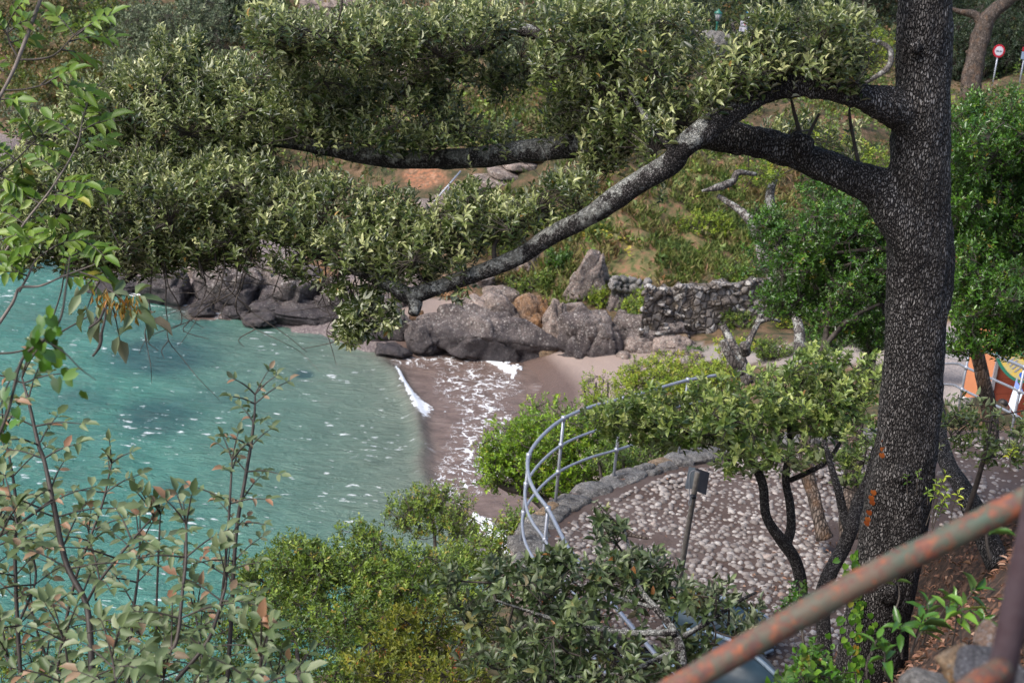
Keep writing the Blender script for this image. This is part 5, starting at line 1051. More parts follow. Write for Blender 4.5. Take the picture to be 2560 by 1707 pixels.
trunk_only('pruned_stump', 'pollarded grey stump with sawn limbs poking out above the lime green shrubs', [(1870, 960, 19.5), (1855, 905, 19.5), (1830, 860, 19.6), (1808, 815, 19.7)], [32, 26, 22, 17], BARKG,
           extra=[([(1860, 930, 19.5), (1825, 890, 19.4), (1808, 850, 19.4)], [30, 26, 18]), ([(1850, 905, 19.5), (1872, 855, 19.6), (1895, 805, 19.7), (1905, 775, 19.8)], [18, 16, 13, 9]), ([(1895, 806, 19.7), (1925, 798, 19.7), (1950, 803, 19.8)], [12, 10, 8]), ([(1862, 880, 19.3), (1862, 862, 19.15)], [30, 26])])
bush('bay_tree', 'dense glossy green tree filling the space left of the big trunk below the lower limb', 'tree', [(2100, 560, 140, 80, 16, .8), (2000, 640, 130, 90, 16.3, .8), (2130, 690, 120, 100, 16, .8), (1990, 740, 110, 60, 16.2, .6), (2120, 800, 110, 50, 16, .6), (2060, 470, 80, 40, 16.5, .5), (2190, 600, 70, 160, 16.3, .6), (1930, 560, 70, 60, 16.4, .5), (2180, 820, 60, 60, 16, .5)],
     [([(2010, 1080, 15.5), (2030, 950, 15.6), (2060, 860, 15.7), (2072, 780, 15.9), (2078, 700, 16), (2090, 600, 16), (2100, 560, 16)], [22, 20, 16, 14, 12, 10, 6]), ([(2050, 880, 15.6), (2120, 800, 15.6), (2200, 760, 15.6)], [14, 12, 8]), ([(2230, 622, 15.8), (2130, 628, 15.8), (2040, 640, 15.9)], [14, 10, 5])],
     LAUR, 8, .055, .027, cover=3.4, foot=W(2010, 1080, 15.5), tm=.38, updir=.5)
bush('bay_tree', 'light green foliage seen in the window between the two oak limbs and the trunk', 'tree', [(2140, 400, 90, 60, 21, .7), (2050, 350, 100, 40, 21, .6), (1900, 430, 80, 40, 22, .5), (1800, 330, 90, 50, 22, .5)], [([(2150, 700, 21), (2145, 560, 21), (2140, 420, 21)], [16, 14, 9])], LIME, 8, .07, .03, cover=1.6, foot=W(2150, 700, 21), tm=.35)
bush('evergreen_tree', 'tall glossy evergreen filling the right edge with bright top and dark shaded underside', 'tree', [(2480, 340, 150, 110, 14.5, .9), (2600, 320, 120, 110, 14.5, .9), (2470, 480, 130, 120, 15, .9), (2600, 520, 130, 160, 15, .9), (2450, 640, 110, 110, 15, .8), (2560, 720, 130, 90, 14.5, .8), (2430, 780, 80, 50, 14.8, .6), (2550, 800, 90, 40, 14.6, .5), (2440, 250, 20, 40, 14.2, .2), (2530, 250, 20, 40, 14.2, .2), (2400, 420, 60, 160, 15.3, .5), (2400, 660, 60, 160, 15.3, .5), (2520, 620, 120, 140, 15.4, .6), (2410, 850, 60, 40, 15, .4), (2520, 850, 100, 40, 14.6, .4)],
     [([(2480, 1120, 17.5), (2473, 1030, 17.5), (2460, 960, 17.4), (2445, 890, 17.3), (2428, 815, 17), (2440, 700, 16.5), (2470, 560, 15.6), (2500, 420, 15)], [40, 38, 36, 34, 34, 32, 26, 14]), ([(2440, 720, 16.4), (2540, 640, 15.5), (2600, 560, 15)], [24, 18, 10])],
     LAUR, 8, .060, .028, cover=4.2, foot=W(2480, 1120, 17.5), barkm=BARKT, tm=.42, stemname='trunk', maxn=700)
bush('roadside_shrub', 'thin sprays of drooping leaves hanging right of the big trunk above the dark stems', 'shrub', [(2420, 1040, 90, 60, 9.8, .3), (2500, 1120, 90, 60, 9.8, .3), (2560, 1060, 50, 60, 9.8, .3), (2390, 1090, 50, 40, 9.9, .2)],
     [([(2400, 1330, 9.9), (2436, 1225, 9.8), (2463, 1130, 9.7), (2480, 1040, 9.7)], [14, 14, 12, 7])], OAKY, 6, .062, .022, 'oval', cover=.75, foot=W(2400, 1330, 9.9), tm=.35, updir=.2, outdir=.5, rnd=.8)
trunk_only('tree_trunk', 'thick dark curved stem right of the big trunk reaching down behind the rusty rail', [(2500, 1420, 9.8), (2440, 1290, 10), (2405, 1215, 10.2), (2372, 1165, 10.4), (2352, 1110, 10.6), (2340, 1040, 10.8), (2330, 960, 11)], [62, 54, 46, 42, 42, 46, 40], BARK)

# -- lower slope shrubs
bush('shrub', 'small tree with black stem and bright crown at the edge of the surf', 'shrub', [(1080, 1250, 110, 55, 17.5, .6), (1020, 1290, 70, 50, 17.5, .5), (1140, 1310, 90, 45, 17.3, .5)], [([(1110, 1560, 16.8), (1100, 1490, 17), (1090, 1400, 17.2), (1086, 1330, 17.4), (1080, 1260, 17.5)], [14, 13, 10, 8, 5])], MYRT, 8, .050, .024, cover=1.9, foot=W(1110, 1560, 16.8), tm=.6)
bush('shrub', 'broad airy green shrub at the bottom in front of the turquoise water', 'shrub', [(1000, 1480, 160, 80, 15, .7), (820, 1420, 180, 90, 15.5, .9), (960, 1400, 130, 80, 15.5, .8), (740, 1390, 110, 70, 15.5, .6), (900, 1330, 70, 40, 15.6, .5), (700, 1480, 120, 80, 15, .7), (880, 1540, 170, 90, 14.5, .7), (620, 1420, 60, 40, 15.2, .5), (1060, 1420, 120, 70, 15, .6), (1150, 1500, 110, 60, 14.6, .5)], [([(860, 1760, 14.6), (850, 1600, 15), (800, 1470, 15.4), (770, 1380, 15.5)], [20, 16, 12, 6]), ([(880, 1740, 14.6), (930, 1570, 15), (960, 1440, 15.4), (950, 1350, 15.5)], [20, 15, 10, 5]), ([(850, 1600, 15), (700, 1500, 15.2), (640, 1430, 15.3)], [14, 10, 5])], MYRT, 8, .062, .028, cover=2.5, foot=W(870, 1780, 14.4), tm=.5)
bush('shrub', 'green shrub just left of the railing with foam behind it', 'shrub', [(1180, 1400, 120, 70, 16.5, .6), (1240, 1350, 80, 50, 16.8, .5), (1120, 1450, 110, 60, 16.2, .6), (1290, 1300, 60, 50, 17, .3)], [([(1180, 1640, 15.6), (1180, 1520, 16), (1190, 1400, 16.5)], [16, 12, 7])], MYRT, 8, .062, .028, cover=1.7, foot=W(1180, 1640, 15.6), tm=.55)
bush('shrub', 'yellow green privet like shrub at the bottom edge', 'shrub', [(1050, 1590, 170, 90, 12.8, .7), (1180, 1560, 110, 70, 12.6, .6), (960, 1650, 120, 70, 12.5, .6), (1150, 1680, 160, 70, 12, .6), (1000, 1540, 90, 40, 12.8, .4)], [([(1080, 1820, 11.6), (1070, 1700, 12.2), (1060, 1600, 12.7)], [24, 18, 9])], YELW, 8, .062, .028, cover=2.2, foot=W(1080, 1820, 11.6), tm=.5, tips=.01)
bush('shrub', 'darker small leaved shrub between the airy shrub and the ash saplings at the bottom', 'shrub', [(760, 1620, 150, 90, 13.5, .7), (650, 1560, 100, 80, 13.6, .6), (880, 1680, 120, 60, 13, .5), (560, 1650, 110, 80, 13.6, .6)], [([(760, 1800, 12.6), (750, 1700, 13), (740, 1600, 13.4)], [20, 15, 8])], MYRT, 8, .055, .025, cover=1.6, foot=W(760, 1800, 12.6), tm=.3)
bush('shrub', 'green shrub in the bottom corner behind the ash saplings', 'shrub', [(120, 1660, 150, 80, 12, .7), (320, 1680, 150, 60, 12, .6), (500, 1560, 130, 70, 13, .6), (300, 1560, 120, 50, 13, .5), (20, 1600, 80, 80, 12, .5)], [([(180, 1850, 11), (180, 1740, 11.5), (180, 1650, 12)], [20, 15, 8])], MYRT, 8, .05, .024, cover=.9, foot=W(180, 1850, 11), tm=.4)
# dark oak boughs low in front of the terrace
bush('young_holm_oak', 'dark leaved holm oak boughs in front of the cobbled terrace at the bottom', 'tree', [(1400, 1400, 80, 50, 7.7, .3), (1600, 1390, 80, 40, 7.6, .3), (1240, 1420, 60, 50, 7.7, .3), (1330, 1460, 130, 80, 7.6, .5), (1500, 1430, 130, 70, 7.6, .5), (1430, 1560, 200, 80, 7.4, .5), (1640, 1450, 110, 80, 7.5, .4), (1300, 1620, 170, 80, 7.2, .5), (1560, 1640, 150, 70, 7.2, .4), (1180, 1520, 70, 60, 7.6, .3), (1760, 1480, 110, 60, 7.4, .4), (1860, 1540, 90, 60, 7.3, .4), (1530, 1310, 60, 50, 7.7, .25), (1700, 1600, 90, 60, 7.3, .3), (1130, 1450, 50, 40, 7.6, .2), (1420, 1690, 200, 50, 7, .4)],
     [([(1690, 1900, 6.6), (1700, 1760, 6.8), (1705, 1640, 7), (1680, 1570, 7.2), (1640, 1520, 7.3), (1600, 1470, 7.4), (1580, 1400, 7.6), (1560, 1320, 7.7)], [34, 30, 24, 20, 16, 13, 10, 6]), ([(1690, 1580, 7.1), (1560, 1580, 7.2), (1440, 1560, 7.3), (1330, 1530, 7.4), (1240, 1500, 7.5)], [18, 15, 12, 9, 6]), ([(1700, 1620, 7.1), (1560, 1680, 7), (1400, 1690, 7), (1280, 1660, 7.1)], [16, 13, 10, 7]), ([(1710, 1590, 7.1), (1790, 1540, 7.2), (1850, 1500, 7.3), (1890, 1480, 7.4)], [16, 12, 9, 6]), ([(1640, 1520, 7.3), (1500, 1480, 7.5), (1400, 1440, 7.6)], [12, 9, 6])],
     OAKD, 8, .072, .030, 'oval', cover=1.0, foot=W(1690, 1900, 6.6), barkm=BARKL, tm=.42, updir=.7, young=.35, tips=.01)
bush('rust_leaved_shrub', 'few orange red leaves glowing inside the bottom shrubs', 'shrub', [(1270, 1480, 30, 30, 12.2, .2), (1350, 1500, 30, 25, 12.2, .2), (1135, 1630, 16, 40, 11.8, .2)], 'auto', REDL, 6, .06, .028, cover=.7, foot=W(1270, 1640, 12.2))

# -- ash saplings: compound leaves
def frond(la, st, p0, p1, pairs, ll, up, orange=.0, dark=0.0, kind='oval', wd=.42):
    p0, p1 = np.asarray(p0, float), np.asarray(p1, float); d = p1-p0; L_ = np.linalg.norm(d); dn = d/L_
    mid = (p0+p1)/2+np.array([0, 0, .06*L_]); X = catmull([p0, mid, p1], 6); tube(st, [p0, mid, p1], [.0045, .0035, .002], 4, 4, cap=False)
    sd = unit(np.cross(dn, up)); P, D, Nn, S = [], [], [], []
    for i in range(pairs):
        t = .30+.62*i/max(pairs-1, 1); q = X[int(t*(len(X)-1))]
        for s in (-1, 1):
            P.append(q); D.append(dn*.55+sd*s*.85+rng.normal(size=3)*.14+np.array([0, 0, -.12])); Nn.append(up+rng.normal(size=3)*.28); S.append(ll*rng.uniform(.75, 1.05)*(.75+.35*t))
    P.append(p1); D.append(dn+rng.normal(size=3)*.1); Nn.append(up+rng.normal(size=3)*.2); S.append(ll*1.15)
    S = np.array(S); ti = np.clip(rng.uniform(.15, .82, len(S))-dark, 0, 1); ti = np.where(rng.random(len(S)) < orange, rng.uniform(.9, 1, len(S)), ti)
    leaves(la, np.array(P), np.array(D), np.array(Nn), S, S*wd, ti, kind)
def ash(label, stems, mat, fr_len=.22, ll=.085, every=.12, pairs=3, orange=.08, foot=None, name='ash_sapling', cat='sapling', group='ash saplings on the near bank', start=.25, wmul=1.0, wd=.46):
    DS = 1.5; stems = [([(u_, v_, d_*DS) for u_, v_, d_ in p_], w_) for p_, w_ in stems]; fr_len *= DS*.95; ll *= DS*.68; every *= DS*1.2
    root = thing(name, label, cat, foot if foot is not None else W(*stems[0][0][0]), group); la, st = Acc(), Acc()
    for pts, wdt in stems:
        C = limb(root, 'stem', STEMD, pts, [x*wmul for x in wdt], 8, 8, .06, 9, 3)
        seg = np.linalg.norm(np.diff(C, axis=0), axis=1); cum = np.concatenate([[0], np.cumsum(seg)]); tot = cum[-1]; s = tot*start; side = rng.uniform(0, 6.28)
        while s < tot:
            q = np.array([np.interp(s, cum, C[:, k]) for k in range(3)]); side += 1.571+rng.normal()*.2
            for sg in (0, math.pi):
                az = side+sg; f = fr_len*rng.uniform(.7, 1.15)*(1-.35*s/tot); dr = unit(np.array([math.cos(az), math.sin(az), rng.uniform(.1, .6)]))
                frond(la, st, q, q+dr*f, pairs, ll*rng.uniform(.7, 1.0), np.array([0, -.25, 1.0]), orange, 0, wd=wd)
            s += every*.5*rng.uniform(.7, 1.25)
        for k in range(3):
            dr = unit(np.array([rng.normal()*.5, rng.normal()*.5, 1])); frond(la, st, C[-1], C[-1]+dr*fr_len*.5, 2, ll*.8, np.array([rng.normal()*.3, -.5, .6]), orange*1.6, wd=wd)
    st.build('leaf_stalk', STEMD, root); la.build('foliage', mat, root); return root
ash('tallest ash sapling in the lower corner with thin dark stem and browning tips', [([(232, 1800, 3.9), (230, 1700, 3.9), (226, 1597, 3.95), (214, 1505, 4), (165, 1405, 4.05), (134, 1260, 4.1), (111, 1153, 4.15), (96, 1110, 4.2), (73, 1009, 4.25), (55, 945, 4.3)], [19, 18, 17, 16, 15, 13, 11, 10, 8, 5]), ([(214, 1510, 4), (250, 1450, 4), (330, 1350, 4.05), (385, 1290, 4.1)], [9, 8, 6, 4]), ([(130, 1250, 4.1), (60, 1300, 4.0), (0, 1340, 4.0)], [8, 7, 5])], ASH, .24, .078, .14, 3, .09)
ash('slim ash sapling standing against the pale water with pointed top', [([(560, 1800, 4.5), (575, 1600, 4.55), (590, 1340, 4.6), (612, 1203, 4.65), (628, 1107, 4.7), (636, 1040, 4.72), (638, 985, 4.75)], [11, 11, 10, 9, 8, 6, 4]), ([(548, 1560, 4.5), (566, 1380, 4.5), (576, 1230, 4.55), (580, 1150, 4.6)], [7, 7, 6, 4])], ASH, .20, .060, .16, 3, .11, start=.3)
ash('ash sapling with broad leaves rising at the middle of the lower left', [([(385, 1800, 3.7), (394, 1673, 3.75), (440, 1605, 3.8), (456, 1480, 3.85), (465, 1394, 3.9), (466, 1310, 3.95)], [12, 12, 10, 9, 8, 5]), ([(440, 1700, 3.8), (520, 1600, 3.85), (560, 1480, 3.9), (566, 1450, 3.9)], [12, 10, 8, 5])], ASH, .20, .078, .13, 3, .09, start=.35)
ash('short dark ash sapling seen against the water left of the pointed one', [([(120, 1800, 4.8), (180, 1480, 4.85), (228, 1337, 4.9), (258, 1252, 4.95), (279, 1157, 5)], [9, 8, 7, 6, 4]), ([(240, 1500, 4.9), (232, 1400, 4.9), (222, 1330, 4.95)], [6, 5, 4])], ASH, .20, .066, .14, 3, .05, start=.45)
ash('bushy ash sapling growing along the picture edge below the climbing vine', [([(60, 1800, 4.2), (46, 1600, 4.25), (38, 1400, 4.3), (40, 1260, 4.35), (25, 1150, 4.4), (8, 1080, 4.4)], [12, 11, 9, 8, 6, 4]), ([(46, 1560, 4.2), (90, 1440, 4.3), (60, 1330, 4.3)], [8, 6, 4]), ([(-60, 1500, 4.1), (-20, 1380, 4.2), (10, 1250, 4.3)], [9, 8, 5])], ASH, .22, .075, .13, 3, .06, start=.25)
ash('low ash sapling with large pale leaves nearest the camera at the bottom', [([(620, 1900, 3.1), (640, 1780, 3.15), (650, 1690, 3.2), (652, 1640, 3.2)], [12, 11, 9, 6]), ([(560, 1900, 3.1), (520, 1780, 3.2), (470, 1740, 3.2)], [9, 8, 5]), ([(330, 1900, 3.3), (300, 1760, 3.4), (280, 1640, 3.5)], [9, 8, 5])], ASH, .20, .085, .09, 3, .06, start=.3)
ash('twiggy ash sapling with one bare upright shoot among the lower left leaves', [([(390, 1660, 4.1), (392, 1500, 4.1), (398, 1350, 4.1), (401, 1285, 4.1)], [6, 6, 5, 3])], ASH, .12, .06, .30, 2, .2, start=.75)
for (u0, v0, u1, v1, d_) in ():
    pass
ash('many stemmed ash sapling filling the bottom between the two taller ones', [([(330, 1850, 4.4), (320, 1700, 4.4), (330, 1560, 4.45), (345, 1440, 4.5), (350, 1370, 4.5)], [11, 10, 8, 6, 4]), ([(280, 1850, 4.4), (150, 1700, 4.4), (100, 1600, 4.4), (80, 1520, 4.4)], [9, 8, 6, 4]), ([(500, 1850, 4.3), (520, 1720, 4.3), (500, 1620, 4.35), (490, 1540, 4.4)], [9, 8, 6, 4])], ASH, .24, .075, .10, 3, .08, start=.2)
ash('leafy ash sapling at the bottom with its top just below the water line of sight', [([(200, 1900, 3.8), (190, 1760, 3.8), (170, 1660, 3.8), (160, 1600, 3.8)], [9, 8, 6, 4]), ([(420, 1900, 3.9), (400, 1780, 3.9), (410, 1690, 3.9)], [8, 7, 5]), ([(30, 1900, 3.9), (40, 1740, 3.9), (20, 1640, 3.9)], [8, 7, 5]), ([(760, 1900, 4.2), (720, 1780, 4.2), (690, 1700, 4.2)], [8, 6, 5])], ASH, .24, .08, .10, 3, .06, start=.2)
# hanging ash boughs
def bough(label, stems, sprays, mat, d, name='ash_bough', cat='tree branch', ll=.068, pairs=4, orange=.02, group='ash boughs hanging in from the edge'):
    DS = 1.5; stems = [([(u_, v_, d_*DS) for u_, v_, d_ in p_], w_) for p_, w_ in stems]; d *= DS; ll *= DS*.85; sprays = [(a_, b_, c_, d_, e_*DS) for a_, b_, c_, d_, e_ in sprays]
    root = thing(name, label, cat, W(*stems[0][0][0]), group); la, st = Acc(), Acc()
    for pts, wdt in stems: limb(root, 'branch', TWIGG if wdt[0] > 6 else TWIG, pts, wdt, 8, 7, .08, 9, 3)
    for (u0, v0, u1, v1, dd) in sprays: frond(la, st, W(u0, v0, d+dd), W(u1, v1, d+dd+rng.normal()*.08), pairs, ll*rng.uniform(.85, 1.1), unit(np.array([rng.normal()*.15, -.45, 1.0])), orange, -.1)
    st.build('leaf_stalk', STEMD, root); la.build('foliage', mat, root)
bough('sunlit ash bough in the top corner with long slanting stem', [([(110, -40, 4.4), (101, 0, 4.4), (46, 148, 4.4), (20, 205, 4.4), (-10, 260, 4.4)], [10, 10, 10, 9, 9]), ([(50, 150, 4.4), (100, 148, 4.4), (142, 134, 4.4), (191, 84, 4.4), (230, 60, 4.4)], [5, 5, 4, 3, 2]), ([(8, 226, 4.4), (60, 224, 4.4), (115, 210, 4.4), (150, 190, 4.4)], [5, 4, 3, 2]), ([(45, 145, 4.4), (22, 100, 4.4), (20, 60, 4.4)], [5, 4, 3])],
      [(190, 90, 275, 40, 0), (170, 105, 280, 95, 0), (150, 125, 225, 150, .05), (185, 88, 140, 40, .05), (115, 210, 180, 180, 0), (120, 208, 225, 232, 0), (100, 215, 170, 165, .03), (20, 62, 60, 0, 0), (22, 80, 70, 50, 0), (20, 90, -20, 40, 0), (20, 110, 70, 100, 0), (10, 180, -30, 150, 0), (0, 250, 40, 250, 0)], ASHG, 4.4)
bough('lower ash bough with fresh green leaflets spread over the left side of the oak', [([(-20, 680, 4.6), (60, 560, 4.6), (130, 470, 4.6), (190, 370, 4.6), (205, 310, 4.6)], [7, 6, 5, 4, 3]), ([(-10, 440, 4.6), (40, 400, 4.6), (90, 350, 4.6)], [5, 4, 3])],
      [(205, 310, 220, 255, 0), (200, 330, 275, 300, 0), (195, 345, 130, 300, 0), (190, 370, 260, 350, .03), (150, 440, 90, 395, 0), (140, 460, 210, 460, 0), (120, 490, 190, 500, 0), (100, 510, 30, 480, 0), (90, 350, 60, 300, 0), (80, 360, 140, 380, 0), (40, 400, -10, 370, 0), (60, 560, 0, 530, 0), (70, 545, 140, 550, 0), (50, 400, 60, 450, 0), (0, 440, 50, 470, 0), (130, 480, 250, 480, .1), (20, 330, -20, 300, 0), (0, 600, 60, 590, 0)], ASHG, 4.6, ll=.078)
bough('ash bough with grey green leaflets and a cluster of yellowing keys over the water', [([(-30, 850, 4.5), (30, 760, 4.5), (50, 720, 4.5), (100, 715, 4.5), (160, 690, 4.5), (240, 660, 4.5)], [9, 8, 8, 6, 5, 3]), ([(48, 730, 4.5), (70, 690, 4.5), (90, 650, 4.5), (130, 620, 4.5)], [7, 6, 4, 3]), ([(-20, 884, 4.5), (40, 880, 4.5), (100, 860, 4.5), (170, 820, 4.5), (225, 788, 4.5)], [5, 5, 4, 4, 3]), ([(160, 690, 4.5), (150, 740, 4.5), (120, 830, 4.5)], [4, 4, 3])],
      [(240, 660, 270, 700, 0), (130, 620, 190, 600, 0), (110, 640, 60, 590, 0), (120, 630, 130, 580, 0), (90, 650, 40, 640, 0), (70, 690, 10, 680, 0), (60, 700, 20, 660, 0), (160, 690, 175, 640, 0), (150, 690, 220, 700, 0), (30, 640, 80, 610, 0), (100, 600, 30, 590, 0), (180, 640, 240, 620, 0), (200, 600, 260, 640, .05)], ASHG, 4.5, ll=.07)
bough('spray of large hanging ash leaves ending the bough over the clear water', [([(200, 680, 4.3), (250, 700, 4.3), (275, 740, 4.3), (280, 790, 4.3)], [5, 4, 3, 2])], [(250, 700, 215, 780, 0), (265, 720, 335, 780, 0), (275, 745, 300, 850, 0), (280, 760, 370, 800, 0), (270, 740, 250, 810, 0), (230, 700, 200, 740, 0), (265, 730, 345, 740, 0)], ASH, 4.3, ll=.085, pairs=2, orange=.0)
# keys cluster, dead stub, climbing vine
a = Acc(); n = 80; t = rng.random(n); u = 250+90*t+rng.normal(size=n)*14; v = 735+35*t+rng.normal(size=n)*14; P = W(u, v, np.full(n, 6.4)+rng.normal(size=n)*.04)
leaves(a, P, unit(rng.normal(size=(n, 3))*[.35, .35, .2]+[0, 0, -1]), rng.normal(size=(n, 3))+[0, -1, 0], .05, .011, rng.uniform(.2, 1, n), 'rh')
tag(a.build('seed_cluster', leafmat('ash keys', [(0, (.20, .16, .03)), (.5, (.40, .24, .04)), (1, (.50, .17, .03))], (.3, .2, .05), .5, .3)), 'hanging bunch of yellow and rust coloured ash seed keys', 'seed cluster')
a = Acc(); tube(a, [W(253, 833, 6.0), W(252, 856, 6.0), W(243, 876, 6.0), W(232, 890, 6.0)], [.0095, .009, .007, .006], 8, 5, .2, 20)
tube(a, [W(262, 770, 6.0), W(248, 800, 6.0), W(222, 820, 6.0)], [.007, .006, .004], 8, 5, .2, 20); tube(a, [W(266, 762, 6.0), W(262, 800, 6.0), W(253, 836, 6.0)], [.004, .005, .007], 8, 5, .2, 20); tag(a.build('dead_twig', TWIG), 'short black dead twig hanging in front of the turquoise water', 'twig')
root = thing('climbing_vine', 'climbing vine with heart shaped dark green leaves on bent stems at the picture edge', 'vine', W(-30, 1150, 4.2)); la = Acc()
for pts in ([(-30, 1150, 4.2), (20, 1030, 4.2), (55, 900, 4.2), (110, 850, 4.2), (150, 800, 4.2), (165, 720, 4.2), (175, 640, 4.2)], [(110, 850, 4.2), (160, 880, 4.2), (200, 920, 4.2), (240, 950, 4.2)], [(55, 905, 4.2), (20, 960, 4.2), (0, 1020, 4.2)], [(150, 800, 4.2), (120, 840, 4.2), (60, 920, 4.2), (30, 990, 4.2)]):
    C = limb(root, 'stem', STEMD, pts, [10, 8, 8, 7, 6, 5, 3][:len(pts)] if len(pts) > 4 else [5, 4, 3, 2][:len(pts)], 6, 6, .08, 8)
LV = [(100, 880), (108, 905), (120, 835), (130, 820), (150, 950), (170, 948), (212, 975), (125, 785), (130, 770), (95, 830), (90, 845), (100, 850), (140, 830), (115, 800), (145, 900), (165, 930), (185, 930), (60, 870), (70, 880), (118, 870), (98, 870), (20, 960), (10, 1000), (30, 1020), (0, 1060), (40, 1050), (15, 1090), (35, 930), (120, 910), (150, 880), (155, 830), (110, 820), (80, 860), (130, 850)]
n = len(LV); P = np.array([W(u+rng.normal()*6, v+rng.normal()*6, 4.18+rng.normal()*.04) for u, v in LV]); leaves(la, P, unit(rng.normal(size=(n, 3))*[.5, .4, .3]+[.1, 0, -.8]), unit(rng.normal(size=(n, 3))*.4+[-.2, -1, .4]), rng.uniform(.035, .05, n), rng.uniform(.03, .045, n), rng.random(n)*.8, 'heart')
la.build('foliage', LAUR, root)
# bottom right greenery
def seedling(u, v, d, n, ln, mat, label, h=.12, sd=.10, name='laurel_seedling', foot=None, group='seedlings on the litter slope', k=6):
    root = thing(name, label, 'seedling', W(u, v, d), group); st, la = Acc(), Acc(); base = W(u, v, d); P, D = [], []
    for i in range(n):
        o = rng.normal(size=3)*sd*np.array([1.3, .7, .2]); p0 = base+o*np.array([1, 1, .3]); p1 = p0+np.array([rng.normal()*.03, rng.normal()*.03, h*rng.uniform(.7, 1.4)]); tube(st, [p0, (p0+p1)/2+rng.normal(size=3)*.01, p1], [.004, .003, .002], 5, 4, cap=False); P.append(p1); D.append(unit(p1-p0))
    shoots(la, np.array(P), np.array(D), k, ln, ln*.36, .5, .2, h*.4, 'oval', (1.5, .7), .0, .1, .1)
    st.build('stem', TWIG, root); la.build('foliage', mat, root)
seedling(2350, 1610, 5.0, 9, .10, LAUR, 'cluster of glossy laurel seedlings right of the foot of the big trunk', .14, .13)
seedling(2190, 1700, 4.6, 2, .10, LAUR, 'single laurel seedling with long leaves in front of the foot of the big trunk', .10, .03)
seedling(2500, 1400, 3.4, 1, .075, LAUR, 'pale seedling on a curved stalk beneath the rusty rail near the post', .10, .02)
seedling(2420, 1560, 5.2, 3, .08, LAUR, 'small dark seedlings uphill of the glossy laurel cluster', .10, .10)
seedling(2340, 1330, 8.6, 6, .05, LIME, 'little light green sprouts beside the right edge of the big trunk', .30, .10, k=9)
seedling(2330, 1250, 8.5, 3, .045, ASHG, 'small sprig with pinkish tips growing off the right of the big trunk', .16, .06)
seedling(2535, 1180, 8.0, 2, .07, LIME, 'two pale leaves sprouting just above the rusty rail at the picture edge', .10, .04)
bush('ground_shrub', 'bright green low shrub at the bottom between the rusty rail and the big trunk', 'shrub', [(2030, 1650, 90, 60, 6.6, .3), (2090, 1700, 70, 50, 6.5, .3), (1960, 1700, 70, 40, 6.5, .3)], [([(2030, 1800, 6.4), (2030, 1720, 6.5), (2030, 1660, 6.6)], [12, 9, 6])], LAUR, 7, .055, .034, 'oval', cover=1.6, foot=W(2030, 1800, 6.4), tm=.45)
bush('ground_shrub', 'leafy sprouts climbing the nearer stem of the forked young oak', 'shrub', [(2000, 1480, 40, 50, 9.5, .15), (1960, 1520, 30, 40, 9.5, .15)], [([(2010, 1620, 9.4), (2000, 1520, 9.5), (2000, 1470, 9.5)], [8, 6, 4])], LAUR, 7, .05, .030, 'oval', cover=.9, foot=W(2010, 1620, 9.4), tm=.3)
print('shoots', NSH[0])
# ================================================================ MADE THINGS
# curved galvanised railing of the terrace
def railing(name, label, path, heights, posts, rr=.021, pr=.022, group=None, step=None):
    root = thing(name, label, 'railing', path[0], group); P = np.array(path)
    for h_, r_ in zip(heights, (rr, rr*.8, rr*.8, rr*.8)):
        a = Acc(); tube(a, P+np.array([0, 0, h_]), r_, 10, 10, cap=True); a.build('rail', GALV, root)
    for b in posts:
        b = np.array(b); a = Acc(); tube(a, [b-np.array([0, 0, .25]), b+np.array([0, 0, heights[0]])], pr*.85, 10, 1)
        o = a.build('post', GALV, root); sub(o, root); c = Acc()
        for h_ in heights: tube(c, [b+np.array([0, 0, h_-.028]), b+np.array([0, 0, h_+.028])], pr*1.35, 12, 1)
        c.build('clamp', GALV, o)
    return root
TOP = [(1790, 938), (1720, 950), (1640, 972), (1556, 996), (1480, 1016), (1409, 1046), (1355, 1090), (1322, 1139), (1322, 1190), (1340, 1232), (1370, 1272), (1400, 1330), (1425, 1375), (1500, 1470), (1600, 1590), (1720, 1730)]
FH = 1.08
FP = [G(u, v, ZT+FH)-np.array([0, 0, FH]) for u, v in TOP]
railing('railing', 'curved galvanised tube railing with three rails along the edge of the cobbled terrace', FP, (FH, .74, .40), [FP[1], FP[3], FP[5], FP[7], FP[10], FP[13], FP[15]])
bb = W(2527, 1066, 20.0); q0 = W(2405, 958, 22.0)
q0[2] = bb[2]-.15; off = (W(2427, 864, 22)-q0)*[1, 1, 0]; bt = W(2561, 918, 20.0); hh = 1.12
pb = np.array([bt[0], bt[1], bt[2]-hh]); p0 = W(2426, 864, 22.0)-np.array([0, 0, hh])
railing('railing', 'straight galvanised railing beside the sloping path near the orange kiosk', [W(2300, 870, 24)-np.array([0, 0, hh]), W(2366, 858, 23.2)-np.array([0, 0, hh]), W(2403, 856, 22.6)-np.array([0, 0, hh]), p0, pb, W(2700, 980, 18)-np.array([0, 0, hh])], (hh, .76, .40), [p0, pb, W(2366, 858, 23.2)-np.array([0, 0, hh])], .024)
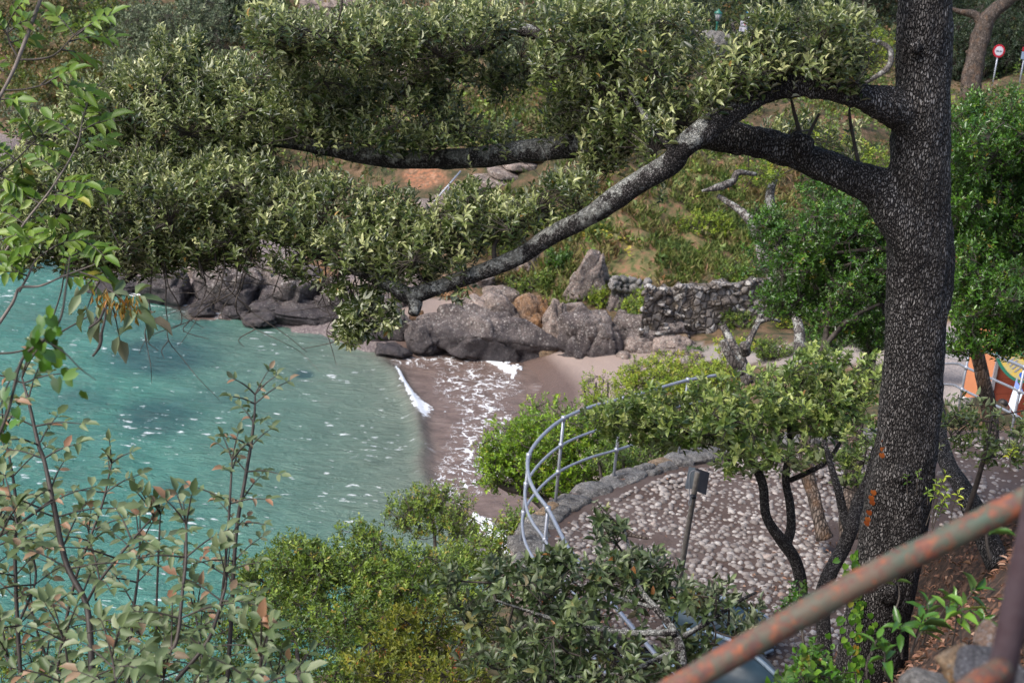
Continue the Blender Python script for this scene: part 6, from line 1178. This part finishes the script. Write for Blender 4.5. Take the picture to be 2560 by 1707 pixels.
# rusty rail close to the camera
rr_ = thing('handrail', 'rusty green painted handrail crossing the lower right corner close to the camera', 'handrail', W(2540, 1900, 1.95))
a = Acc(); tube(a, [W(1480, 1835, 2.12), W(1700, 1712, 2.12), W(1950, 1566, 2.12), W(2170, 1444, 2.12), (W(2400, 1330, 2.12)), W(2620, 1222, 2.10), W(2900, 1090, 2.08)], 0.0203, 24, 10, .04, 30, seed=4); a.build('rail', RUST, rr_)
pt = W(2560, 1420, 1.98); a = Acc(); tube(a, [pt+np.array([0, 0, .35]), pt+np.array([0, 0, .05]), pt-np.array([0, 0, .3]), pt-np.array([0, 0, .62])], .020, 24, 4, .03, 30, seed=6); a.build('post', RUSTD, rr_)
a = Acc(); tube(a, [W(2380, 1760, 1.9), W(2440, 1712, 1.93), (W(2505, 1672, 1.98))], .018, 20, 4, .03, 30); a.build('lower_rail', RUST, rr_)
# stones at the camera's feet
for (u, v, d, s, mt, lb, sd, bl) in [(2398, 1655, 2.9, (.052, .045, .04), ROCKT, 'rounded tan stone at the bottom next to the rusty post', 71, .2), (2478, 1590, 3.05, (.030, .03, .034), rockmat('pinkish white stone', (.40, .26, .19), (.62, .55, .52), (.85, .8, .8), .4, 8), 'small pinkish white stone above the tan one', 72, .2),
                                 (2500, 1700, 2.75, (.085, .07, .045), rockmat('blue grey stone', (.14, .135, .15), (.27, .26, .285), (.5, .5, .52), .3, 9), 'large blue grey stone behind the rusty post', 73, .4), (2330, 1720, 3.0, (.07, .05, .03), ROCKG, 'low grey stone cut off by the bottom edge', 74, .3)]:
    a = Acc(); lump(a, W(u, v, d), s, sd, 5, .3, 9, .08, (.1, .2), block=bl); tag(a.build('stone', mt), lb, 'stone', 'stones at the foot of the rusty handrail')
# signpost seen from behind
DKS = simple('weathered sign metal', (.075, .085, .105), .45, .3, 12, (.12, .13, .155)); CAB = simple('grey cable', (.34, .34, .36), .5); WOODP = simple('grey post wood', (.13, .115, .10), .7, 0, 25, (.22, .20, .18)); BLK = simple('black plastic', (.015, .015, .018), .45)
sp_ = thing('sign_post', 'leaning grey post with the backs of two small sign plates on the cobbled terrace', 'sign', W(1700, 1420, 13.6))
a = Acc(); b0, b1 = W(1695, 1470, 13.7), W(1744, 1180, 13.2); tube(a, [b0, (b0+b1)/2, b1], [.030, .027, .026], 12, 3, .02, 8); a.build('post', WOODP, sp_)
def quad_plate(acc, px, d, th=.006, m=0):
    P = np.array([W(u, v, dd) for u, v, dd in px]); n = unit(np.cross(P[1]-P[0], P[3]-P[0])); prism(acc, P, n*th, .5, m)
a = Acc(); quad_plate(a, [(1722, 1166, 13.4), (1738, 1168, 13.24), (1736, 1222, 13.24), (1712, 1221, 13.4)], 0); a.build('sign_plate', DKS, sp_)
a = Acc(); quad_plate(a, [(1742, 1170, 13.25), (1774, 1181, 13.45), (1765, 1237, 13.45), (1738, 1226, 13.25)], 0); a.build('sign_plate', DKS, sp_)
a = Acc(); tube(a, [W(u, v, 13.12) for u, v in [(1728, 1262), (1724, 1236), (1723, 1200), (1727, 1180), (1738, 1176), (1748, 1182)]], .0045, 6, 6); tube(a, [W(u, v, 13.12) for u, v in [(1727, 1240), (1722, 1255), (1722, 1262), (1727, 1260), (1728, 1244)]], .0045, 6, 6); a.build('cable', CAB, sp_)
a = Acc(); c = W(1733, 1241, 13.24); tube(a, [c-np.array([0, 0, .012]), c+np.array([0, 0, .012])], .031, 12, 1); a.build('cable_tie', BLK, sp_)
a = Acc(); tube(a, [W(1505, 1331, 15.6), W(1545, 1333, 15.5), W(1585, 1338, 15.5), (W(1620, 1345, 15.4))], [.02, .025, .022, .015], 8, 4, .2, 12); tube(a, [W(1530, 1308, 15.8), W(1560, 1322, 15.6), W(1585, 1338, 15.5)], [.012, .02, .02], 8, 4, .2, 12); tag(a.build('fallen_branch', BARKT), 'dark forked fallen branch lying on the cobbles inside the railing', 'branch')
# upturned boats and a plastic crate under the oak boughs
def hull(acc, c, ln, wd, ht, rz, tilt=0.0):
    nU, nV = 18, 13; V = []
    for i in range(nU):
        t = i/(nU-1); x = (t-.5)*ln; wv_ = wd/2*(1-abs(2*t-1)**2.6)**.6+.02; hz = ht*(1-.35*abs(2*t-1)**2)
        for j in range(nV):
            an = math.pi*j/(nV-1); V.append([x, -wv_*math.cos(an)*1.0, hz*(math.sin(an)**.7)])
    V = np.array(V); Rm = np.array(Matrix.Rotation(rz, 3, 'Z') @ Matrix.Rotation(tilt, 3, 'Y')); F = gridF(nU, nV)[:, ::-1]; acc.add(V@Rm.T+c, F); return lambda X: np.asarray(X)@Rm.T+c
BLU = simple('faded blue hull paint', (.035, .065, .09), .32, 0, 6, (.05, .09, .12)); BLU2 = simple('pale blue trim', (.26, .34, .42), .3)
for i, (u, v, z, ln, wd, rz, lb) in enumerate([(1820, 1665, 5.55, 1.15, .58, -.75, 'faded blue dinghy lying upside down under the oak boughs'), (1800, 1555, 5.55, 1.1, .55, -.35, 'second upturned blue dinghy, just behind the one nearest the rail')]):
    p = G(u, v, z+.15); p[2] = z; r = thing('dinghy', lb, 'boat', p, 'upturned dinghies'); a = Acc(); f = hull(a, p, ln, wd, .40, rz, .0); a.build('hull', BLU, r); a = Acc()
    tube(a, f([((t-.5)*ln, 0, .405*(1-.35*abs(2*t-1)**2)+.01) for t in np.linspace(.05, .95, 9)]), .022, 6, 3); a.build('keel', BLU2, r); a = Acc()
    for s in (-1, 1): tube(a, f([((t-.5)*ln, s*(wd/2*(1-abs(2*t-1)**2.6)**.6+.035), .02) for t in np.linspace(.0, 1, 13)]), .02, 6, 3)
    a.build('gunwale', BLU2, r)
cr = thing('plastic_crate', 'low black plastic lattice crate lying on the cobbles beside the blue dinghies', 'crate', G(1600, 1660, ZT+.04)); a = Acc(); c = G(1600, 1660, ZT+.05); c[2] = ZT+.05; ca = .5
ax = np.array([[math.cos(ca), math.sin(ca), 0], [-math.sin(ca), math.cos(ca), 0], [0, 0, 1.0]])
for k in range(9): box(a, c+ax[0]*(k-4)*.06, .014, .42, .02, ax=ax); box(a, c+ax[1]*(k-4)*.052+np.array([0, 0, .005]), .52, .014, .02, ax=ax)
a.build('lattice', BLK, cr); a = Acc(); [box(a, c+ax[1]*s*.22, .56, .02, .07, ax=ax) for s in (-1, 1)]; [box(a, c+ax[0]*s*.27, .02, .42, .07, ax=ax) for s in (-1, 1)]; a.build('rim', BLK, cr)
# kiosk, its oval sign and banner, person
KZ = 2.75
ORL = simple('light orange wall paint', (.62, .25, .12), .6, 0, 3, (.55, .21, .10)); ORD = simple('red orange boards', (.42, .095, .05), .55, 0, 4, (.36, .08, .045)); WHT = simple('white paint', (.75, .74, .72), .6); ROOFM = simple('kiosk roof', (.30, .26, .25), .7, 0, 8, (.2, .17, .16))
kc = W(2480, 960, 27.0); kx, ky = kc[0], kc[1]; A0 = np.array([kx, ky, 0]); L1 = unit(np.array([-1.0, .75, 0])); L2 = unit(np.array([1.0, .25, 0]))
ks = thing('kiosk', 'orange painted beach kiosk at the right edge beyond the sloping path', 'kiosk', (kx, ky, KZ))
def wallbox(acc, p, dirv, ln, z0, z1, th=.06, tint=.5, m=0): 
    n = unit(np.cross(dirv, [0, 0, 1])); ax_ = np.array([dirv, -n, [0, 0, 1.0]]); box(acc, p+dirv*ln/2+np.array([0, 0, (z0+z1)/2]), ln, th, z1-z0, ax=ax_, m=m)
a = Acc(); wallbox(a, A0, L1, .55, KZ+1.0, KZ+2.7); a.build('wall', ORL, ks); a = Acc(); wallbox(a, A0, L1, .55, KZ-.6, KZ+.998, .08); a.build('white_wainscot', WHT, ks)
a = Acc(); 
for k in range(11): wallbox(a, A0+np.array([0, 0, 0]), L2, 3.2, KZ-.6+k*.3, KZ-.6+k*.3+.292, .05)
a.build('board_wall', ORD, ks)
a = Acc(); box(a, A0+L2*1.6+L1*.2+np.array([0, 0, KZ+2.80]), 3.5, 1.0, .12, math.atan2(L2[1], L2[0])); a.build('roof', ROOFM, ks)
a = Acc(); box(a, A0+np.array([0, -.04, KZ+1.0]), .06, .06, 3.3); a.build('corner_post', simple('grey post', (.28, .27, .30), .5), ks)
def disc(acc, c, ux, uy, ru, rv, th, n=40, m=0, lift=0.0):
    nn = unit(np.cross(ux, uy)); t = np.linspace(0, 2*math.pi, n, endpoint=False); prism(acc, c+nn*lift+np.outer(np.cos(t)*ru, ux)+np.outer(np.sin(t)*rv, uy), nn*th, .5, m)
GRN = simple('green sign edge', (.02, .16, .10), .45); YLS = simple('yellow sign face', (.62, .42, .07), .45, 0, 14, (.45, .40, .20)); BLS = simple('blue sign paint', (.03, .12, .55), .4); LET = simple('grey lettering', (.26, .25, .28), .5)
oc = W(2532, 908, 26.2); fx = unit(_R*.62-_U*.78+_F*.0); fy = unit(_R*.78+_U*.62); sg_ = thing('oval_sign', 'oval yellow sign with green rim hanging on the orange kiosk', 'sign', oc)
if np.dot(np.cross(fx, fy), _F) > 0: fy = -fy
a = Acc(); disc(a, oc, fx, fy, .42, .24, .03); a.build('rim', GRN, sg_); a = Acc(); disc(a, oc, fx, fy, .37, .185, .012, lift=.03); a.build('face', YLS, sg_)
a = Acc(); disc(a, oc+fx*.27-fy*.02, fx, fy, .06, .05, .01, 20, lift=.042); a.build('blue_dot', BLS, sg_)
a = Acc(); nn = unit(np.cross(fx, fy))
for k in range(6): q = oc+fx*(-.22+.07*k)+nn*.044; prism(a, [q-fy*.09-fx*.012, q-fy*.09+fx*.016, q+fy*(.07+.02*(k % 2))+fx*.02, q+fy*(.07+.02*(k % 2))-fx*.006], nn*.006)
a.build('lettering', LET, sg_)
bn = thing('banner', 'narrow white banner with a blue corner standing in front of the orange kiosk', 'banner', W(2530, 1040, 25.6))
a = Acc(); quad_plate(a, [(2539, 955, 25.6), (2556, 985, 25.5), (2536, 1034, 25.4), (2521, 1010, 25.5)], 0); a.build('cloth', simple('white banner cloth', (.62, .72, .80), .6), bn)
a = Acc(); quad_plate(a, [(2540, 950, 25.58), (2557, 976, 25.48), (2552, 982, 25.48), (2536, 965, 25.56)], 0, .008); a.build('blue_corner', BLS, bn)
a = Acc(); tube(a, [W(2543, 945, 25.62), (W(2517, 1070, 25.5))], .02, 8, 1); a.build('pole', GALV, bn)
def skin_body(name, label, joints, edges, radii, mat, foot, parts=()):
    root = thing(name, label, 'person', foot); me = bpy.data.meshes.new('body'); o = bpy.data.objects.new('body', me)
    me.from_pydata([Vector(j)-Vector(foot) for j in joints], edges, []); SC.collection.objects.link(o); o.parent = root
    m = o.modifiers.new('skin', 'SKIN'); 
    for i, r in enumerate(radii): me.skin_vertices[0].data[i].radius = (r, r)
    me.skin_vertices[0].data[0].use_root = True
    s = o.modifiers.new('sub', 'SUBSURF'); s.levels = s.render_levels = 2; me.materials.append(mat)
    return root, o
hd = W(2504, 1010, 25.2); gx, gy = hd[0], hd[1]; fz = hd[2]-1.62; B = lambda x, y, z: (gx+x, gy+y, fz+z)
SKN = simple('skin', (.46, .27, .20), .5); CLO = simple('black clothes', (.012, .012, .016), .8); HAIR = simple('dark hair', (.02, .015, .012), .5)
me = bpy.data.meshes.new('b')
J = [B(0, 0, .95), B(0, .01, 1.15), B(0, .02, 1.38), B(.01, -.01, 1.47), B(.20, .02, 1.36), B(.25, -.05, 1.08), B(.22, -.22, .92), B(-.20, .02, 1.36), B(-.25, -.05, 1.08), B(-.20, -.22, .95), B(.10, 0, .88), B(.11, -.02, .48), B(.11, .02, .06), B(.12, -.12, .03), B(-.10, 0, .88), B(-.11, -.02, .48), B(-.11, .02, .06), B(-.12, -.12, .03)]
E_ = [(0, 1), (1, 2), (2, 3), (2, 4), (4, 5), (5, 6), (2, 7), (7, 8), (8, 9), (0, 10), (10, 11), (11, 12), (12, 13), (0, 14), (14, 15), (15, 16), (16, 17)]
RD = [.15, .14, .13, .06, .075, .05, .038, .075, .05, .038, .095, .065, .045, .04, .095, .065, .045, .04]
o = bpy.data.objects.new('t', me); me.from_pydata(J, E_, []); SC.collection.objects.link(o); o.modifiers.new('s', 'SKIN')
for i, r_ in enumerate(RD): me.skin_vertices[0].data[i].radius = (r_, r_)
me.skin_vertices[0].data[0].use_root = True; o.modifiers.new('b', 'SUBSURF').levels = 2
dg = bpy.context.evaluated_depsgraph_get(); ev = o.evaluated_get(dg).to_mesh(); V = np.array([v.co[:] for v in ev.vertices]); F = [tuple(p.vertices) for p in ev.polygons]; bpy.data.objects.remove(o)
pr = thing('person', 'person with short dark hair and black clothes, head bowed, in front of the orange kiosk', 'person', B(0, 0, 0))
a = Acc(); a.add(V, [np.array([f for f in F if len(f) == 4]), np.array([f for f in F if len(f) == 3]).reshape(-1, 3)])
hb = ico(3); HV = hb[0].copy(); HV = HV*np.array([.076, .095, .115]); HV[:, 2] -= .02*(HV[:, 1] < -.03); fr_ = (HV[:, 1] < -.07) & (abs(HV[:, 0]) < .02) & (abs(HV[:, 2]) < .03); HV[fr_, 1] -= .018
HR = np.array(Matrix.Rotation(math.radians(28), 3, 'X') @ Matrix.Rotation(.9, 3, 'Z')); hc = np.array(B(.02, -.03, 1.60)); 
skinacc = Acc(); skinacc.add(HV@HR.T+hc, [hb[1]]); [lump(skinacc, hc+np.array([s*.078, .01, -.005]), (.012, .02, .03), 5, 2, planes=0, rough=0) for s in (-1, 1)]
tube(skinacc, [B(.01, 0, 1.42), B(.015, -.01, 1.50), B(.02, -.02, 1.55)], [.055, .05, .05], 12, 3); tube(skinacc, [B(.225, -.20, .93), B(.215, -.27, .90), B(.21, -.33, .89)], [.03, .034, .02], 8, 4); tube(skinacc, [B(-.205, -.20, .96), B(-.20, -.27, .93), B(-.19, -.33, .92)], [.03, .034, .02], 8, 4)
for acc_, c_ in ((skinacc, (.21, -.33, .89)), (skinacc, (-.19, -.33, .92))):
    for k in range(4): tube(acc_, [B(c_[0]-.024+.016*k, c_[1], c_[2]), B(c_[0]-.026+.017*k, c_[1]-.04, c_[2]-.01), B(c_[0]-.024+.016*k, c_[1]-.065+.006*abs(k-1.5), c_[2]-.03)], .008, 6, 3)
    tube(acc_, [B(c_[0]-.03, c_[1]+.05, c_[2]), B(c_[0]-.05, c_[1]+.01, c_[2]-.01), B(c_[0]-.045, c_[1]-.02, c_[2]-.02)], .009, 6, 3)
a.build('body', CLO, pr); skinacc.build('head_and_hands', SKN, pr)
a = Acc(); HV2 = hb[0]*np.array([.084, .104, .12]); HV2 = HV2[:, :]; HV2[:, 1] += .018; HV2[:, 2] += .014; HV2 *= (1+.05*fbm(hb[0]*6, 3, 3))[:, None]; face = (hb[0][:, 1] < -.35) & (hb[0][:, 2] < .35); HV2[face] *= .72; a.add(HV2@HR.T+hc, [hb[1]]); a.build('hair', HAIR, pr)
# bench beside the path
bp = W(2385, 885, 30.5); bz = gz(bp[0], bp[1]); bz = max(bz, bp[2]-.5); GW = simple('grey bench planks', (.26, .24, .25), .7, 0, 12, (.36, .34, .34)); bc = np.array([bp[0], bp[1], bz]); be = thing('bench', 'grey slatted bench beside the sloping path seen through the railing', 'bench', bc); axb = np.array([unit(np.array([1, -.25, 0])), unit(np.array([.25, 1, 0])), [0, 0, 1.0]])
a = Acc(); [box(a, bc+axb[1]*(k*.13-.13)+np.array([0, 0, .45]), 1.5, .11, .04, ax=axb) for k in range(3)]; a.build('seat', GW, be); a = Acc(); [box(a, bc+axb[1]*.24+np.array([0, 0, .62+k*.15]), 1.5, .04, .11, ax=axb) for k in range(3)]; a.build('backrest', GW, be)
for s in (-1, 1): a = Acc(); box(a, bc+axb[0]*s*.66+axb[1]*.03+np.array([0, 0, .2]), .07, .38, .50, ax=axb); box(a, bc+axb[0]*s*.66+axb[1]*.265+np.array([0, 0, .5]), .06, .04, 1.0, ax=axb); a.build('leg', GW, be)
# street lamp
lp = W(1797, 27, 74); lx, ly, lz = lp; lg = gz(lx, ly); GNP = simple('green lamp paint', (.03, .17, .13), .4); GLS = simple('milky lamp glass', (.42, .40, .42), .25); lm = thing('street_lamp', 'green street lamp with milky tapered lantern across the road', 'street lamp', (lx, ly, lg))
a = Acc(); tube(a, [(lx, ly, lg-.1), (lx, ly, lg+.5), (lx, ly, lg+.52), (lx, ly, lz-.68), (lx, ly, lz-.62), (lx, ly, lz-.56)], [.11, .09, .05, .045, .08, .06], 12, 1); a.build('pole', GNP, lm)
a = Acc(); tube(a, [(lx, ly, lz-.54), (lx, ly, lz-.16)], [.10, .19], 6, 1); a.build('lantern_glass', GLS, lm); a = Acc(); tube(a, [(lx, ly, lz-.16), (lx, ly, lz-.11), (lx, ly, lz+.02), (lx, ly, lz+.08)], [.23, .23, .05, .02], 6, 1); 
a.build('lantern_roof', GNP, lm); a = Acc()
for k in range(6): an = k*math.pi/3; tube(a, [(lx+.10*math.cos(an), ly+.10*math.sin(an), lz-.56), (lx+.195*math.cos(an), ly+.195*math.sin(an), lz-.14)], .012, 4, 1)
a.build('lantern_frame', GNP, lm)
# direction signs and bus stop cube on a pole
SW = simple('white sign face', (.66, .64, .72), .4); SBL = simple('bright blue sign face', (.02, .26, .62), .4); INK = simple('dark sign ink', (.04, .04, .07), .5); SRED = simple('red sign paint', (.50, .02, .04), .4)
sd_ = W(1875, 28, 75); g_ = gz(sd_[0], sd_[1]); ds = thing('direction_sign', 'pole with two white direction boards and a blue and white cube on top', 'road sign', (sd_[0], sd_[1], g_)); X1 = np.array([1.0, 0, 0]); ex = np.array([1.0, 0, 0])
a = Acc(); tube(a, [(sd_[0], sd_[1], g_-.1), (sd_[0], sd_[1], sd_[2]-.1)], .03, 8, 1); a.build('pole', GALV, ds)
cbx = sd_.copy(); a = Acc(); box(a, cbx+np.array([.09, 0, 0]), .17, .20, .28, bev=.02); a.build('white_cube_half', SW, ds); a = Acc(); box(a, cbx+np.array([-.08, 0, 0]), .165, .20, .27, bev=.02); a.build('blue_cube_half', SBL, ds)
for k, (v_, wd_, tx) in enumerate(((62, .82, 0), (77, .82, 1))):
    c = W(1871, v_, 74.9); c = np.array([sd_[0]-.04, sd_[1]-.06, c[2]]); a = Acc(); box(a, c, wd_, .03, .235, bev=.01); o = a.build('sign_board', SW, ds); sub(o, ds); a = Acc()
    r2 = np.random.default_rng(k); x = -.06 if k else -.04   # illegible dark lettering and arrow
    for q in range(8+k): box(a, c+np.array([x+q*.045, -.018, 0]), .026, .008, .07+.02*(r2.random() < .4))
    box(a, c+np.array([-.32, -.018, 0]), .05, .008, .13); a.build('lettering', INK, o)
    if k == 0: a = Acc(); disc(a, c+np.array([-.14, -.014, -.03]), np.array([1, 0, 0]), np.array([0, 0, 1.0]), .045, .05, .008, 16); a.build('red_mark', SRED, o)
# round prohibition sign
np_ = W(2497, 128, 62); gg_ = gz(np_[0], np_[1]); gg_ = min(gg_, np_[2]-1.9); ne = thing('round_sign', 'round white road sign with red rim on a thin pole across the road', 'road sign', (np_[0], np_[1], gg_)); ez = np.array([0, 0, 1.0])
a = Acc(); tube(a, [(np_[0], np_[1]+.03, gg_-.2), (np_[0], np_[1]+.03, np_[2]-.2)], .03, 8, 1); a.build('pole', GALV, ne); a = Acc(); disc(a, np_, ex, ez, .26, .28, .02); a.build('rim', SRED, ne); a = Acc(); disc(a, np_, ex, ez, .18, .20, .02, lift=.012); a.build('face', SW, ne)
a = Acc(); [box(a, np_+np.array([x_, -.036, -.01]), .035, .008, .05) for x_ in (-.11, -.06, -.02, .05, .10)]; a.build('lettering', INK, ne)
s2 = W(2562, 140, 60); a = Acc(); r_ = thing('road_sign', 'pale blue sign with red top cut by the right picture edge', 'road sign', (s2[0], s2[1], gz(s2[0], s2[1]))); box(a, s2, .3, .03, .32, bev=.01); a.build('face', simple('pale blue sign', (.35, .45, .60), .4), r_); a = Acc(); box(a, s2+ez*.26, .3, .03, .18, bev=.01); a.build('red_panel', SRED, r_); a = Acc(); tube(a, [(s2[0], s2[1]+.03, gz(s2[0], s2[1])-.2), (s2[0], s2[1]+.03, s2[2])], .03, 8, 1); a.build('pole', GALV, r_)
trunk_only('roadside_tree', 'leaning thick grey brown trunk beside the round road sign across the road', [(2425, 260, 58), (2428, 200, 58), (2440, 140, 58), (2455, 80, 58), (2475, 40, 58), (2520, 0, 58), (2580, -50, 58)], [52, 50, 46, 46, 40, 34, 30], BARKT, extra=[([(2458, 70, 58), (2440, 40, 58), (2400, 30, 58), (2370, 20, 58)], [30, 22, 14, 8]), ([(2428, 145, 58), (2416, 128, 58)], [14, 8])])
trunk_only('dead_branch', 'bare curved dead branch arching in the gap left of the big trunk', [(2130, 230, 40), (2150, 215, 40), (2215, 175, 40), (2228, 140, 40), (2215, 115, 40), (2180, 102, 40), (2130, 95, 40)], [8, 10, 13, 14, 12, 10, 6], BARKG, 'branch')
for i, (u, v, w_, h_, lb) in enumerate([(1075, 240, 190, 90, 'pale rock outcrop seen in the gap beneath the upper dark branches'), (830, 50, 150, 70, 'pinkish rock face behind the top of the oak crown'), (1760, 150, 130, 60, 'grey stone wall across the road below the street lamp')]):
    rock(u, v, w_, h_, ROCKL if i != 2 else ROCKG, lb, None, .5, .1, (0, 0), 90+i, .9, name='rock_outcrop', group='pale rocks on the far bank', sub_=5)
